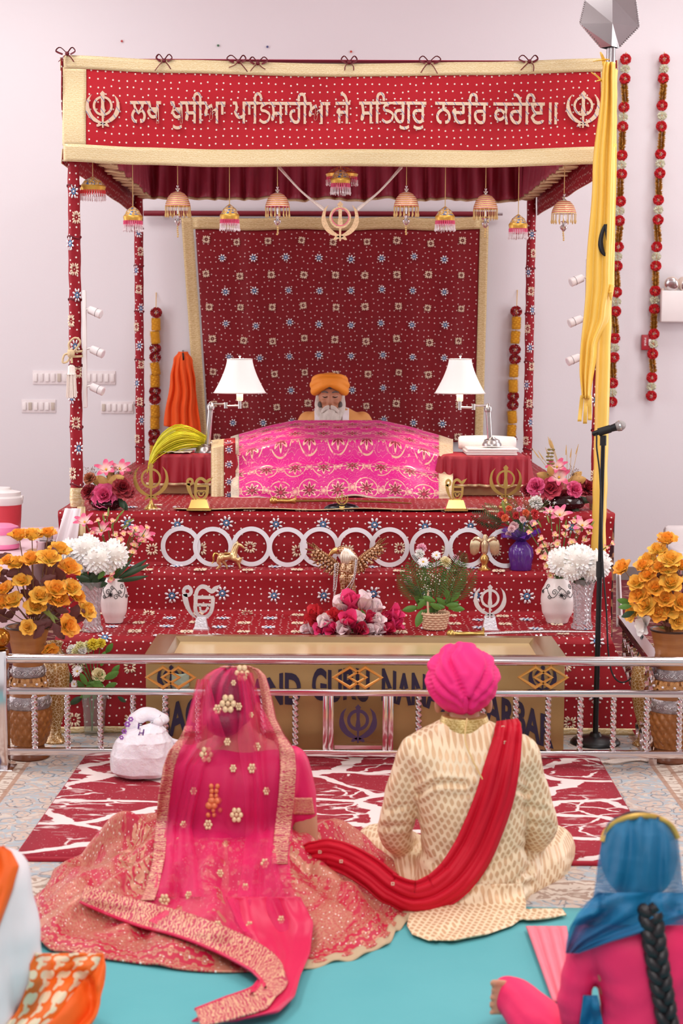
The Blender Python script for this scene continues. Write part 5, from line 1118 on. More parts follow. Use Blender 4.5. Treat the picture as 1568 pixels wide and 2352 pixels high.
# orange silk flowers in the tall wooden vases
OL = [(43, 1229, 42), (73, 1229, 42), (110, 1224, 36), (137, 1262, 44), (16, 1288, 32), (37, 1293, 38), (72, 1285, 42), (112, 1281, 48), (159, 1304, 48), (51, 1334, 38), (10, 1353, 36), (30, 1379, 40), (4, 1384, 38), (92, 1368, 42), (128, 1353, 44), (164, 1350, 42), (134, 1376, 46), (81, 1393, 42), (178, 1371, 36), (198, 1401, 46), (156, 1438, 46), (64, 1441, 32), (114, 1494, 36), (-14, 1320, 40), (-20, 1400, 40)]
LVL = [('maroon', rn.uniform(0, 165), rn.uniform(1270, 1430), rn.uniform(34, 56), rn.uniform(-130, 130)) for _ in range(34)] + [('maroon', rn.uniform(40, 130), rn.uniform(1420, 1450), 46, rn.choice((-1, 1)) * rn.uniform(100, 160)) for _ in range(10)] + [('thin', 40, 1440, 60, -170), ('thin', 95, 1400, 50, 120), ('thin', 10, 1440, 46, -150), ('thin', 110, 1400, 40, 150)]
YV = 7.22; mo = P(78, 1447, YV)
bouquet('orange_bouquet', 'big bunch of orange silk flowers with maroon leaves at the left', mo, [('orange%d' % (k % 2), f[0], f[1], f[2] * 1.35) for k, f in enumerate(OL)], LVL, mstem=M_TWIG, dome=.13, face=.22, centre=(80, 1370))
OR_ = [(1532, 1238, 44), (1509, 1262, 40), (1429, 1304, 42), (1487, 1285, 40), (1476, 1299, 38), (1538, 1284, 48), (1512, 1304, 38), (1534, 1307, 36), (1563, 1299, 38), (1463, 1338, 40), (1505, 1349, 42), (1540, 1338, 48), (1466, 1367, 42), (1482, 1391, 46), (1527, 1375, 40), (1537, 1394, 52), (1563, 1383, 42), (1450, 1407, 38), (1513, 1407, 40), (1556, 1425, 38), (1487, 1322, 38), (1590, 1340, 46), (1600, 1400, 46)]
LVR = [('maroon', rn.uniform(1470, 1580), rn.uniform(1310, 1430), rn.uniform(30, 50), rn.uniform(-120, 120)) for _ in range(22)] + [('green', 1448, 1385, 38, -75), ('dark', 1456, 1405, 36, -110), ('green', 1450, 1392, 34, -95), ('thin', 1512, 1440, 34, 100), ('thin', 1535, 1440, 30, 40)]
mo2 = P(1536, 1446, YV)
bouquet('orange_bouquet', 'big bunch of orange silk flowers with a white bloom at the right', mo2, [('orange%d' % (k % 2), f[0], f[1], f[2] * 1.3) for k, f in enumerate(OR_)] + [('lily_white', 1470, 1436, 54)], LVR, mstem=M_TWIG, dome=.13, face=.22, centre=(1530, 1360), seed=4)

# tall carved floor vases
M_WV = NT('turned_wood'); t = M_WV; v = t.coord(); t.set(col=t.mix(t.noise(t.mapping(v, (6, 6, 60)), 1, 4), lin('#8a4e24'), lin('#b57a44')), rough=.35, spec=.5); t.bump(t.noise(t.mapping(v, (10, 10, 140)), 1, 2), .3, .003); M_WV = t.m
M_WD = mat('dark_stain', '#3a1d10', .35, 0, .2); M_CARV = mat('silvered_carving', '#9d9496', .3, .6, .5, 60, bump=1.0, bscale=80); M_QUILT = mat('carved_brown', '#9a5f2c', .35, .1, .2, 30, bump=.4, bscale=120); M_WF = mat('carved_flower', '#c08a52', .4)
def floor_vase(px, label):
    b = P(px, 1752, YV); b.z = .008; s = YV / F; r = thing('floor_vase', label, 'vase', b); h = lambda py: (1757 - py) * s; n = 48
    MB().lathe([(44 * s, 0), (48 * s, h(1752)), (46 * s, h(1745)), (36 * s, h(1733)), (34 * s, h(1722))], (0, 0, 0), n).build('foot', mat('dark_stain_wood', '#6d3a1c', .3, 0, .4, 8), r)
    def quilt(a, z): q = z / s / 13; return 1 + .10 * abs(math.sin(a * 8 + q * 1.5)) * abs(math.sin(a * 8 - q * 1.5)) ** .6
    MB().lathe([(tab([(0, 37), (.35, 46), (.75, 50), (1, 48)], i / 44) * s, lerp(h(1722), h(1636), i / 44)) for i in range(45)], (0, 0, 0), 128, mod=quilt).build('quilted_body', M_QUILT, r)
    MB().lathe([(48 * s, h(1636)), (51 * s, h(1630)), (50 * s, h(1612)), (45 * s, h(1606))], (0, 0, 0), n).build('carved_band', M_CARV, r)
    sp_ = MB(); sp_.tube([V(((.0105 - .0085 * i / 30) * math.cos(i * .33), (.0105 - .0085 * i / 30) * math.sin(i * .33), .002)) for i in range(31)], .0016, 5); sp_.tube([V((.0105, 0, .002)), V((.017, -.004, .002)), V((.022, .004, .002))], .0014, 5); sme = sp_.mesh('carved_scroll', M_SILV)
    for zz_, rr_ in ((1621, 51), (1550, 39.2)):
        for k in range(16): a = 2 * PI * k / 16; n_ = V((math.cos(a), math.sin(a), 0)); inst('carved_scroll', sme, r, n_ * rr_ * s + V((0, 0, h(zz_))), basis(n_), (1, 1 if k % 2 else -1, 1))
    mid = MB().lathe([(44 * s, h(1606)), (40 * s, h(1585)), (37.5 * s, h(1562))], (0, 0, 0), n).build('waist', M_WV, r)
    MB().lathe([(37 * s, h(1562)), (39 * s, h(1558)), (38.5 * s, h(1542)), (36 * s, h(1536))], (0, 0, 0), n).build('carved_band', M_CARV, r)
    MB().lathe([(35 * s, h(1536)), (36 * s, h(1510)), (43 * s, h(1475)), (49 * s, h(1452)), (49.5 * s, h(1446)), (45 * s, h(1446)), (38 * s, h(1480)), (10 * s, h(1490))], (0, 0, 0), n).build('flared_neck', M_WV, r)
    MB().tube([V((49.5 * s * math.cos(a), 49.5 * s * math.sin(a), h(1446))) for a in [2 * PI * i / 40 for i in range(40)]], .005, 6, closed=True).build('dark_lip', M_WD, r)
    mb = MB()
    for k in range(6): petal(mb, k * PI / 3, 78, .026, .010, .3, 20, 0, 3, 4)
    mb.ball((0, 0, .004), .006, 8, 5, 1); me = mb.mesh('carved_flower', [M_WF, M_CRYST])
    for k in range(10): a = 2 * PI * (k + .5) / 10; n_ = V((math.cos(a), math.sin(a), .1)).normalized(); inst('carved_flower', me, mid, n_ * 41 * s * 1.0 + V((0, 0, h(1580))), basis(n_), 1.1)
    return r
floor_vase(68, 'tall carved wooden floor vase behind the railing at the left'); floor_vase(1536, 'tall carved wooden floor vase behind the railing at the right')
t = NT('crackle_glaze'); v = t.coord(); e = t.math('SUBTRACT', 1, t.step(t.voro(v, 75, 1, 'DISTANCE_TO_EDGE'), .02, .07)); t.set(col=t.mix(e, t.mix(t.noise(v, 14), lin('#7d5424'), lin('#b98a4a')), lin('#e6d2ac')), rough=.25, metal=.25); M_CRK = t.m
for px, lb in ((128, 'left'), (1478, 'right')):
    b = P(px, 1708, 7.5); b.z = .008; s = 7.5 / F; o = MB().lathe([(26 * s, 0), (27 * s, .01), (14 * s, 18 * s), (12 * s, 40 * s), (24 * s, 80 * s), (33 * s, 130 * s), (34 * s, 165 * s), (28 * s, 195 * s), (16 * s, 215 * s), (15 * s, 225 * s), (20 * s, 240 * s), (17 * s, 240 * s), (10 * s, 215 * s)], n=32).build('crackle_vase', M_CRK); o.location = b; tag(o, 'gold crackle-glazed urn half hidden behind the %s wooden vase' % lb, 'vase')

# white vases with black scrollwork, pink lily sprays
M_CER = mat('white_ceramic', '#f1e6e2', .25, 0, .03); 
def white_vase(px, wpx, label, flip=1):
    b = Q(px, 1430, Z1 + .004); b.z = Z1 + .006; s = b.y / F; H = 104 * s; R = wpx / 2 * s; r = thing('white_vase', label, 'vase', b)
    pr = [(R * .62, 0), (R * .66, .006)] + [(R * tab([(0, .66), (.25, .93), (.5, 1), (.7, .95), (.88, .74), (1, .56)], i / 16), lerp(.006, H, i / 16)) for i in range(1, 17)] + [(R * .48, H), (R * .5, H * .9)]
    MB().lathe(pr, n=40).build('vase_body', M_CER, r)
    def on(a, z, o=.002): i = z / H; q = R * tab([(0, .66), (.25, .93), (.5, 1), (.7, .95), (.88, .74), (1, .56)], i) + o; return V((q * math.sin(a), -q * math.cos(a), z))
    for k in range(9):
        a0 = -1.25 + k * .31; z0 = H * (.72 + .12 * math.sin(k * 2.1)); cr = .012 if k % 2 else .009; pts = []
        for i in range(26): t = i / 25; q = cr * (1 - .75 * t); an = t * 8.5 * (1 if k % 2 else -1); pts.append(on(a0 + q * math.cos(an) / R * 1.2, z0 + q * math.sin(an) * 1.2))
        MB().tube(pts, .0014, 5).build('painted_scroll', M_BLK, r)
    MB().tube([on(-1.3 + 2.6 * i / 40, H * (.70 + .10 * math.sin(i * .35))) for i in range(41)], .0013, 5).build('painted_vine', M_BLK, r)
    mb = MB(); c = on(.1 * flip, H * .66)
    for k in range(8): a = k * PI / 4; mb.tube([c, c + V((.014 * math.cos(a), -.001, .014 * math.sin(a)))], [.003, .0008], 5)
    mb.build('painted_flower', M_BLK, r); return b + V((0, 0, H - .005))
m1 = white_vase(262, 64, 'white ceramic vase with black scrolls behind the left crystal vase', -1)
bouquet('lily_spray', 'pink lilies and small orchid sprays rising from the left white vase', m1, [('lily_pink', 191, 1192, 50), ('lily_pink', 230, 1212, 50), ('lily_pink', 332, 1224, 52), ('lily_pink', 312, 1215, 34)] + [('orchid', x, y, z + 4) for x, y, z in ((223, 1194, 16), (258, 1195, 16), (284, 1224, 18), (300, 1224, 18), (265, 1226, 20), (311, 1211, 16), (338, 1210, 15), (328, 1240, 20), (309, 1250, 20), (305, 1266, 20), (255, 1313, 22), (254, 1329, 20), (252, 1350, 18), (260, 1304, 18), (210, 1224, 20), (276, 1238, 20), (318, 1232, 18), (244, 1180, 14))],
        [('strap', 265, 1335, 95, 55), ('strap', 268, 1335, 80, 80), ('strap', 262, 1332, 70, 40), ('strap', 268, 1330, 90, 66), ('dark', 250, 1320, 40, -30)] + [('thin', 262 + k * 8 - 30, 1215 - (k % 3) * 14, 24, -20 + 12 * k) for k in range(8)], dome=.06, face=.5, seed=5)
m2 = white_vase(1279, 78, 'white ceramic vase with black scrolls behind the right crystal vase', 1)
bouquet('lily_spray', 'pink lilies and small orchid sprays rising from the right white vase', m2, [('lily_rose', 1285, 1175, 52), ('lily_rose', 1339, 1200, 50), ('lily_rose', 1262, 1172, 28)] + [('orchid', x, y, z + 4) for x, y, z in ((1215, 1221, 16), (1226, 1202, 16), (1275, 1226, 18), (1296, 1226, 18), (1326, 1219, 18), (1241, 1236, 18), (1279, 1247, 22), (1249, 1251, 22), (1313, 1243, 20), (1343, 1238, 22), (1236, 1264, 20), (1249, 1279, 24), (1254, 1298, 20), (1262, 1322, 20), (1407, 1247, 14), (1394, 1255, 14), (1300, 1208, 18), (1318, 1196, 16), (1352, 1222, 16))],
        [('strap', 1290, 1330, 60, -30), ('strap', 1285, 1330, 55, 20), ('strap', 1296, 1330, 50, 35), ('strap', 1280, 1330, 60, -12)] + [('thin', 1225 + k * 18, 1222 - (k % 3) * 10, 22, -40 + 12 * k) for k in range(8)], dome=.06, face=.5, seed=6)

# crystal vases with white pom chrysanthemums
t = NT('cut_crystal'); v = t.coord(); t.set(col=(.97, .95, .97, 1), rough=.06, trans=.85, ior=1.35); t.bump(t.wave(v, 26, 3, dirn='DIAGONAL'), .5, .01); M_CRY = t.m
def crystal_vase(px, py0, py1, w, label, Z=Z1, ribs=10):
    b = Q(px, py1 - 5, Z + .004); b.z = Z + .006; s = b.y / F; H = (py1 - py0) * s; R = w / 2 * s; r = thing('crystal_vase', label, 'vase', b)
    f = lambda a, z: 1 + .05 * math.cos(a * ribs + z * 14)
    MB().lathe([(R * .82, 0), (R * .85, .01), (R * .7, H * .12), (R * .66, H * .35), (R * .72, H * .6), (R * .88, H * .85), (R * 1.05, H), (R * .98, H), (R * .8, H * .85), (R * .62, H * .6), (R * .56, H * .3), (R * .5, H * .1), (0, H * .08)], n=60, mod=f).build('fluted_glass', M_CRY, r); return b + V((0, 0, H - .01))
m3 = crystal_vase(212, 1338, 1455, 56, 'fluted crystal vase of white blooms before the left white vase')
bouquet('pom_bouquet', 'round white pom flowers in the left crystal vase', m3, [('pom', 195, 1253, 74), ('pom', 152, 1258, 62), ('pom', 223, 1277, 76), ('pom', 266, 1268, 74), ('pom', 174, 1288, 58), ('pom', 246, 1290, 58)], [('dark', 212, 1345, 40, a) for a in (-60, -30, 0, 30, 60, 80)] + [('dark', 205, 1330, 34, a) for a in (-80, -45, 20, 50)] + [('green', 225, 1330, 30, 40), ('green', 195, 1322, 26, -40)], dome=.09, seed=7)
m4 = crystal_vase(1336, 1332, 1449, 58, 'fluted crystal vase of white blooms before the right white vase')
bouquet('pom_bouquet', 'round white pom flowers in the right crystal vase', m4, [('pom', 1286, 1283, 72), ('pom', 1330, 1279, 80), ('pom', 1380, 1290, 72), ('pom', 1310, 1305, 58), ('pom', 1362, 1308, 60)], [('dark', 1338, 1342, 38, a) for a in (-60, -25, 5, 35, 65)] + [('green', 1330, 1335, 30, a) for a in (-40, 25)], dome=.09, seed=8)

# bowls of roses and lilies on the stage top
def bowl(px, py0, py1, w, label):
    b = Q(px, py1 - 3, Z3 + .006); b.z = Z3 + .006; s = b.y / F; R = w / 2 * s; H = (py1 - py0) * s; o = MB().lathe([(R * .6, 0), (R * .9, H * .2), (R, H * .5), (R * .9, H * .85), (R * .7, H), (R * .66, H), (R * .85, H * .6), (0, H * .3)], n=32).build('flower_bowl', mat('dark_glass_bowl', '#2a1216', .12, 0, .2)); o.location = b; tag(o, label, 'bowl'); return b + V((0, 0, H))
m5 = bowl(245, 1146, 1172, 74, 'dark round bowl of roses beside the left front post')
bouquet('rose_arrangement', 'red and pink roses with gold leaves in the left dark bowl', m5, [('rose_red', 199, 1128, 40), ('rose_pink', 238, 1138, 62), ('rose_red', 282, 1117, 50), ('lily_pink', 242, 1072, 50), ('lily_pink', 277, 1070, 50), ('rose_brown', 204, 1096, 30), ('rose_red', 296, 1128, 34), ('rose_red', 215, 1148, 34)],
        [('gold', 250, 1110, 46, -75), ('gold', 248, 1108, 44, 70), ('gold', 250, 1120, 40, -40), ('gold', 252, 1108, 38, 5), ('gold', 268, 1110, 34, 95), ('gold', 240, 1112, 36, 140), ('berry', 225, 1110, 44, -25), ('berry', 288, 1105, 40, 35), ('berry', 260, 1110, 44, 5), ('dark', 270, 1140, 36, 150), ('maroon', 275, 1130, 34, 110), ('dark', 285, 1150, 30, 170)], dome=.08, seed=9)
m6 = bowl(1294, 1140, 1173, 100, 'wide dark bowl of roses beside the right front post')
bouquet('rose_arrangement', 'pink and red roses with wheat stems in the right dark bowl', m6, [('rose_pink', 1228, 1115, 44), ('rose_coral', 1264, 1120, 54), ('rose_pink', 1322, 1123, 42), ('rose_red', 1352, 1119, 44), ('rose_red', 1207, 1124, 32), ('lily_pink', 1285, 1090, 58), ('lily_pink', 1279, 1066, 48), ('rose_red', 1296, 1142, 36)],
        [('gold', 1270, 1105, 46, -65), ('gold', 1300, 1110, 50, 75), ('gold', 1310, 1105, 36, 50), ('gold', 1250, 1108, 38, -95), ('gold', 1268, 1095, 30, -20), ('berry', 1310, 1110, 40, 10), ('dark', 1320, 1145, 40, 100), ('dark', 1310, 1150, 40, 150), ('dark', 1260, 1145, 36, -130), ('maroon', 1345, 1140, 36, 120)], dome=.09, seed=10)
rw = bpy.context.scene.objects[-1] if False else None
wr = thing('wheat_stems', 'thin gold wheat stems rising behind the right rose bowl', 'stems', m6)
for x, y in ((1258, 1003), (1262, 1006), (1266, 1012), (1235, 1035), (1300, 1022), (1328, 1020), (1222, 1030), (1312, 1030), (1252, 1028)):
    q = P(x, y, m6.y + .02); mb = MB(); mb.tube(curve([m6, lerp(m6, q, .5) + V((.01, 0, 0)), q], 8), .0013, 4); w_ = lerp(m6, q, .8); mb.tube([w_, lerp(w_, q, .4), q], [.002, .0055 if x in (1258, 1262, 1266) else .0025, .0008], 6); mb.build('wheat_stem', mat('wheat', '#d6b070', .6), wr, world=True)
mb = MB(); 
for k in range(8):
    c = P(1264 + 2 * math.sin(k), 1090 - k * 8, m6.y - .02)
    for s_ in (-1, 1): mb.ball(c + V((s_ * .010, 0, .003)), (.011, .006, .006), 8, 5)
mb.build('eucalyptus_sprig', mat('eucalyptus', '#8a7a44', .6), wr, world=True)

# purple wrapped vase with mixed bouquet on the middle tier
b = Q(1195, 1309, Z2 + .004); b.z = Z2 + .006; s = b.y / F; t = NT('purple_film'); v = t.coord(); t.set(col=t.mix(t.noise(v, 18, 4), lin('#3b1560'), lin('#6a35a0')), rough=.15, spec=.7); t.bump(t.noise(t.mapping(v, (30, 30, 10)), 1, 3), .6, .01); M_PF = t.m
root = thing('purple_vase', 'vase wrapped in shiny purple film on the middle tier', 'vase', b)
MB().lathe([(24 * s, 0), (25 * s, .004), (26 * s, 18 * s), (29 * s, 34 * s), (27 * s, 50 * s), (16 * s, 62 * s), (12 * s, 66 * s)], n=40, mod=lambda a, z: 1 + .04 * math.sin(a * 9 + z * 30)).build('wrapped_body', M_PF, root)
mb = MB()
for k in range(9): petal(mb, k * .698, 48 + 14 * (k % 2), 52 * s, 24 * s, .3, 18, 64 * s, 6, 6, ruff=.012)
t = NT('purple_veil'); t.set(col=lin('#6a3aa8'), rough=.3); tr = t.n('BsdfTransparent'); mx = t.n('MixShader'); mx.inputs[0].default_value = .55; t.t.links.new(tr.outputs[0], mx.inputs[1]); t.t.links.new(t.b.outputs[0], mx.inputs[2]); t.t.links.new(mx.outputs[0], t.o.inputs[0]); mb.build('film_frill', t.m, root)
m7 = b + V((0, 0, 66 * s))
bouquet('mixed_bouquet', 'small red, pink and white flowers with ferns in the purple vase', m7, [('carn_white', 1233, 1150, 36), ('carn_orange', 1158, 1188, 20), ('carn_red', 1150, 1180, 18), ('carn_red', 1185, 1182, 20), ('carn_red', 1229, 1176, 20), ('rose_pale', 1180, 1206, 22), ('rose_pale', 1174, 1214, 18), ('carn_orange', 1208, 1176, 18), ('rose_pale', 1166, 1228, 16), ('carn_pink', 1226, 1200, 18), ('carn_orange', 1168, 1166, 16), ('carn_red', 1230, 1186, 16), ('carn_pink', 1192, 1168, 14), ('rose_pale', 1200, 1192, 16)],
        [('fern', 1160, 1210, 78, -70), ('fern2', 1165, 1205, 70, -50), ('fern', 1160, 1200, 60, -85), ('fern2', 1185, 1200, 60, -15), ('fern2', 1205, 1200, 56, 30), ('breath', 1205, 1195, 60, 5), ('breath', 1225, 1195, 60, 25), ('breath', 1180, 1195, 60, -20), ('breath', 1240, 1200, 56, 45), ('dark', 1200, 1215, 34, -40), ('dark', 1215, 1215, 34, 40), ('thin', 1160, 1180, 36, -15)], dome=.06, seed=12)

# woven basket with plants on the lowest tier
b = Q(998, 1445, Z1 + .004); b.z = Z1 + .006; s = b.y / F; M_WICK = mat('wicker', '#e2bf9c', .6, 0, .12, 30); root = thing('woven_basket', 'small pale woven basket with a hoop handle on the lowest tier', 'basket', b)
for k in range(7):
    R = lerp(25, 32, k / 6) * s; mb = MB(); n = 56; mb.tube([V(((R + .0025 * math.cos(i * PI / 2 + k * PI)) * math.cos(2 * PI * i / n), (R + .0025 * math.cos(i * PI / 2 + k * PI)) * math.sin(2 * PI * i / n), (3 + k * 5.6) * s)) for i in range(n)], .0058, 6, closed=True); mb.build('woven_strand', M_WICK, root)
for k in range(28): a = 2 * PI * k / 28; MB().tube([V((25 * s * math.cos(a), 25 * s * math.sin(a), 0)), V((32.5 * s * math.cos(a), 32.5 * s * math.sin(a), 41 * s))], .003, 5).build('stake', M_WICK, root)
MB().lathe([(24 * s, .002), (24.5 * s, .008), (30 * s, 38 * s), (0, 38 * s)], n=28).build('liner', mat('basket_liner', '#8a6a4c', .8), root)
MB().tube(curve([V((-16 * s, -26 * s, 30 * s)), V((-18 * s, -24 * s, 70 * s)), V((-14 * s, -8 * s, 118 * s)), V((-4 * s, 6 * s, 126 * s)), V((6 * s, 20 * s, 100 * s)), V((10 * s, 28 * s, 36 * s))], 30), .005, 8, flat=.5).build('hoop_handle', M_WICK, root)
m8 = b + V((0, 0, 38 * s))
bouquet('basket_plants', 'green plants with white daisies and pink carnations in the woven basket', m8, [('daisy', 971, 1288, 28), ('daisy', 1002, 1273, 24), ('carn_pink', 967, 1256, 26), ('carn_white', 963, 1268, 24), ('carn_pink', 935, 1332, 22), ('rose_cream', 1024, 1288, 28), ('daisy', 1030, 1300, 16), ('carn_pink', 1048, 1278, 14), ('carn_pink', 955, 1352, 14)],
        [('green', 998 + 40 * math.sin(k * 2.4), 1400 - 9 * (k % 3), 34, k * 49 % 200 - 100) for k in range(18)] + [('green', 1030, 1395, 40, 95), ('green', 960, 1395, 40, -100), ('green', 970, 1400, 46, -160)] + [('fern2', 998 + 8 * (k - 5), 1385 - 4 * (k % 2), 78 + 12 * (k % 3), -32 + 6.4 * k) for k in range(11)] + [('fern', 975, 1330, 60, -30), ('fern', 1030, 1330, 70, 25), ('fern2', 1050, 1330, 60, 15), ('fern', 965, 1370, 44, -45), ('fern', 1035, 1375, 44, 45)] + [('breath', 1000, 1380, 70, -10), ('breath', 1015, 1375, 60, 15), ('breath', 990, 1370, 66, -15)], dome=.07, seed=13)

# tulips laid on the lowest tier
TU = [('red', 729, 1411, 40), ('pale', 750, 1433, 46), ('red', 771, 1417, 38), ('hot', 806, 1390, 54), ('pale', 836, 1384, 44), ('pale', 783, 1394, 42), ('pale', 857, 1402, 46), ('hot', 800, 1430, 46), ('pale', 823, 1429, 44), ('dark', 845, 1425, 40), ('pale', 864, 1428, 38), ('hot', 903, 1415, 42), ('hot', 901, 1436, 46), ('dark', 885, 1446, 40), ('pale', 712, 1448, 38), ('red', 717, 1430, 34), ('pale', 789, 1446, 48), ('pale', 864, 1448, 42), ('dark', 826, 1448, 40), ('hot', 764, 1446, 38), ('hot', 742, 1448, 36), ('dark', 880, 1424, 36), ('red', 782, 1424, 34), ('pale', 842, 1448, 36)]
bouquet('tulip_bunch', 'bunch of pink and red silk tulips lying before the big eagle', Q(808, 1452, Z1 + .02) + V((0, .09, 0)), [('tulip_' + a, x, y, z * 1.3) for a, x, y, z in TU], [('green', 805, 1430, 40, 10), ('green', 840, 1430, 36, -20)], dome=.09, face=.35, centre=(808, 1450), seed=14)

# clear glass vase with yellow flowers on the floor at the left
b = Q(217, 1684, .012); b.z = .012; s = b.y / F; root = thing('glass_vase', 'ribbed clear glass vase on the floor at the left of the box', 'vase', b)
t = NT('clear_glass'); t.set(col=(.93, .97, .95, 1), rough=.04, trans=.9, ior=1.25); M_CLR = t.m
MB().lathe([(23 * s, 0), (23.5 * s, .006), (25 * s, 50 * s), (30 * s, 98 * s), (28.5 * s, 98 * s), (23.5 * s, 50 * s), (21 * s, .012), (0, .010)], n=60, mod=lambda a, z: 1 + .02 * math.cos(a * 20)).build('ribbed_glass', M_CLR, root)
mb = MB()
for k in range(12): a = k * 2.1; mb.tube([V((10 * s * math.cos(a), 10 * s * math.sin(a), .016)), V((14 * s * math.cos(a + .6), 14 * s * math.sin(a + .6), 97 * s))], .0028, 5)
mb.build('submerged_stems', M_STEM, root)
m9 = b + V((0, 0, 97 * s))
bouquet('yellow_bouquet', 'yellow and cream flowers in the clear floor vase at the left', m9, [('carn_cream', 200, 1482, 32), ('carn_cream', 184, 1482, 28), ('carn_yellow', 214, 1476, 32), ('carn_yellow', 232, 1474, 26), ('carn_white', 165, 1490, 32), ('carn_cream', 176, 1496, 30), ('rose_cream', 228, 1549, 34), ('daisy', 175, 1540, 30), ('daisy', 168, 1572, 22), ('carn_white', 187, 1492, 24)],
        [('green', 215 + 26 * math.sin(k * 1.9), 1590 - 8 * (k % 3), 36, k * 43 % 220 - 110) for k in range(13)] + [('green', 240, 1560, 44, 60), ('dark', 190, 1600, 38, -120), ('dark', 270, 1600, 26, 120), ('dark', 165, 1570, 36, -20), ('green', 232, 1530, 40, 15), ('green', 255, 1550, 34, 40), ('breath', 160, 1530, 60, -15), ('green', 243, 1500, 34, 35)], dome=.06, seed=15)

# ================================================================== garlands on the back wall
def puff(m, name, n=70, seed=1):
    mb = MB(); r = random.Random(seed)
    for k in range(n):
        z = 1 - 2 * (k + .5) / n; a = k * 2.399; d = V((math.sqrt(1 - z * z) * math.cos(a), math.sqrt(1 - z * z) * math.sin(a), z)); R = basis(d) @ Matrix.Rotation(r.uniform(0, 6), 3, 'Z'); b = d * .25; w = .13
        mb.add([b + R @ V((-.04, 0, 0)), b + R @ V((.04, 0, 0)), b + R @ V((w, .02, .22)), b + R @ V((.05, -.03, .27)), b + R @ V((-.05, .03, .26)), b + R @ V((-w, -.02, .22))], [(0, 1, 2, 3, 4, 5)])
    return mb.mesh(name, m)
PU = dict(red=puff(mat('puff_red', '#d8202c', .7, 0, .2, 40), 'red_puff'), cream=puff(mat('puff_cream', '#e9ead0', .7, 0, .1, 40), 'cream_puff', 60, 2), crim=puff(mat('puff_crimson', '#a3161f', .6, 0, .35, 50), 'crimson_puff', 60, 3))
mb = MB(); r = random.Random(5)
for k in range(420): z = r.uniform(-.5, .5); a = r.uniform(0, 6.28); q = r.uniform(.25, .42); d = V((math.cos(a), math.sin(a), r.uniform(-.2, .5))); b = V((0, 0, z)); mb.add([b, b + d * q * .6 + V((0, 0, .03)), b + d * q, b + d * q * .6 - V((0, 0, .03))], [(0, 1, 2, 3)])
TINS = mb.mesh('tinsel', mat('gold_tinsel', '#c08a3a', .35, .6, .4, 60))
mb = MB(); 
for k in range(160): a = k * 2.399; z = -.5 + (k % 40) / 39; d = V((math.cos(a), math.sin(a), .15)); b = d * .34 + V((0, 0, z)); x = V((-math.sin(a), math.cos(a), 0)) * .07; mb.add([b - x, b + x, b + d * .15 + x, b + d * .15 - x], [(0, 1, 2, 3)])
mb.lathe([(.01, -.5), (.38, -.5), (.40, -.3), (.38, .0), (.40, .3), (.38, .5), (.01, .5)], n=20)
MARI = mb.mesh('marigold_roll', mat('marigold', '#eead2a', .75, 0, .2, 40, bump=.6, bscale=120))
def garland(xa, ya, xb, yb, items, label, name='flower_garland', Y=YW - .055, group=None):
    top = P(xa, ya, Y); r = thing(name, label, 'garland', top, group=group); px = lambda y: lerp(xa, xb, (y - ya) / (yb - ya))
    MB().tube([P(px(ya - (12 if 'marigold' not in label else 42)), ya - (12 if 'marigold' not in label else 42), YW - .004), top, P(xb, yb, Y)], .0028, 5).build('string', mat('garland_string', '#d9a53a', .6), r, world=True)
    s = Y / F; rnd = random.Random(int(xa))
    for kd, y, w, h in items:
        me, nm = {'r': (PU['red'], 'red_puff'), 'c': (PU['cream'], 'cream_puff'), 'k': (PU['crim'], 'crimson_puff'), 't': (TINS, 'tinsel_segment'), 'm': (MARI, 'marigold_roll')}[kd]
        inst(nm, me, r, P(px(y) + rnd.uniform(-1, 1), y, Y) - top, Euler((rnd.uniform(-.15, .15), rnd.uniform(-.12, .12), rnd.uniform(0, 6))), (w * s, w * s, h * s))
def rg(reds, creams, tins): return [('r', y, 25, 25) for y in reds] + [('c', y, 22, 20) for y in creams] + [('t', (a + b) / 2, 24, (b - a)) for a, b in tins]
R1 = (136, 181, 246, 291, 357, 400, 462, 507, 567, 611, 671, 715, 777, 821, 880, 923); R2 = (136, 180, 242, 290, 354, 398, 459, 505, 567, 611, 668, 710, 767, 813, 867, 909)
mids = lambda R: ([(R[i] + R[i + 1]) / 2 for i in range(0, len(R) - 1, 2)], [(R[i] + 11, R[i + 1] - 11) for i in range(1, len(R) - 1, 2)])
garland(1437, 132, 1405, 926, rg(R1, *mids(R1)), 'red and cream puff garland with gold tinsel, nearer the flag', group='red garlands on the back wall')
garland(1525, 132, 1495, 912, rg(R2, *mids(R2)), 'red and cream puff garland with gold tinsel, at the far right', group='red garlands on the back wall')
def yg(reds, yel): return [('k', y, 27, 25) for y in reds] + [('m', y, 26, 28) for y in yel]
garland(358, 714, 354, 1050, yg((718, 800, 820, 898, 917, 996, 1013), (745, 775, 847, 876, 945, 972, 1037)), 'yellow marigold and crimson garland by the left rear post', 'marigold_garland')
garland(1186, 708, 1174, 1020, yg((715, 803, 825, 910, 930, 1010), (742, 775, 852, 887, 958, 990)), 'yellow marigold and crimson garland by the right rear post', 'marigold_garland')

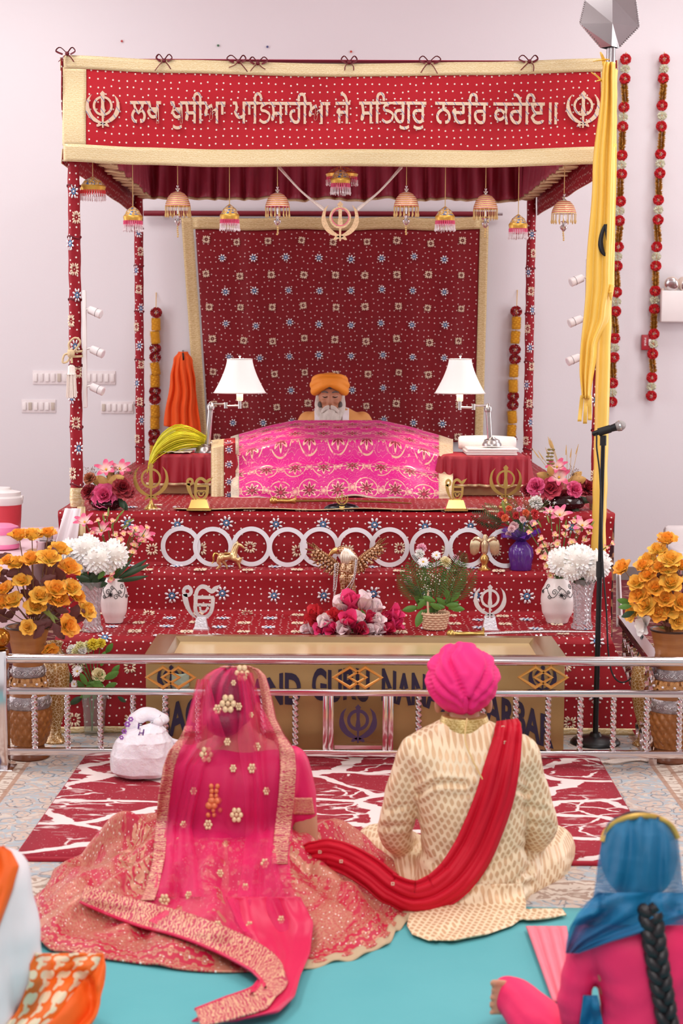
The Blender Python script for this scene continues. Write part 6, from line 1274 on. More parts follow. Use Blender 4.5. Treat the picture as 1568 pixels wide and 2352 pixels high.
# ================================================================== figurines
# gold horse
Yh = 8.50; s = Yh / F; b = P(522, 1309, Yh); b.z = Z2 + .003; H_ = lambda x, y: V(((x - 522) * s, 0, (1310 - y) * s))
root = thing('horse_figurine', 'small gold prancing horse standing before the steel rings', 'figurine', b); mb = MB()
limb(mb, [(H_(508, 1280), 9 * s), (H_(522, 1281), 8 * s), (H_(536, 1278), 9.5 * s)]); limb(mb, [(H_(537, 1277), 8 * s), (H_(541, 1263), 6 * s), (H_(546, 1253), 4.6 * s)]); limb(mb, [(H_(546, 1252), 4.6 * s), (H_(553, 1254), 3.6 * s), (H_(560, 1260), 2.4 * s)])
for dx in (-1, 1): mb.ball(H_(545 + dx, 1246) + V((0, dx * .004, 0)), (.003, .003, .009), 6, 5)
for pts, dy in (([(506, 1284, 6), (502, 1292, 4), (506, 1300, 2.4), (498, 1309, 2)], -.012), ([(508, 1284, 6), (512, 1293, 4), (518, 1300, 2.3), (521, 1308, 2)], .012), ([(537, 1284, 5), (548, 1288, 3.2), (554, 1282, 2.4), (551, 1294, 2)], -.012), ([(538, 1284, 5), (545, 1294, 3.2), (549, 1302, 2.2), (551, 1309, 2)], .012)): limb(mb, [(H_(x, y) + V((0, dy, 0)), r * 1.35 * s) for x, y, r in pts], 8)
meshobj('horse_body', blob(mb, .0032, 2), mat('horse_gold', '#e6c48c', .25, .7), root)
MB().tube(curve([H_(502, 1276), H_(494, 1273), H_(490, 1280), H_(490, 1292), H_(485, 1297)], 16), [.006, .008, .010, .011, .011, .012, .012, .011, .011, .010, .009, .008, .007, .006, .005, .003, .001], 8, flat=.6).build('tail', M_GOLDSH, root)
MB().tube(curve([H_(545, 1248), H_(538, 1252), H_(534, 1262), H_(531, 1272)], 12), .0075, 8, flat=.5).build('mane', mat('pale_gold', '#efd9b0', .3, .6), root)
MB().box(H_(522, 1273) + V((0, 0, .002)), (.03, .042, .006), bev=.002).build('saddle', M_BRASS, root)
# big copper eagle
t = NT('copper_feather'); v = t.coord(); w = t.wave(t.mapping(v, rot=(0, .3, 0)), 42, 4); t.set(col=t.mix(t.step(w, .62, .8), lin('#8a4f22'), lin('#d9b08a')), rough=.28, metal=.6); t.bump(w, .4, .004); M_CF = t.m
t = NT('copper_scale'); v = t.coord(); q = t.voro(v, 95, .5); t.set(col=t.mix(t.step(q, .3, .55), lin('#94561f'), lin('#dfb894')), rough=.28, metal=.6); t.bump(q, .6, .004); M_CS = t.m
Ye = 8.22; s = Ye / F; b = Q(796, 1412, Z1 + .004); b = P(796, 1425, Ye); b.z = Z1 + .004; E_ = lambda x, y, d=0: P(x, y, Ye) - b + V((0, d, 0))
root = thing('eagle_statue', 'copper eagle statue with raised wings and silver beads behind the tulips', 'statue', b); mb = MB()
limb(mb, [(E_(797, 1268), 13 * s), (E_(803, 1285), 20 * s), (E_(800, 1308), 22 * s), (E_(796, 1330), 15 * s)]); limb(mb, [(E_(797, 1270), 13 * s), (E_(785, 1263, -.01), 11 * s), (E_(775, 1265, -.015), 8 * s)])
limb(mb, [(E_(786, 1325, -.03), 9 * s), (E_(787, 1345, -.03), 6 * s), (E_(787, 1360, -.03), 5 * s)]); limb(mb, [(E_(806, 1325, -.03), 9 * s), (E_(806, 1345, -.03), 6 * s), (E_(806, 1362, -.03), 5 * s)])
limb(mb, [(E_(802, 1325, .03), 12 * s), (E_(808, 1360, .05), 10 * s), (E_(812, 1385, .06), 7 * s)]); meshobj('eagle_body', blob(mb, .006, 4), M_CS, root)
MB().tube(curve([E_(774, 1262, -.018), E_(764, 1266, -.022), E_(757, 1273, -.024), E_(755, 1278, -.024)], 10), [8 * s, 7.5 * s, 7 * s, 6 * s, 5 * s, 4 * s, 3.2 * s, 2.4 * s, 1.8 * s, 1 * s, .4 * s], 10).build('beak', mat('beak_gold', '#d8a868', .25, .7), root)
for dy in (-1,): MB().ball(E_(776, 1263, -.018 - 7.2 * s), 2.4 * s, 8, 6).build('eye', mat('eye_red', '#8c1a22', .2), root)
mb = MB()
for k in range(9): x = 782 + k * 4.4; mb.tube(curve([E_(790 + k * 1.2, 1257 + k * .4, -.02), E_(x + 2, 1272 + k, -.045 + .002 * k), E_(x + 2, 1294 - abs(k - 3) * 1.2, -.05 + .003 * k)], 10), [2 * s, 2.6 * s, 3 * s, 3.2 * s, 3.4 * s, 3.4 * s, 3.3 * s, 3.1 * s, 2.8 * s, 2.2 * s, 1 * s], 8, flat=.6)
mb.build('neck_feathers', mat('silvered_copper', '#e3cdbb', .25, .6, .2, 40), root)
def wing(sh, el, tips, sg, d0):
    wr_ = MB().tube(curve([E_(*sh, d0), E_((sh[0] + el[0]) / 2, (sh[1] + el[1]) / 2 - 2, d0), E_(*el, d0 - .0)], 12), [6 * s] * 6 + [5 * s, 4.5 * s, 4 * s, 3.5 * s, 3 * s, 2.5 * s, 1.5 * s], 10).build('wing', M_CF, root)
    n = len(tips)
    for k, (tx, ty) in enumerate(tips):
        f = 1 - k / (n - .3); rt = E_(lerp(sh[0], el[0], f * .85), lerp(sh[1], el[1], f * .85), d0 + .002 * k); tp = E_(tx, ty, d0 + .004 * k); L = curve([rt, lerp(rt, tp, .5) + V((0, -.008, .002)), tp], 10)
        MB().tube(L, [q * s * 1.35 for q in (3, 5, 5.6, 6, 6.2, 6.2, 6, 5.4, 4.6, 3.2, 1)], 8, flat=.35).build('flight_feather', M_CF, wr_, world=False)
    mb = MB()
    for k in range(34): f, g = (k % 9) / 9.5, (k // 9) / 5 + .08; rt = E_(lerp(sh[0], el[0], f), lerp(sh[1], el[1], f), d0 - .012); tp = E_(*tips[min(n - 1, int((1 - f) * n))], d0 - .006); mb.ball(lerp(rt, tp, g) + V((0, -.006, -.004)), (4 * s, 2.4 * s, 4.4 * s), 8, 5)
    mb.build('covert_scales', M_CS, wr_)
wing((784, 1305), (722, 1258), [(703, 1247), (716, 1248), (700, 1262), (703, 1274), (708, 1286), (717, 1297), (728, 1308), (741, 1318), (754, 1325), (766, 1328)], -1, .02)
wing((818, 1292), (872, 1250), [(887, 1236), (876, 1238), (892, 1249), (889, 1261), (882, 1273), (872, 1285), (860, 1297), (847, 1308), (834, 1318), (824, 1322)], 1, .02)
mb = MB()
for k in range(26): a = k * 2.4; q = (k / 26) ** .5; mb.tube([E_(797 + 12 * q * math.cos(a), 1358 + 4 * q, .02 * math.sin(a) * q), E_(797 + 22 * q * math.cos(a), 1385, .04 * math.sin(a) * q), E_(797 + 28 * q * math.cos(a), 1425, .05 * math.sin(a) * q)], [4 * s, 6 * s, 6 * s], 7)
mb.build('perch', mat('amber_perch', '#d89a58', .3, .5, .3, 30), root)
mb = MB()
for pts in ([(772, 1290), (770, 1320), (768, 1350), (766, 1380), (770, 1396), (776, 1398)], [(777, 1290), (774, 1320), (772, 1345), (768, 1372), (780, 1362), (797, 1346), (810, 1325), (815, 1300), (816, 1283)], [(819, 1283), (817, 1305), (812, 1330), (803, 1352), (797, 1368), (792, 1378)], [(769, 1292), (767, 1325), (766, 1355)]):
    L = [E_(x, y, -.068 + (.02 if y > 1345 else 0)) for x, y in pts]; tot = sum((a - c).length for a, c in zip(L, L[1:])); 
    for p in curve(L, int(tot / .0062)): mb.ball(p, .0036, 6, 4)
mb.build('bead_necklace', mat('silver_bead', '#cfc9cb', .15, .9), root)
# small gold eagle
Y2 = 8.50; s = Y2 / F; b = P(1112, 1310, Y2); b.z = Z2 + .003; G_ = lambda x, y, d=0: V(((x - 1112) * s, d, (1311 - y) * s)); root = thing('small_eagle', 'small gold and silver eagle figurine on a pedestal before the rings', 'figurine', b)
mb = MB(); limb(mb, [(G_(1112, 1240), 6 * s), (G_(1112, 1250), 9 * s), (G_(1112, 1266), 8 * s), (G_(1112, 1276), 4 * s)]); limb(mb, [(G_(1112, 1238), 6 * s), (G_(1113, 1231), 5 * s)]); limb(mb, [(G_(1115, 1231), 3 * s), (G_(1119, 1233), 1.4 * s)]); meshobj('eagle_body', blob(mb, .003, 3), mat('eagle_gold', '#dcc09a', .25, .7, .3, 60), root)
for sg in (-1, 1):
    w0 = MB().tube(curve([G_(1112 + sg * 7, 1243), G_(1112 + sg * 20, 1236), G_(1112 + sg * 30, 1244)], 8), [5 * s] * 5 + [4 * s, 3 * s, 2 * s, 1 * s], 8).build('wing', MATS['eagle_gold'], root)
    for k in range(7): MB().tube(curve([G_(1112 + sg * (10 + 3.2 * k), 1240), G_(1112 + sg * (14 + 3 * k), 1254, -.004), G_(1112 + sg * (15 + 2.7 * k), 1270 + 6 * math.sin(k * .45))], 6), [2 * s, 3 * s, 3 * s, 3 * s, 2.6 * s, 2 * s, .6 * s], 7, flat=.5).build('flight_feather', MATS['eagle_gold'], w0)
MB().lathe([(14 * s, 0), (15 * s, 3 * s), (8 * s, 8 * s), (6 * s, 14 * s), (10 * s, 22 * s), (11 * s, 28 * s), (7 * s, 36 * s), (0, 37 * s)], n=24).build('pedestal', mat('pedestal_gold', '#d8a860', .22, .8), root)

# ================================================================== people
from mathutils.bvhtree import BVHTree
def loft(mb, rows, n=32, ex=2.3, Yd=None):        # rows: (py, x-left px, x-right px, Y centre, half depth) -> closed tapering trunk
    R = []
    for py, xl, xr, Yc, ry in rows:
        a, b = P(xl, py, Yc), P(xr, py, Yc); c = (a + b) / 2; rx = (b.x - a.x) / 2
        R.append([V((c.x + rx * math.copysign(abs(math.cos(t)) ** (2 / ex), math.cos(t)), c.y + ry * math.copysign(abs(math.sin(t)) ** (2 / ex), math.sin(t)), c.z)) for t in [2 * PI * k / n for k in range(n)]])
    S_ = []
    for k in range(n):
        col = curve([r[k] for r in R], (len(R) - 1) * 4); S_.append(col)
    m = len(S_[0]); vs = [S_[k][j] for j in range(m) for k in range(n)]
    fs = [(j * n + k, j * n + (k + 1) % n, (j + 1) * n + (k + 1) % n, (j + 1) * n + k) for j in range(m - 1) for k in range(n)] + [tuple(range(n))[::-1], tuple((m - 1) * n + k for k in range(n))]
    mb.add(vs, fs); return mb
def displace(me, fn):
    ns = [v.normal.copy() for v in me.vertices]
    for v, n in zip(me.vertices, ns): v.co += n * fn(v.co, n)
    me.update()
def bvh(*objs):
    vs, fs = [], []
    for o in objs:
        off = V((0, 0, 0)); q = o
        while q is not None: off = off + q.location; q = q.parent
        b = len(vs); vs += [v.co + off for v in o.data.vertices]; fs += [tuple(i + b for i in p.vertices) for p in o.data.polygons]
    return BVHTree.FromPolygons(vs, fs)
def to_px(p): q = CM.transposed() @ (p - EYE); return 784 + F * q.x / -q.z, 1176 - F * q.y / -q.z
def drape(rows, tree, nu, nv, lift=.012, Yfb=5.45, fold=.006, nf=5, smooth=3, back=.0, floor=.03, spread=0):
    """cloth laid over a body: rows (py, xl, xr[, Y]) seen from the front, settled on the surface below it"""
    G = []
    rr = [(r + (None,))[:4] for r in rows]; tt = [i / (len(rr) - 1) for i in range(len(rr))]
    for j in range(nv + 1):
        v = j / nv; py = tab([(t, float(r[0])) for t, r in zip(tt, rr)], v) if False else None
        k = min(int(v * (len(rr) - 1)), len(rr) - 2); f = v * (len(rr) - 1) - k
        py, xl, xr = [lerp(rr[k][i], rr[k + 1][i], f) for i in range(3)]; yf = Yfb if rr[k][3] is None else lerp(rr[k][3], rr[k + 1][3] if rr[k + 1][3] is not None else rr[k][3], f)
        row = []
        for i in range(nu + 1):
            u = i / nu; px = lerp(xl, xr, u); d = ray(px, py).normalized(); h = tree.ray_cast(EYE, d)[0]
            Y = min(h.y, yf + .3) if h is not None else None
            fl = EYE + d * ((floor - EYE.z) / d.z) if d.z < 0 else None
            if Y is None: Y = yf
            if fl is not None and fl.y < Y: Y = fl.y
            row.append([px, py, Y])
        G.append(row)
    for _ in range(smooth):
        H = [[c[2] for c in r] for r in G]
        for j in range(nv + 1):
            for i in range(nu + 1):
                a = [H[jj][ii] for jj in (j - 1, j, j + 1) for ii in (i - 1, i, i + 1) if 0 <= jj <= nv and 0 <= ii <= nu]
                G[j][i][2] = min(H[j][i], sum(a) / len(a) * .6 + H[j][i] * .4)
    def at(u, v, o=0.):
        x, y = u * nu, v * nv; i, j = min(int(x), nu - 1), min(int(y), nv - 1); fx, fy = x - i, y - j
        q = [lerp(lerp(G[j][i][k], G[j][i + 1][k], fx), lerp(G[j + 1][i][k], G[j + 1][i + 1][k], fx), fy) for k in range(3)]
        w = fold * (math.sin(u * nf * 6.28 + 2.5 * nz(v * 3, u * 2) + v * 2) + .6 * math.sin(u * nf * 11 + v * 5))
        return P(q[0], q[1], q[2] - lift - o + w)
    return at
def cloth(name, at, nu, nv, m, parent, u0=0, u1=1, v0=0, v1=1, o=0., solid=.004, us=1., vs=1.):
    mb = MB(); mb.grid(lambda u, v: at(lerp(u0, u1, u), lerp(v0, v1, v), o), nu, nv, uvf=lambda u, v: (lerp(u0, u1, u) * us, lerp(v0, v1, v) * vs)); return mb.build(name, m, parent, world=True, solid=solid, sharp=None)
def net(name, col, alpha, rough=.6):
    t = NT(name); v = t.coord(); c = lin(col); t.set(col=t.mix(t.noise(v, 9, 3), tuple(x * .85 for x in c[:3]) + (1,), c), rough=rough); tr = t.n('BsdfTransparent'); mx = t.n('MixShader'); lw = t.n('LayerWeight'); lw.inputs[0].default_value = .35
    t.put(mx.inputs[0], t.math('ADD', alpha, t.math('MULTIPLY', lw.outputs['Facing'], 1 - alpha), clamp=True)); tr.inputs[0].default_value = (1, 1, 1, 1)
    t.t.links.new(tr.outputs[0], mx.inputs[1]); t.t.links.new(t.b.outputs[0], mx.inputs[2]); t.t.links.new(mx.outputs[0], t.o.inputs[0]); return t.m
M_SKIN = mat('skin', '#b97f62', .5, 0, .06, 10, sss=.08); M_SKIN2 = mat('skin_warm', '#c08a6c', .5, 0, .06, 10, sss=.08); M_HAIR = mat('black_hair', '#1c1418', .4, 0, .3, 60, bump=.5, bscale=150)
def turban(c, rx, ry, rz, m, parent, voxel=.005, face=-1, wraps=True, name='turban'):
    """wound cloth turban: a core with bands that meet in a V"""
    c = V(c); mb = MB(); mb.ball(c, (rx * .90, ry * .90, rz * .97), 32, 20)
    E = lambda d: c + V((d[0] * rx * .86, d[1] * ry * .86 * -face, d[2] * rz * .86))
    for s in (-1, 1):
        for pts, r in (([(s * -.05, .5, .92), (s * .35, .1, .95), (s * .72, -.35, .62), (s * .66, -.78, .02), (s * .3, -.98, -.42), (s * .04, -1.0, -.62)], .24), ([(s * .3, .7, .7), (s * .78, .2, .62), (s * .98, -.25, .15), (s * .78, -.68, -.35), (s * .35, -.95, -.66), (s * .04, -1.0, -.78)], .22), ([(s * .7, .7, .2), (s * 1.0, .1, .1), (s * .97, -.3, -.35), (s * .72, -.7, -.68), (s * .3, -.95, -.86), (0, -1.0, -.92)], .20)):
            q = curve([E(d) for d in pts], 24); mb.tube(q, [r * rx * (.55 + .45 * math.sin(PI * min(1, .15 + i / 24 * .9))) for i in range(25)], 12)
    me = blob(mb, voxel, 1, .5)
    displace(me, lambda p, n: .0022 * math.sin((p - c).x / rx * 9 + (p - c).z / rz * 14 + 3 * nz(*((p - c) * 9))) + .002 * nz(*((p - c) * 22)))
    return meshobj(name, me, m, parent, -parent.location)

# ------------------------------------------------------------------ groom
t = NT('sherwani_brocade'); v = t.coord(); x, y, z = t.sep(v); hx = t.math('ADD', x, t.math('MULTIPLY', y, .12)); z = t.math('SUBTRACT', z, t.math('MULTIPLY', y, .8)); cx = t.math('DIVIDE', hx, .0205); cz = t.math('DIVIDE', z, .0215); row = t.math('FLOOR', cz)
cx = t.math('ADD', cx, t.math('MULTIPLY', t.math('MODULO', t.math('ABSOLUTE', row), 2), .5)); fx = t.math('ABSOLUTE', t.math('SUBTRACT', t.math('FRACT', cx), .5)); fz = t.math('ABSOLUTE', t.math('SUBTRACT', t.math('FRACT', cz), .5))
lf = t.math('ADD', t.math('MULTIPLY', fx, 2.7), t.math('MULTIPLY', t.math('POWER', fz, 2), 3.6)); m = t.math('SUBTRACT', 1, t.step(lf, .78, .96))
t.set(col=t.mix(m, t.mix(t.noise(v, 6), lin('#ecd3ab'), lin('#f4e0bf')), t.mix(t.noise(v, 300, 1), lin('#cda57c'), lin('#dcb991'))), rough=.42, spec=.4, metal=t.math('MULTIPLY', m, .2)); t.bump(t.math('ADD', m, t.noise(v, 8, 3)), .25, .004); M_SHER = t.m
gb = P(1075, 2090, 5.42); gb.z = .02
GR = thing('person', 'seated man seen from behind in cream brocade coat and pink turban', 'person', gb)
def groom_solids(k=1.0, head=False):
    mb = MB(); sh = lambda rows: [(py, (xl + xr) / 2 - (xr - xl) / 2 * k, (xl + xr) / 2 + (xr - xl) / 2 * k, Y, ry * k) for py, xl, xr, Y, ry in rows]
    loft(mb, sh([(2098, 942, 1216, 5.44, .19), (2050, 944, 1216, 5.43, .185), (1990, 958, 1210, 5.43, .15), (1930, 966, 1206, 5.43, .135), (1850, 958, 1206, 5.43, .135), (1780, 946, 1208, 5.44, .13), (1728, 918, 1230, 5.45, .115), (1694, 938, 1212, 5.46, .092), (1670, 985, 1152, 5.47, .074), (1650, 1022, 1112, 5.475, .062)]))
    limb(mb, [(P(958, 1732, 5.45), .066 * k), (P(932, 1800, 5.46), .062 * k), (P(912, 1880, 5.47), .058 * k), (P(910, 1920, 5.50), .056 * k), (P(945, 1945, 5.62), .048 * k), (P(990, 1960, 5.76), .036 * k)])
    limb(mb, [(P(1192, 1728, 5.45), .066 * k), (P(1214, 1800, 5.46), .060 * k), (P(1234, 1870, 5.47), .058 * k), (P(1238, 1908, 5.50), .056 * k), (P(1205, 1940, 5.62), .048 * k), (P(1150, 1960, 5.76), .036 * k)])
    limb(mb, [(P(1010, 2040, 5.48), .12 * k), (P(920, 1990, 5.62), .10 * k), (P(868, 1945, 5.78), .078 * k), (P(880, 1940, 5.86), .066 * k), (P(1010, 1965, 5.98), .055 * k)])
    limb(mb, [(P(1150, 2040, 5.48), .12 * k), (P(1230, 1995, 5.62), .10 * k), (P(1270, 1950, 5.78), .078 * k), (P(1250, 1940, 5.86), .066 * k), (P(1130, 1970, 5.98), .055 * k)])
    return mb
mb = groom_solids(.88); limb(mb, [(P(1066, 1700, 5.475), .052), (P(1066, 1640, 5.48), .05), (P(1064, 1600, 5.49), .055)]); mb.ball(P(1064, 1575, 5.51), (.078, .095, .112), 24, 16)
for s in (-1, 1): mb.ball(P(1064 + s * 58, 1618, 5.51), (.014, .022, .032), 10, 8)
for hx_, s in ((1000, -1), (1140, 1)):
    h = P(hx_, 1960, 5.78); limb(mb, [(h, .030), (h + V((-s * .05, .05, -.01)), .032), (h + V((-s * .09, .07, -.015)), .026)])
    for k in range(4): f0 = h + V((-s * .09, .06 + .018 * k, -.012)); limb(mb, [(f0, .0095), (f0 + V((-s * .035, .01, -.006)), .0088), (f0 + V((-s * .055 - .004 * k * s, .004, -.02)), .0075)], 8)
    limb(mb, [(h + V((-s * .04, .02, .01)), .012), (h + V((-s * .075, .0, .016)), .0095)], 8)
body = meshobj('body', blob(mb, .0075, 3), M_SKIN, GR, -gb)
me = blob(groom_solids(1.0), .0075, 6)
CR = [([(962, 1822), (985, 1806), (1020, 1798), (1065, 1800)], .012, 7), ([(1210, 1822), (1185, 1812), (1150, 1812)], .010, 7), ([(960, 1945), (1010, 1990), (1100, 2000), (1200, 1950)], .006, 9), ([(950, 2040), (1040, 2060), (1150, 2050), (1212, 2000)], .010, 9), ([(1130, 2080), (1215, 2030)], .010, 8), ([(885, 1900), (930, 1895)], .006, 7), ([(1215, 1890), (1262, 1900)], .006, 7), ([(892, 1860), (935, 1850)], .005, 6), ([(1205, 1850), (1255, 1862)], .005, 6)]
CR = [(curve([V((x, y, 0)) for x, y in p], 14), d, w) for p, d, w in CR]
def coat_d(p, n):
    x, y = to_px(p); o = .005 * nz(p.x * 9, p.y * 9, p.z * 14) + .003 * nz(p.x * 20, p.y * 20, p.z * 30)
    if n.y < .3:
        for L, d, w in CR:
            q = min((x - c.x) ** 2 + (y - c.y) ** 2 for c in L)
            if q < (4 * w) ** 2: q = math.sqrt(q); o += -d * math.exp(-(q / w) ** 2) + d * .5 * math.exp(-((q - 2 * w) / w) ** 2)
    return o
displace(me, coat_d); coat = meshobj('coat', me, M_SHER, GR, -gb); GT = bvh(coat)
# tail of the coat spread on the sheet
at = drape([(2030, 960, 1200, 5.25), (2075, 946, 1208, 5.22), (2104, 938, 1206, 5.2), (2126, 934, 1176, 5.2), (2146, 946, 1120, 5.2), (2160, 984, 1050, 5.2)], GT, 40, 30, .006, 5.2, .007, 2, 10, floor=.034)
cloth('coat_tail', at, 60, 40, M_SHER, coat, solid=.003)
at = drape([(2088, 1130, 1290, 5.25), (2102, 1120, 1300, 5.22), (2112, 1130, 1240, 5.2)], GT, 24, 8, .008, 5.22, .006, 2, 3, floor=.034); cloth('coat_fold', at, 40, 14, M_SHER, coat, solid=.006)
mb = MB(); cA = P(1066, 1668, 5.475)
mb.lathe([(.082, 0), (.080, .014), (.074, .032), (.070, .044)], cA + V((0, 0, -.010)), 36, mod=lambda a, z: 1 + .03 * math.cos(2 * a)); mb.build('collar', brocade('gold_collar', '#b3934e', '#dcc385', 40, .4, .4), GR, world=True, solid=.006)
t = NT('hot_pink_voile'); v = t.coord(); t.set(col=t.mix(t.noise(v, 5), lin('#ec1c78'), lin('#f7307f')), rough=.62, spec=.3); t.bump(t.noise(t.mapping(v, (30, 30, 60), (0, .4, 0)), 1, 3), .15, .006); M_HOT = t.m
tc = P(1062, 1560, 5.50); mb = MB(); mb.ball(tc, (.119, .132, .118), 120, 80); me = mb.mesh('turban', [])
for q in me.vertices:
    d = q.co - tc; zz = d.z / .118; k = 1 - .26 * max(0, (-zz - .25) / .75) ** 2; q.co = tc + V((d.x * k, d.y * k, d.z))
me.update(); TC = [(curve([V((x, y, 0)) for x, y in pl], 18), dp, w) for pl, dp, w in (([(1044, 1484), (1030, 1512), (1048, 1556), (1071, 1606)], .016, 5), ([(1100, 1484), (1120, 1520), (1106, 1566), (1077, 1606)], .013, 5), ([(1008, 1500), (996, 1550), (1024, 1588), (1068, 1614)], .012, 5), ([(982, 1540), (998, 1590), (1036, 1617), (1068, 1625)], .010, 5), ([(1138, 1520), (1132, 1566), (1106, 1598), (1077, 1614)], .011, 5), ([(1147, 1570), (1122, 1606), (1078, 1627)], .009, 5), ([(1073, 1608), (1070, 1645)], .006, 4), ([(1062, 1484), (1052, 1510), (1062, 1540)], .005, 5), ([(1020, 1490), (1012, 1530), (1036, 1572)], .005, 5), ([(1122, 1496), (1128, 1540), (1098, 1590)], .005, 5))]
def tur_d(p_, n):
    x, y = to_px(p_); o = .0012 * math.sin(p_.x * 160 + p_.z * 120 + 4 * nz(p_.x * 14, p_.z * 14))
    if n.y < .35:
        for L, dp, w in TC:
            q = math.sqrt(min((x - c.x) ** 2 + (y - c.y) ** 2 for c in L)); o += -dp * math.exp(-(q / w) ** 2) + dp * .35 * math.exp(-((q - 14) / 9) ** 2)
    return o
displace(me, tur_d); me.polygons.foreach_set('use_smooth', [True] * len(me.polygons)); meshobj('turban', me, M_HOT, GR, -gb)
MB().tube(curve([P(1068, 1600, 5.365), P(1069, 1618, 5.375), P(1068, 1636, 5.40)], 8), [.004, .007, .008, .009, .009, .009, .009, .008, .006], 10, flat=.5).build('turban_tuck', M_HOT, GR, world=True)
mb = MB(); mb.tube(curve([P(1072, 1650, 5.39), P(1068, 1700, 5.335), P(1085, 1745, 5.305), P(1108, 1790, 5.29)], 20), .0025, 6); mb.build('gold_cord', M_STR, GR, world=True)
# red sash joining groom and bride
t = NT('red_chiffon'); v = t.coord('UV'); t.set(col=t.mix(t.noise(t.mapping(v, (14, 1, 1)), 1, 3), lin('#b30620'), lin('#d2102e')), rough=.6, spec=.25); t.bump(t.noise(t.mapping(v, (40, 2, 1)), 1, 3), .5, .01); M_SASH = t.m
SP = [(1164, 1655, 50, 5.47), (1166, 1670, 60, 5.40), (1164, 1700, 66, 5.36), (1152, 1760, 80, 5.31), (1135, 1830, 88, 5.29), (1110, 1900, 90, 5.28), (1083, 1960, 92, 5.27), (1045, 2015, 92, 5.24), (1000, 2050, 88, 5.21), (950, 2062, 80, 5.17), (895, 2040, 74, 5.17), (850, 2005, 72, 5.2), (800, 1976, 70, 5.24), (755, 1962, 70, 5.28), (715, 1964, 60, 5.33), (690, 1972, 44, 5.37)]
def sash(u, v):
    k = min(int(v * (len(SP) - 1)), len(SP) - 2); f = v * (len(SP) - 1) - k; c = curve([V(q[:2] + (0,)) for q in SP[max(0, k - 1):k + 3]], 3 * 8) if False else None
    a, b = SP[k], SP[k + 1]; p0, p3 = SP[max(0, k - 1)], SP[min(len(SP) - 1, k + 2)]
    cr = lambda i: .5 * (2 * a[i] + (b[i] - p0[i]) * f + (2 * p0[i] - 5 * a[i] + 4 * b[i] - p3[i]) * f * f + (3 * a[i] - p0[i] - 3 * b[i] + p3[i]) * f ** 3)
    x, y, w, Y = cr(0), cr(1), cr(2), cr(3); dx, dy = b[0] - p0[0], b[1] - p0[1]; L = math.hypot(dx, dy); nx, ny = -dy / L, dx / L
    px, py = x - nx * (u - .5) * w, y - ny * (u - .5) * w; h = GT.ray_cast(EYE, ray(px, py).normalized())[0]
    if h is not None: Y = min(Y, h.y - .012)
    return P(px, py, Y - .006 + .006 * math.sin(u * 15 + 3 * nz(v * 4)) + .004 * math.sin(u * 31 + v * 6) - .012 * math.sin(u * PI))
mb = MB(); mb.grid(sash, 28, 150, uvf=lambda u, v: (u * .12, v * 1.2)); so = mb.build('sash', M_SASH, GR, world=True, solid=.006, sharp=None)
for k, (u, v) in enumerate(((.3, .06), (.45, .14), (.6, .82), (.4, .9), (.3, .66))): p = sash(u, v); inst('gold_sequin', ME_GOLD, so, p + V((0, -.008, 0)) - gb, basis(V((0, -1, .2))), .16)

# ------------------------------------------------------------------ bride
bb = P(530, 2080, 5.45); bb.z = .02; BR = thing('person', 'seated woman seen from behind under a sheer pink veil with wide gold-red skirt', 'person', bb)
M_BLOU = mat('pink_blouse', '#d8125c', .5, 0, .08, 8, bump=.2, bscale=60)
def bride_solids(k=1.0):
    mb = MB(); sh = lambda rows: [(py, (xl + xr) / 2 - (xr - xl) / 2 * k, (xl + xr) / 2 + (xr - xl) / 2 * k, Y, ry * k) for py, xl, xr, Y, ry in rows]
    return mb, sh
mb, sh = bride_solids(.95)
loft(mb, sh([(2110, 395, 690, 5.50, .18), (2060, 402, 680, 5.50, .17), (2010, 424, 655, 5.51, .125), (1960, 430, 655, 5.51, .12), (1880, 422, 668, 5.51, .125), (1800, 412, 684, 5.51, .125), (1750, 405, 690, 5.52, .11), (1718, 430, 664, 5.53, .085), (1695, 482, 610, 5.54, .06), (1672, 500, 582, 5.545, .05), (1655, 502, 578, 5.55, .05)]))
limb(mb, [(P(668, 1755, 5.52), .056), (P(690, 1840, 5.53), .050), (P(700, 1930, 5.53), .046), (P(702, 1965, 5.55), .042), (P(665, 1985, 5.66), .036), (P(610, 1990, 5.76), .028)])
limb(mb, [(P(426, 1755, 5.52), .056), (P(404, 1840, 5.53), .050), (P(394, 1930, 5.53), .046), (P(394, 1965, 5.55), .042), (P(430, 1985, 5.66), .036), (P(480, 1990, 5.76), .028)])
mb.ball(P(530, 1608, 5.56), (.074, .092, .108), 24, 16); limb(mb, [(P(530, 1600, 5.64), .05), (P(530, 1640, 5.65), .035)])
for hx_, s in ((610, 1), (480, -1)):
    h = P(hx_, 1990, 5.77); limb(mb, [(h, .024), (h + V((-s * .05, .03, -.01)), .027)])
    for k in range(4): f0 = h + V((-s * .06, .015 + .016 * k, -.012)); limb(mb, [(f0, .0085), (f0 + V((-s * .035, .01, -.004)), .0078), (f0 + V((-s * .055, .004, -.016)), .0068)], 8)
    limb(mb, [(h + V((-s * .03, -.01, .01)), .010), (h + V((-s * .06, -.03, .01)), .008)], 8)
body = meshobj('body', blob(mb, .0075, 3), M_SKIN2, BR, -bb)
mb, sh = bride_solids(1.03)
loft(mb, sh([(1988, 428, 656, 5.51, .124), (1960, 428, 656, 5.51, .124), (1880, 420, 670, 5.51, .13), (1800, 410, 686, 5.51, .13), (1750, 403, 692, 5.52, .115), (1722, 428, 666, 5.53, .09), (1708, 462, 632, 5.535, .07)]))
limb(mb, [(P(668, 1752, 5.52), .060), (P(684, 1810, 5.53), .057), (P(692, 1862, 5.53), .054)]); limb(mb, [(P(426, 1752, 5.52), .060), (P(410, 1810, 5.53), .057), (P(402, 1862, 5.53), .054)])
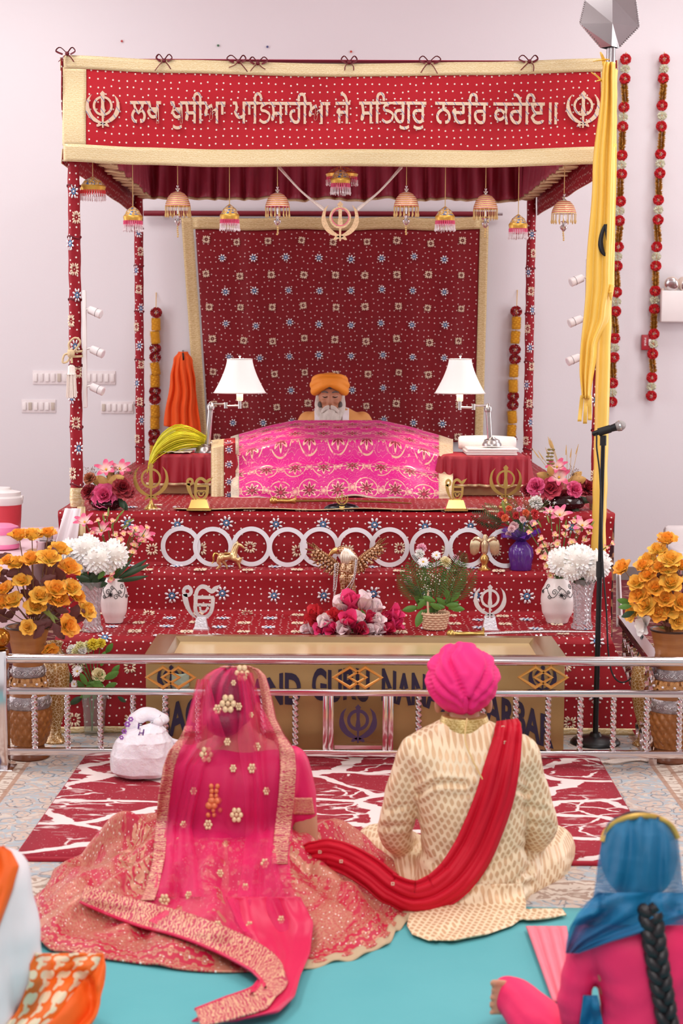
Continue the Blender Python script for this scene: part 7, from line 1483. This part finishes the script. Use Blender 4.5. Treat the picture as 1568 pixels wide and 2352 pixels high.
me = blob(mb, .0075, 5); displace(me, lambda p, n: .004 * nz(p.x * 12, p.y * 12, p.z * 16)); blouse = meshobj('blouse', me, M_BLOU, BR, -bb)
BT0 = bvh(blouse, body)
M_BBORD = brocade('rose_gold_border', '#c8445e', '#e0ac80', 60, .25, .45)
at = drape([(1925, 424, 664, 5.45), (1986, 426, 660, 5.45)], BT0, 30, 6, .006, 5.5, .001, 3, 2); cloth('blouse_band', at, 60, 8, M_BBORD, blouse, us=.32, vs=.09)
at = drape([(1832, 664, 716, 5.5), (1870, 668, 722, 5.5)], BT0, 8, 6, .006, 5.52, 0, 3, 1); cloth('sleeve_band', at, 12, 8, M_BBORD, blouse, us=.05, vs=.1)
mb = MB(); mb.ball(P(528, 1606, 5.555), (.084, .102, .116), 28, 18); mb.ball(P(515, 1658, 5.47), (.062, .05, .05), 20, 14); me = blob(mb, .006, 5); displace(me, lambda p, n: .002 * nz(p.x * 60, p.y * 20, p.z * 20)); hair = meshobj('hair', me, M_HAIR, BR, -bb)
# wide skirt
t = NT('lehenga_brocade'); uv = t.coord('UV'); x, y, _ = t.sep(uv)
q1, r1 = flower_mask(t, uv, .062, .021, 2); dots = t.math('SUBTRACT', 1, t.step(q1, .75, .9)); q2, r2 = flower_mask(t, uv, .036, .014, 4); lat = t.math('SUBTRACT', 1, t.step(t.math('ABSOLUTE', t.math('SUBTRACT', q2, .95)), .22, .34)); latc = t.math('SUBTRACT', 1, t.step(q2, .35, .5))
scr = t.step(t.wave(uv, 11, 9, 'RINGS', dscale=3), .42, .5); big = t.step(t.noise(uv, 7.5, 4, .55, 1.0), .47, .52); fine = t.step(t.noise(uv, 150, 2), .42, .56)
inner = t.math('MAXIMUM', dots, t.math('MULTIPLY', scr, t.step(t.noise(uv, 6, 2), .5, .55))); midm = t.math('MULTIPLY', t.math('MAXIMUM', t.math('MULTIPLY', big, .9), t.math('MULTIPLY', scr, .55)), t.math('ADD', .45, t.math('MULTIPLY', fine, .55)))
hem = t.math('MAXIMUM', lat, latc); mask = t.mix(t.step(y, .33, .36), inner, midm); mask = t.mix(t.step(y, .60, .605), mask, t.math('MULTIPLY', fine, .9)); mask = t.mix(t.step(y, .625, .63), mask, hem); mask = t.mix(t.step(y, .69, .695), mask, fine)
line = t.math('SUBTRACT', 1, t.step(t.math('ABSOLUTE', t.math('SUBTRACT', t.math('FRACT', t.math('MULTIPLY', x, 2.2)), .5)), .03, .04)); mask = t.math('MAXIMUM', mask, t.math('MULTIPLY', line, .8))
spark = t.math('SUBTRACT', 1, t.step(t.voro(uv, 42, 1, dim='2D'), .06, .10))
c = t.mix(t.math('MULTIPLY', mask, .85), t.mix(t.noise(uv, 8), lin('#b20630'), lin('#ca0e3e')), t.mix(t.noise(uv, 60), lin('#b9785a'), lin('#d3a282'))); c = t.mix(spark, c, lin('#fff3e6'))
t.set(col=c, rough=t.math('SUBTRACT', .5, t.math('MULTIPLY', mask, .12)), metal=t.math('MULTIPLY', mask, .25)); t.bump(t.math('ADD', mask, spark), .45, .004); M_LEH = t.m
sc0 = V((bb.x - .012, 5.47, 0))
def skirt(u, v):
    a = 2 * PI * u; ca, sa = math.cos(a), math.sin(a)      # a=0 right, pi/2 away from the camera
    R = tab([(0, .63), (.08, .595), (.17, .50), (.25, .42), (.33, .50), (.42, .575), (.5, .60), (.58, .69), (.66, .79), (.75, .83), (.84, .76), (.92, .69), (1, .63)], u)
    R *= 1 + .035 * math.sin(a * 5 + 1) + .03 * nz(ca * 2, sa * 2, 4)
    w = .145; rho = lerp(w * (1.0 if abs(ca) > .5 else .9), R, v)
    x, y = rho * ca, rho * sa; h = tab([(0, .205), (.07, .215), (.2, .185), (.4, .13), (.65, .085), (.88, .045), (1, .022)], v)
    kn = .20 * (math.exp(-(((x - .34) / .17) ** 2 + ((y - .22) / .22) ** 2)) + math.exp(-(((x + .34) / .17) ** 2 + ((y - .22) / .22) ** 2))); front_ = max(0, -sa)
    h = max(h, kn * (1 - v ** 6) + .02 * (1 - v)) if v < 1 else h
    amp = .052 * min(1, v * 2.2) * (1 - .55 * max(0, v - .8) / .2)
    h += amp * (math.sin(a * 7 + 2.4 * nz(ca * 3, sa * 3, v * 1.5) * 2) * .6 + .7 * nz(ca * 2.6, sa * 2.6, v * 2.3)) * (1 - .4 * (v < .1)); h += .022 * math.exp(-((v - .62) / .10) ** 2) * nz(a * 1.7, 2) + .012 * nz(x * 14, y * 14, 3)
    return sc0 + V((x + .01 * nz(x * 9, y * 9), y, max(h, .030 + .006 * (1 - v))))
mb = MB(); mb.grid(skirt, 260, 80, closeu=True, uvf=lambda u, v: (u * 3.3, v * .72)); sk = mb.build('skirt', M_LEH, BR, world=True, solid=.006, sharp=None)
at = lambda u, v, o=0: (lambda q: V((q.x + .03 * v * u, q.y - .045 * v - .01 * v * math.sin(u * 26), .034 - .006 * v + .004 * math.sin(u * 40))))(skirt(.80 + .13 * u, .97))
mb = MB(); mb.grid(lambda u, v: at(u, v), 80, 4); mb.build('petticoat_edge', mat('beige_lining', '#bda483', .8), BR, world=True, solid=.004)
BT = bvh(blouse, body, hair, sk)
# sheer veil
M_VEIL = net('pink_net', '#f0146a', .24); M_VEILB = brocade('veil_gold', '#bd3a58', '#e2b690', 34, .2, .5)
VR = [(1530, 512, 572, 5.56), (1538, 488, 596, 5.56), (1552, 468, 610, 5.55), (1575, 452, 618, 5.54), (1610, 440, 626, 5.53), (1650, 430, 634, 5.5), (1690, 416, 655, 5.48), (1725, 388, 680, 5.46), (1765, 374, 684, 5.45), (1830, 364, 680, 5.44), (1900, 358, 672, 5.43), (1970, 352, 664, 5.42), (2040, 335, 670, 5.36), (2075, 320, 690, 5.3), (2110, 330, 700, 5.25), (2150, 420, 700, 5.2), (2190, 540, 690, 5.1)]
px_ = MB(); limb(px_, [(P(528, 1610, 5.55), .095), (P(528, 1680, 5.53), .105), (P(532, 1740, 5.52), .12)]); limb(px_, [(P(440, 1735, 5.52), .075), (P(640, 1735, 5.52), .075)])
tmp_ = bpy.data.objects.new('tmp', px_.mesh('tmp', [])); BT = bvh(blouse, body, hair, sk, tmp_); bpy.data.objects.remove(tmp_)
vt = drape(VR, BT, 60, 90, .014, 5.5, .006, 4, 8)
vo = cloth('veil', vt, 120, 150, M_VEIL, BR, solid=0)
cloth('veil_border', vt, 14, 120, M_VEILB, vo, .0, .085, .34, .80, .006, .003, .4, 2); cloth('veil_border', vt, 14, 120, M_VEILB, vo, 0.87, .985, .04, .70, .006, .003, .4, 2)
cloth('veil_border', vt, 60, 6, M_VEILB, vo, .0, 1, .0, .022, .005, .003)
# darker doubled folds of the veil down the back
f2 = drape([(1545, 545, 580, 5.5), (1620, 552, 600, 5.5), (1700, 545, 640, 5.4), (1800, 560, 640, 5.4), (1900, 565, 645, 5.4), (2000, 555, 640, 5.36), (2080, 540, 660, 5.3), (2140, 560, 700, 5.2)], BT, 20, 60, .026, 5.45, .008, 2, 6); cloth('veil_fold', f2, 40, 100, net('pink_net_fold', '#ee1668', .32), vo, solid=0)
f3 = drape([(1560, 452, 480, 5.5), (1640, 432, 500, 5.5), (1700, 420, 520, 5.42), (1760, 400, 470, 5.42), (1900, 380, 440, 5.4), (2060, 350, 470, 5.3)], BT, 20, 50, .024, 5.45, .008, 2, 6); cloth('veil_fold', f3, 40, 80, bpy.data.materials['pink_net_fold'], vo, solid=0)
f4 = drape([(2060, 520, 690, 5.3), (2120, 545, 720, 5.2), (2190, 590, 712, 5.1), (2240, 600, 690, 5.0), (2290, 560, 676, 4.9), (2325, 470, 640, 4.85), (2346, 440, 540, 4.8)], BT, 20, 50, .026, 5.0, .010, 2, 4, floor=.045); cloth('veil_tail', f4, 40, 80, mat('pink_satin', '#d5164f', .45, 0, .1, 6), vo, solid=.004)
mb = MB()
for k in range(6): q = k * PI / 3; mb.ball((.030 * math.cos(q), .030 * math.sin(q), .003), (.017, .017, .006), 8, 4)
mb.ball((0, 0, .005), .014, 8, 4); ME_BUTI = mb.mesh('embroidered_flower', mat('pale_gold_thread', '#e8c49a', .45, .25, .3, 120))
HP = [(190, 2052, 40, 5.3), (260, 2078, 50, 5.2), (330, 2100, 56, 5.15), (400, 2118, 56, 5.1), (470, 2142, 58, 5.05), (545, 2176, 60, 5.0), (605, 2212, 62, 4.95), (630, 2252, 62, 4.9), (600, 2290, 58, 4.85), (530, 2315, 52, 4.82), (455, 2338, 40, 4.8)]
def hem(u, v):
    k = min(int(v * (len(HP) - 1)), len(HP) - 2); f = v * (len(HP) - 1) - k; a, b = HP[k], HP[k + 1]; p0, p3 = HP[max(0, k - 1)], HP[min(len(HP) - 1, k + 2)]
    cr = lambda i: .5 * (2 * a[i] + (b[i] - p0[i]) * f + (2 * p0[i] - 5 * a[i] + 4 * b[i] - p3[i]) * f * f + (3 * a[i] - p0[i] - 3 * b[i] + p3[i]) * f ** 3)
    x, y, w, Y = cr(0), cr(1), cr(2), cr(3); dx, dy = b[0] - p0[0], b[1] - p0[1]; L = math.hypot(dx, dy); nx, ny = -dy / L, dx / L
    px, py = x + nx * (u - .5) * w, y + ny * (u - .5) * w; d = ray(px, py).normalized(); h = BT.ray_cast(EYE, d)[0]; fl = EYE + d * ((.05 - EYE.z) / d.z); Y = min(fl.y, h.y if h is not None else 99)
    return P(px, py, Y - .038 + .006 * math.sin(u * 7 + v * 20) - .02 * (v > .66) * u)
mb = MB(); mb.grid(hem, 16, 120, uvf=lambda u, v: (u * .08, v * .9)); mb.build('veil_hem', M_VEILB, vo, world=True, solid=.005, sharp=None)
mb = MB(); mb.tube([hem(1.0, i / 80) for i in range(81)], .005, 6); mb.build('satin_piping', mat('pink_satin', '#d5164f', .45, 0, .1, 6), vo, world=True)
for k, (u, v, sc_) in enumerate(((.62, .10, .85), (.45, .26, .95), (.33, .28, .5), (.58, .27, .4), (.7, .42, .45), (.45, .40, .4), (.3, .45, .8), (.66, .5, .5), (.52, .5, .4), (.25, .55, .4), (.58, .6, .75), (.78, .55, .4), (.38, .62, .5), (.2, .62, .4), (.82, .7, .5), (.5, .72, .4), (.3, .78, .4), (.68, .75, .4), (.15, .8, .6), (.62, .9, .4), (.85, .88, .4), (.4, .9, .45), (.5, .17, .3), (.72, .3, .3))): p = vt(u, v, .010); inst('embroidered_flower', ME_BUTI, vo, p - bb, basis(V((0, -1, .25))), (sc_ * .62, sc_ * .75, sc_ * .5))
lt = MB(); rd = random.Random(3)
for x in (486, 498):
    for k in range(7): lt.ball(P(x + rd.uniform(-2, 2) + (6 if k > 3 else 0) * (k % 2 * 2 - 1), 1806 + 11 * k, 5.37), (.008, .008, .009) if k not in (3, 4) else (.013, .012, .013), 8, 6)
lt.build('back_tassel', mat('coral_beads', '#e07a4c', .4, .1, .3, 60), BR, world=True)

# ------------------------------------------------------------------ reader behind the pink cover
rb = P(768, 1000, 10.75); rb.z = Z3 + .01; RD = thing('person', 'grey-bearded reader in orange turban and peach robe looking down behind the pink cover', 'person', rb); YP = 10.75; s = YP / F; N_ = lambda x, y, d=0: P(x, y, YP + d)
def reader_trunk(k=1):
    mb = MB(); loft(mb, [(1110, 660, 880, YP, .22 * k), (1060, 690, 850, YP, .14 * k), (1000, 688, 850, YP, .13 * k), (975, 690, 848, YP, .125 * k), (958, 700, 836, YP, .11 * k), (944, 722, 814, YP, .08 * k), (934, 742, 794, YP, .06 * k)])
    for sg in (-1, 1): limb(mb, [(N_(769 + sg * 62, 968), .062 * k), (N_(769 + sg * 84, 1010), .056 * k), (N_(769 + sg * 84, 1052, -.05), .05 * k), (N_(769 + sg * 45, 1050, -.25), .04 * k)]); limb(mb, [(N_(769 + sg * 35, 1090, .0), .09 * k), (N_(769 + sg * 115, 1092, -.12), .075 * k), (N_(769 + sg * 30, 1100, -.30), .05 * k)])
    return mb
mb = reader_trunk(.86); limb(mb, [(N_(766, 950), .055), (N_(762, 925, -.02), .055)])
hc = N_(758, 912, -.05); mb.ball(hc, (.078, .095, .112), 28, 18); mb.ball(hc + V((0, -.03, -.05)), (.062, .065, .062), 20, 14); mb.ball(hc + V((0, -.092, -.028)), (.016, .020, .022), 12, 10); limb(mb, [(hc + V((0, -.086, .022)), .010), (hc + V((0, -.098, -.022)), .014)]); 
for sg in (-1, 1): mb.ball(hc + V((sg * .034, -.076, -.026)), (.024, .018, .02), 12, 10); limb(mb, [(hc + V((sg * .012, -.088, .030)), .009), (hc + V((sg * .05, -.074, .030)), .008)]); mb.ball(hc + V((sg * .078, .0, -.01)), (.012, .022, .032), 10, 8)
for sg in (-1, 1):
    h = N_(769 + sg * 40, 1050, -.27); limb(mb, [(h, .026), (h + V((-sg * .03, -.06, 0)), .028)])
    for k in range(4): f0 = h + V((-sg * (.01 + .016 * k), -.08, -.004)); limb(mb, [(f0, .009), (f0 + V((0, -.04, .002)), .008), (f0 + V((0, -.062, -.014)), .007)], 8)
    limb(mb, [(h + V((sg * .02, -.03, 0)), .01), (h + V((sg * .04, -.055, 0)), .008)], 8)
meshobj('body', blob(mb, .0055, 3), mat('skin_reader', '#b47658', .5, 0, .08, 12), RD, -rb)
me = blob(reader_trunk(1.04), .009, 5); displace(me, lambda p, n: .006 * nz(p.x * 10, p.y * 6, p.z * 10)); robe = meshobj('robe', me, mat('peach_robe', '#dc9a58', .7, 0, .08, 8), RD, -rb)
M_OTUR = NT('orange_voile'); t = M_OTUR; v = t.coord(); t.set(col=t.mix(t.noise(v, 6), lin('#ee8a1e'), lin('#f79c32')), rough=.65); t.bump(t.noise(t.mapping(v, (25, 25, 70), (0, .5, 0)), 1, 2), .3, .008); M_OTUR = t.m
tc = N_(757, 884, -.035); mb = MB(); mb.ball(tc + V((0, .01, .012)), (.094, .112, .066), 28, 18)
for sg in (-1, 1):
    for pts, r in (([(0, -.115, .012), (sg * .045, -.10, -.004), (sg * .085, -.045, -.034), (sg * .092, .02, -.04), (sg * .06, .09, -.03)], .030), ([(sg * -.02, -.108, .03), (sg * .05, -.09, .024), (sg * .096, -.02, .0), (sg * .09, .06, -.005)], .032), ([(sg * -.03, -.09, .05), (sg * .05, -.07, .046), (sg * .09, .0, .03), (sg * .07, .07, .02)], .028)): mb.tube(curve([tc + V(p) for p in pts], 18), [r * (.7 + .3 * math.sin(PI * i / 18)) for i in range(19)], 12)
meshobj('turban', blob(mb, .0055, 2), M_OTUR, RD, -rb)
MB().prism([(-.022, 0), (0, .03), (.022, 0), (0, -.006)], .01, front(hc + V((0, -.092, .060)), 1)).build('under_turban', M_BLK, RD, world=True)
M_BEARD = mat('grey_beard', '#cfc4bb', .7, 0, .18, 50, bump=.6, bscale=120); M_BEARD2 = mat('dark_beard', '#5d5552', .7, 0, .3, 50)
mb = MB(); rd = random.Random(6)
limb(mb, [(hc + V((0, -.078, -.092)), .040), (hc + V((0, -.085, -.14)), .052), (hc + V((0, -.07, -.19)), .046), (hc + V((0, -.055, -.24)), .024)])
for sg in (-1, 1): limb(mb, [(hc + V((sg * .078, -.015, .005)), .014), (hc + V((sg * .076, -.035, -.05)), .022), (hc + V((sg * .055, -.06, -.105)), .034), (hc + V((sg * .03, -.07, -.16)), .035)])
me = blob(mb, .005, 4); displace(me, lambda p, n: .004 * nz(p.x * 90, p.y * 30, p.z * 22)); meshobj('beard', me, M_BEARD, RD, -rb)
mb = MB()
for sg in (-1, 1):
    for k in range(5): mb.tube(curve([hc + V((sg * .004, -.108, -.052 - .003 * k)), hc + V((sg * .03, -.104, -.060 - .004 * k)), hc + V((sg * .056, -.085, -.085 - .004 * k))], 8), [.005, .007, .007, .007, .006, .006, .005, .003, .001], 6)
mb.build('moustache', M_BEARD, RD, world=True)
for sg in (-1, 1):
    MB().ball(hc + V((sg * .064, -.05, -.055)), (.016, .022, .03), 12, 8).build('cheek_stubble', M_BEARD2, RD, world=True)
    MB().tube(curve([hc + V((sg * .012, -.099, .030)), hc + V((sg * .034, -.094, .037)), hc + V((sg * .056, -.080, .031))], 8), [.002, .0045, .005, .005, .005, .0045, .004, .003, .001], 6).build('eyebrow', M_BEARD2, RD, world=True)
    MB().tube(curve([hc + V((sg * .016, -.095, .006)), hc + V((sg * .032, -.094, .001)), hc + V((sg * .048, -.085, .005))], 8), [.001, .0025, .003, .003, .003, .003, .0025, .002, .001], 6).build('closed_eyelid', M_BLK, RD, world=True)
MB().ball(hc + V((0, -.104, -.072)), (.022, .008, .007), 10, 6).build('lips', mat('lips', '#7a3f36', .5), RD, world=True)
for x0, x1 in ((722, 738), (786, 801)):
    mb = MB(); mb.grid(lambda u, v: N_(lerp(x0, x1, u), lerp(928 + abs(lerp(x0, x1, u) - 762) * .25, 1010, v), tab([(0, -.03), (.3, -.125), (.6, -.145), (1, -.15)], v) - .008), 8, 16); mb.build('white_scarf', mat('white_muslin', '#f0e8ec', .7), RD, world=True, solid=.006)

# ------------------------------------------------------------------ girl at the lower right
YC = 4.05; gb2 = P(1460, 2540, YC); gb2.z = .03; GI = thing('person', 'girl seen from behind in magenta dress with sheer blue veil and long braid', 'person', gb2); C_ = lambda x, y, d=0: P(x, y, YC + d)
def girl_trunk(k=1.0):
    mb = MB(); loft(mb, [(2520, 1290, 1640, YC, .17 * k), (2440, 1310, 1620, YC, .15 * k), (2340, 1376, 1586, YC, .115 * k), (2250, 1368, 1590, YC, .11 * k), (2170, 1336, 1604, YC, .105 * k), (2128, 1338, 1596, YC, .09 * k), (2098, 1400, 1548, YC, .065 * k), (2075, 1430, 1520, YC, .05 * k)])
    limb(mb, [(C_(1362, 2150), .050 * k), (C_(1334, 2220), .044 * k), (C_(1318, 2290, .01), .042 * k), (C_(1322, 2330, .03), .041 * k), (C_(1350, 2365, .13), .036 * k)]); limb(mb, [(C_(1580, 2150), .050 * k), (C_(1608, 2240), .046 * k), (C_(1610, 2330, .03), .042 * k), (C_(1570, 2365, .13), .036 * k)])
    limb(mb, [(C_(1400, 2470, .02), .085 * k), (C_(1270, 2385, .10), .074 * k), (C_(1190, 2300, .20), .058 * k), (C_(1180, 2296, .24), .052 * k), (C_(1290, 2360, .36), .045 * k)]); limb(mb, [(C_(1540, 2470, .02), .085 * k), (C_(1660, 2390, .12), .07 * k), (C_(1500, 2400, .38), .05 * k)])
    return mb
mb = girl_trunk(.88); limb(mb, [(C_(1475, 2110), .042), (C_(1470, 2050), .042)]); mb.ball(C_(1466, 1968, .02), (.068, .085, .098), 24, 16); limb(mb, [(C_(1200, 2305, .20), .034), (C_(1166, 2298, .20), .024)])
for k in range(5): f0 = C_(1132 - 2 * k + (4 if k > 3 else 0), 2258 + 17 * k, .19); limb(mb, [(f0 + V((.03, .01, -.002)), .0085), (f0, .0072 if k else .010)], 8)
for k in range(4): f0 = C_(1352 + 5 * k, 2372, .17 + .015 * k); limb(mb, [(f0, .009), (f0 + V((.03, .03, -.01)), .008)], 8)
meshobj('body', blob(mb, .006, 3), M_SKIN2, GI, -gb2)
t = NT('magenta_cotton'); v = t.coord(); t.set(col=t.mix(t.noise(v, 5, 3), lin('#ea1a58'), lin('#f42868')), rough=.6); t.bump(t.noise(v, 18, 3), .3, .01); M_MAG = t.m
me = blob(girl_trunk(1.0), .0065, 5); displace(me, lambda p, n: .005 * nz(p.x * 14, p.y * 10, p.z * 18) + .004 * math.sin(p.z * 60 + p.x * 40 + 4 * nz(p.x * 8, p.z * 8)) * max(0, nz(p.x * 6, p.y * 6, p.z * 6))); dress = meshobj('dress', me, M_MAG, GI, -gb2)
mb = MB(); mb.ball(C_(1466, 1965, .02), (.094, .104, .110), 28, 18); limb(mb, [(C_(1480, 2030, -.05), .04), (C_(1492, 2090, -.075), .034)]); me = blob(mb, .005, 4); hair = meshobj('hair', me, M_HAIR, GI, -gb2)
mb = MB(); L = curve([C_(1490, 2080, -.10), C_(1500, 2150, -.115), C_(1512, 2230, -.125), C_(1526, 2310, -.13), C_(1540, 2400, -.14), C_(1552, 2470, -.15)], 60)
for j in range(3): mb.tube([p + V((.016 * math.sin(i * .45 + j * 2.094), .010 * math.sin(i * .9 + j * 4.19), 0)) for i, p in enumerate(L)], [.0165 * (1 - .35 * i / 60) for i in range(61)], 10)
mb.build('braid', M_HAIR, GI, world=True)
px_ = MB(); limb(px_, [(C_(1466, 1985, .0), .092), (C_(1468, 2060, -.0), .098), (C_(1470, 2110, .0), .10)]); tmp_ = bpy.data.objects.new('tmp', px_.mesh('tmp', [])); CT = bvh(dress, hair, tmp_); bpy.data.objects.remove(tmp_)
M_BLUE_V = net('blue_net', '#0a719f', .74)
gt = drape([(1876, 1412, 1520, YC), (1890, 1395, 1540, YC), (1920, 1384, 1556, YC), (1970, 1374, 1562, YC), (2020, 1368, 1566, YC), (2060, 1362, 1574, YC - .04), (2090, 1345, 1590, YC - .06), (2125, 1310, 1590, YC - .06)], CT, 40, 50, .012, YC + .02, .006, 3, 8); gv = cloth('blue_veil', gt, 80, 90, M_BLUE_V, GI, solid=0)
g2 = drape([(2050, 1372, 1600, YC - .05), (2075, 1345, 1600, YC - .07), (2100, 1325, 1590, YC - .08), (2130, 1308, 1520, YC - .08), (2165, 1300, 1400, YC - .06), (2190, 1298, 1330, YC - .05)], CT, 40, 30, .020, YC, .010, 2, 8); cloth('veil_wrap', g2, 70, 50, net('blue_net_fold', '#0a74a4', .85), gv, solid=0)
at = drape([(2286, 1340, 1372, YC - .02), (2340, 1332, 1382, YC - .05), (2400, 1325, 1390, YC - .05)], CT, 8, 8, .012, YC, .004, 1, 3); cloth('veil_end', at, 14, 12, bpy.data.materials['blue_net_fold'], gv, solid=.003)
hb = []
for q in curve([V((1384, 1932, 0)), V((1396, 1905, 0)), V((1425, 1884, 0)), V((1466, 1874, 0)), V((1508, 1878, 0)), V((1540, 1896, 0)), V((1556, 1925, 0))], 28):
    h = CT.ray_cast(EYE, ray(q.x, q.y).normalized())[0]; hb.append(P(q.x, q.y, (h.y if h is not None else YC) - .02))
mb = MB(); mb.tube(hb, .0085, 8, flat=.6); mb.build('gold_veil_edge', mat('gold_lace', '#e0b35a', .45, .4, .2, 90), gv, world=True)
o = MB(); o.grid(lambda u, v: Q(lerp(lerp(1208, 1270, v), lerp(1300, 1330, v), u), lerp(2128, 2300, v), .036 + .006 * math.sin(u * 22)), 30, 20); o = o.build('pink_cloth', mat('salmon_cloth', '#ef8292', .7), solid=.005); tag(o, 'salmon pink cloth strip lying on the teal sheet beside the girl', 'cloth')

# ------------------------------------------------------------------ man at the lower left edge
YA = 4.0; mb0 = P(-70, 2540, YA); mb0.z = .03; MA = thing('person', 'man at the left edge in white shirt with orange scarf, mostly out of view', 'person', mb0); A_ = lambda x, y, d=0: P(x, y, YA + d)
def man_trunk(k=1.0):
    mb = MB(); loft(mb, [(2530, -330, 60, YA, .18 * k), (2400, -300, 40, YA, .15 * k), (2250, -300, 40, YA, .14 * k), (2100, -310, 46, YA, .13 * k), (2000, -300, 30, YA, .12 * k), (1960, -240, -20, YA, .09 * k), (1930, -180, -80, YA, .06 * k)])
    limb(mb, [(A_(8, 2010), .064 * k), (A_(28, 2090), .060 * k), (A_(44, 2180), .056 * k), (A_(46, 2250, .02), .054 * k), (A_(30, 2290, .08), .05 * k), (A_(-30, 2300, .2), .04 * k)])
    limb(mb, [(A_(-60, 2440, .0), .10 * k), (A_(60, 2370, .10), .095 * k), (A_(150, 2300, .22), .078 * k), (A_(150, 2292, .27), .07 * k), (A_(20, 2340, .42), .055 * k)])
    limb(mb, [(A_(-220, 2440, .0), .10 * k), (A_(-380, 2330, .22), .078 * k), (A_(-180, 2360, .42), .055 * k)]); return mb
mb = man_trunk(.88); limb(mb, [(A_(-130, 1960), .055), (A_(-130, 1900), .055)]); mb.ball(A_(-130, 1800, .02), (.08, .10, .115), 24, 16); limb(mb, [(A_(-30, 2300, .2), .034), (A_(-60, 2305, .26), .03)])
for k in range(4): f0 = A_(-64 - 4 * k, 2300 + 5 * k, .28 + .012 * k); limb(mb, [(f0, .01), (f0 + V((-.035, .02, -.01)), .009)], 8)
meshobj('body', blob(mb, .008, 3), M_SKIN, MA, -mb0)
me = blob(man_trunk(1.0), .008, 5); displace(me, lambda p, n: .006 * nz(p.x * 12, p.y * 12, p.z * 14)); shirt = meshobj('shirt', me, mat('white_shirt', '#e9e0e2', .7, 0, .05, 6), MA, -mb0)
turban(A_(-130, 1760, .03), .125, .135, .115, mat('navy_turban', '#2a2f55', .6), MA, .007, 1); MT = bvh(shirt)
M_ORS = mat('orange_scarf', '#f0620e', .65, 0, .08, 6)
at = drape([(1945, -70, 8, YA), (1958, -70, 26, YA), (1990, -70, 42, YA), (2040, -70, 28, YA), (2100, -80, 6, YA), (2200, -110, -30, YA)], MT, 24, 30, .014, YA, .008, 2, 4); cloth('orange_scarf', at, 40, 50, M_ORS, MA, solid=.006)
t = NT('leaf_print'); uv = t.coord('UV'); q, _r = flower_mask(t, uv, .062, .030, 2); q2, _r = flower_mask(t, uv, .062, .022, 3, .031, .03); lf = t.math('MAXIMUM', t.math('SUBTRACT', 1, t.step(q, .8, .86)), t.math('SUBTRACT', 1, t.step(q2, .8, .86))); t.set(col=t.mix(lf, lin('#ee6a10'), t.mix(t.noise(uv, 30), lin('#e0c9a2'), lin('#f3e4c8'))), rough=.55); M_LEAFP = t.m
at = drape([(2190, 84, 234, 4.2), (2215, 70, 225, 4.2), (2260, 66, 190, 4.15), (2320, 40, 150, 4.1), (2380, 0, 90, 4.05)], MT, 24, 24, .016, 4.2, .008, 1, 5); cloth('lap_cloth', at, 50, 40, M_LEAFP, MA, solid=.006, us=.22, vs=.22)
at2 = drape([(2190, 226, 236, 4.22), (2220, 218, 240, 4.2), (2265, 180, 238, 4.17), (2330, 132, 220, 4.12), (2400, 60, 180, 4.07)], MT, 12, 24, .018, 4.22, .004, 1, 4); cloth('lap_cloth_underside', at2, 20, 30, M_ORS, MA, solid=.008)
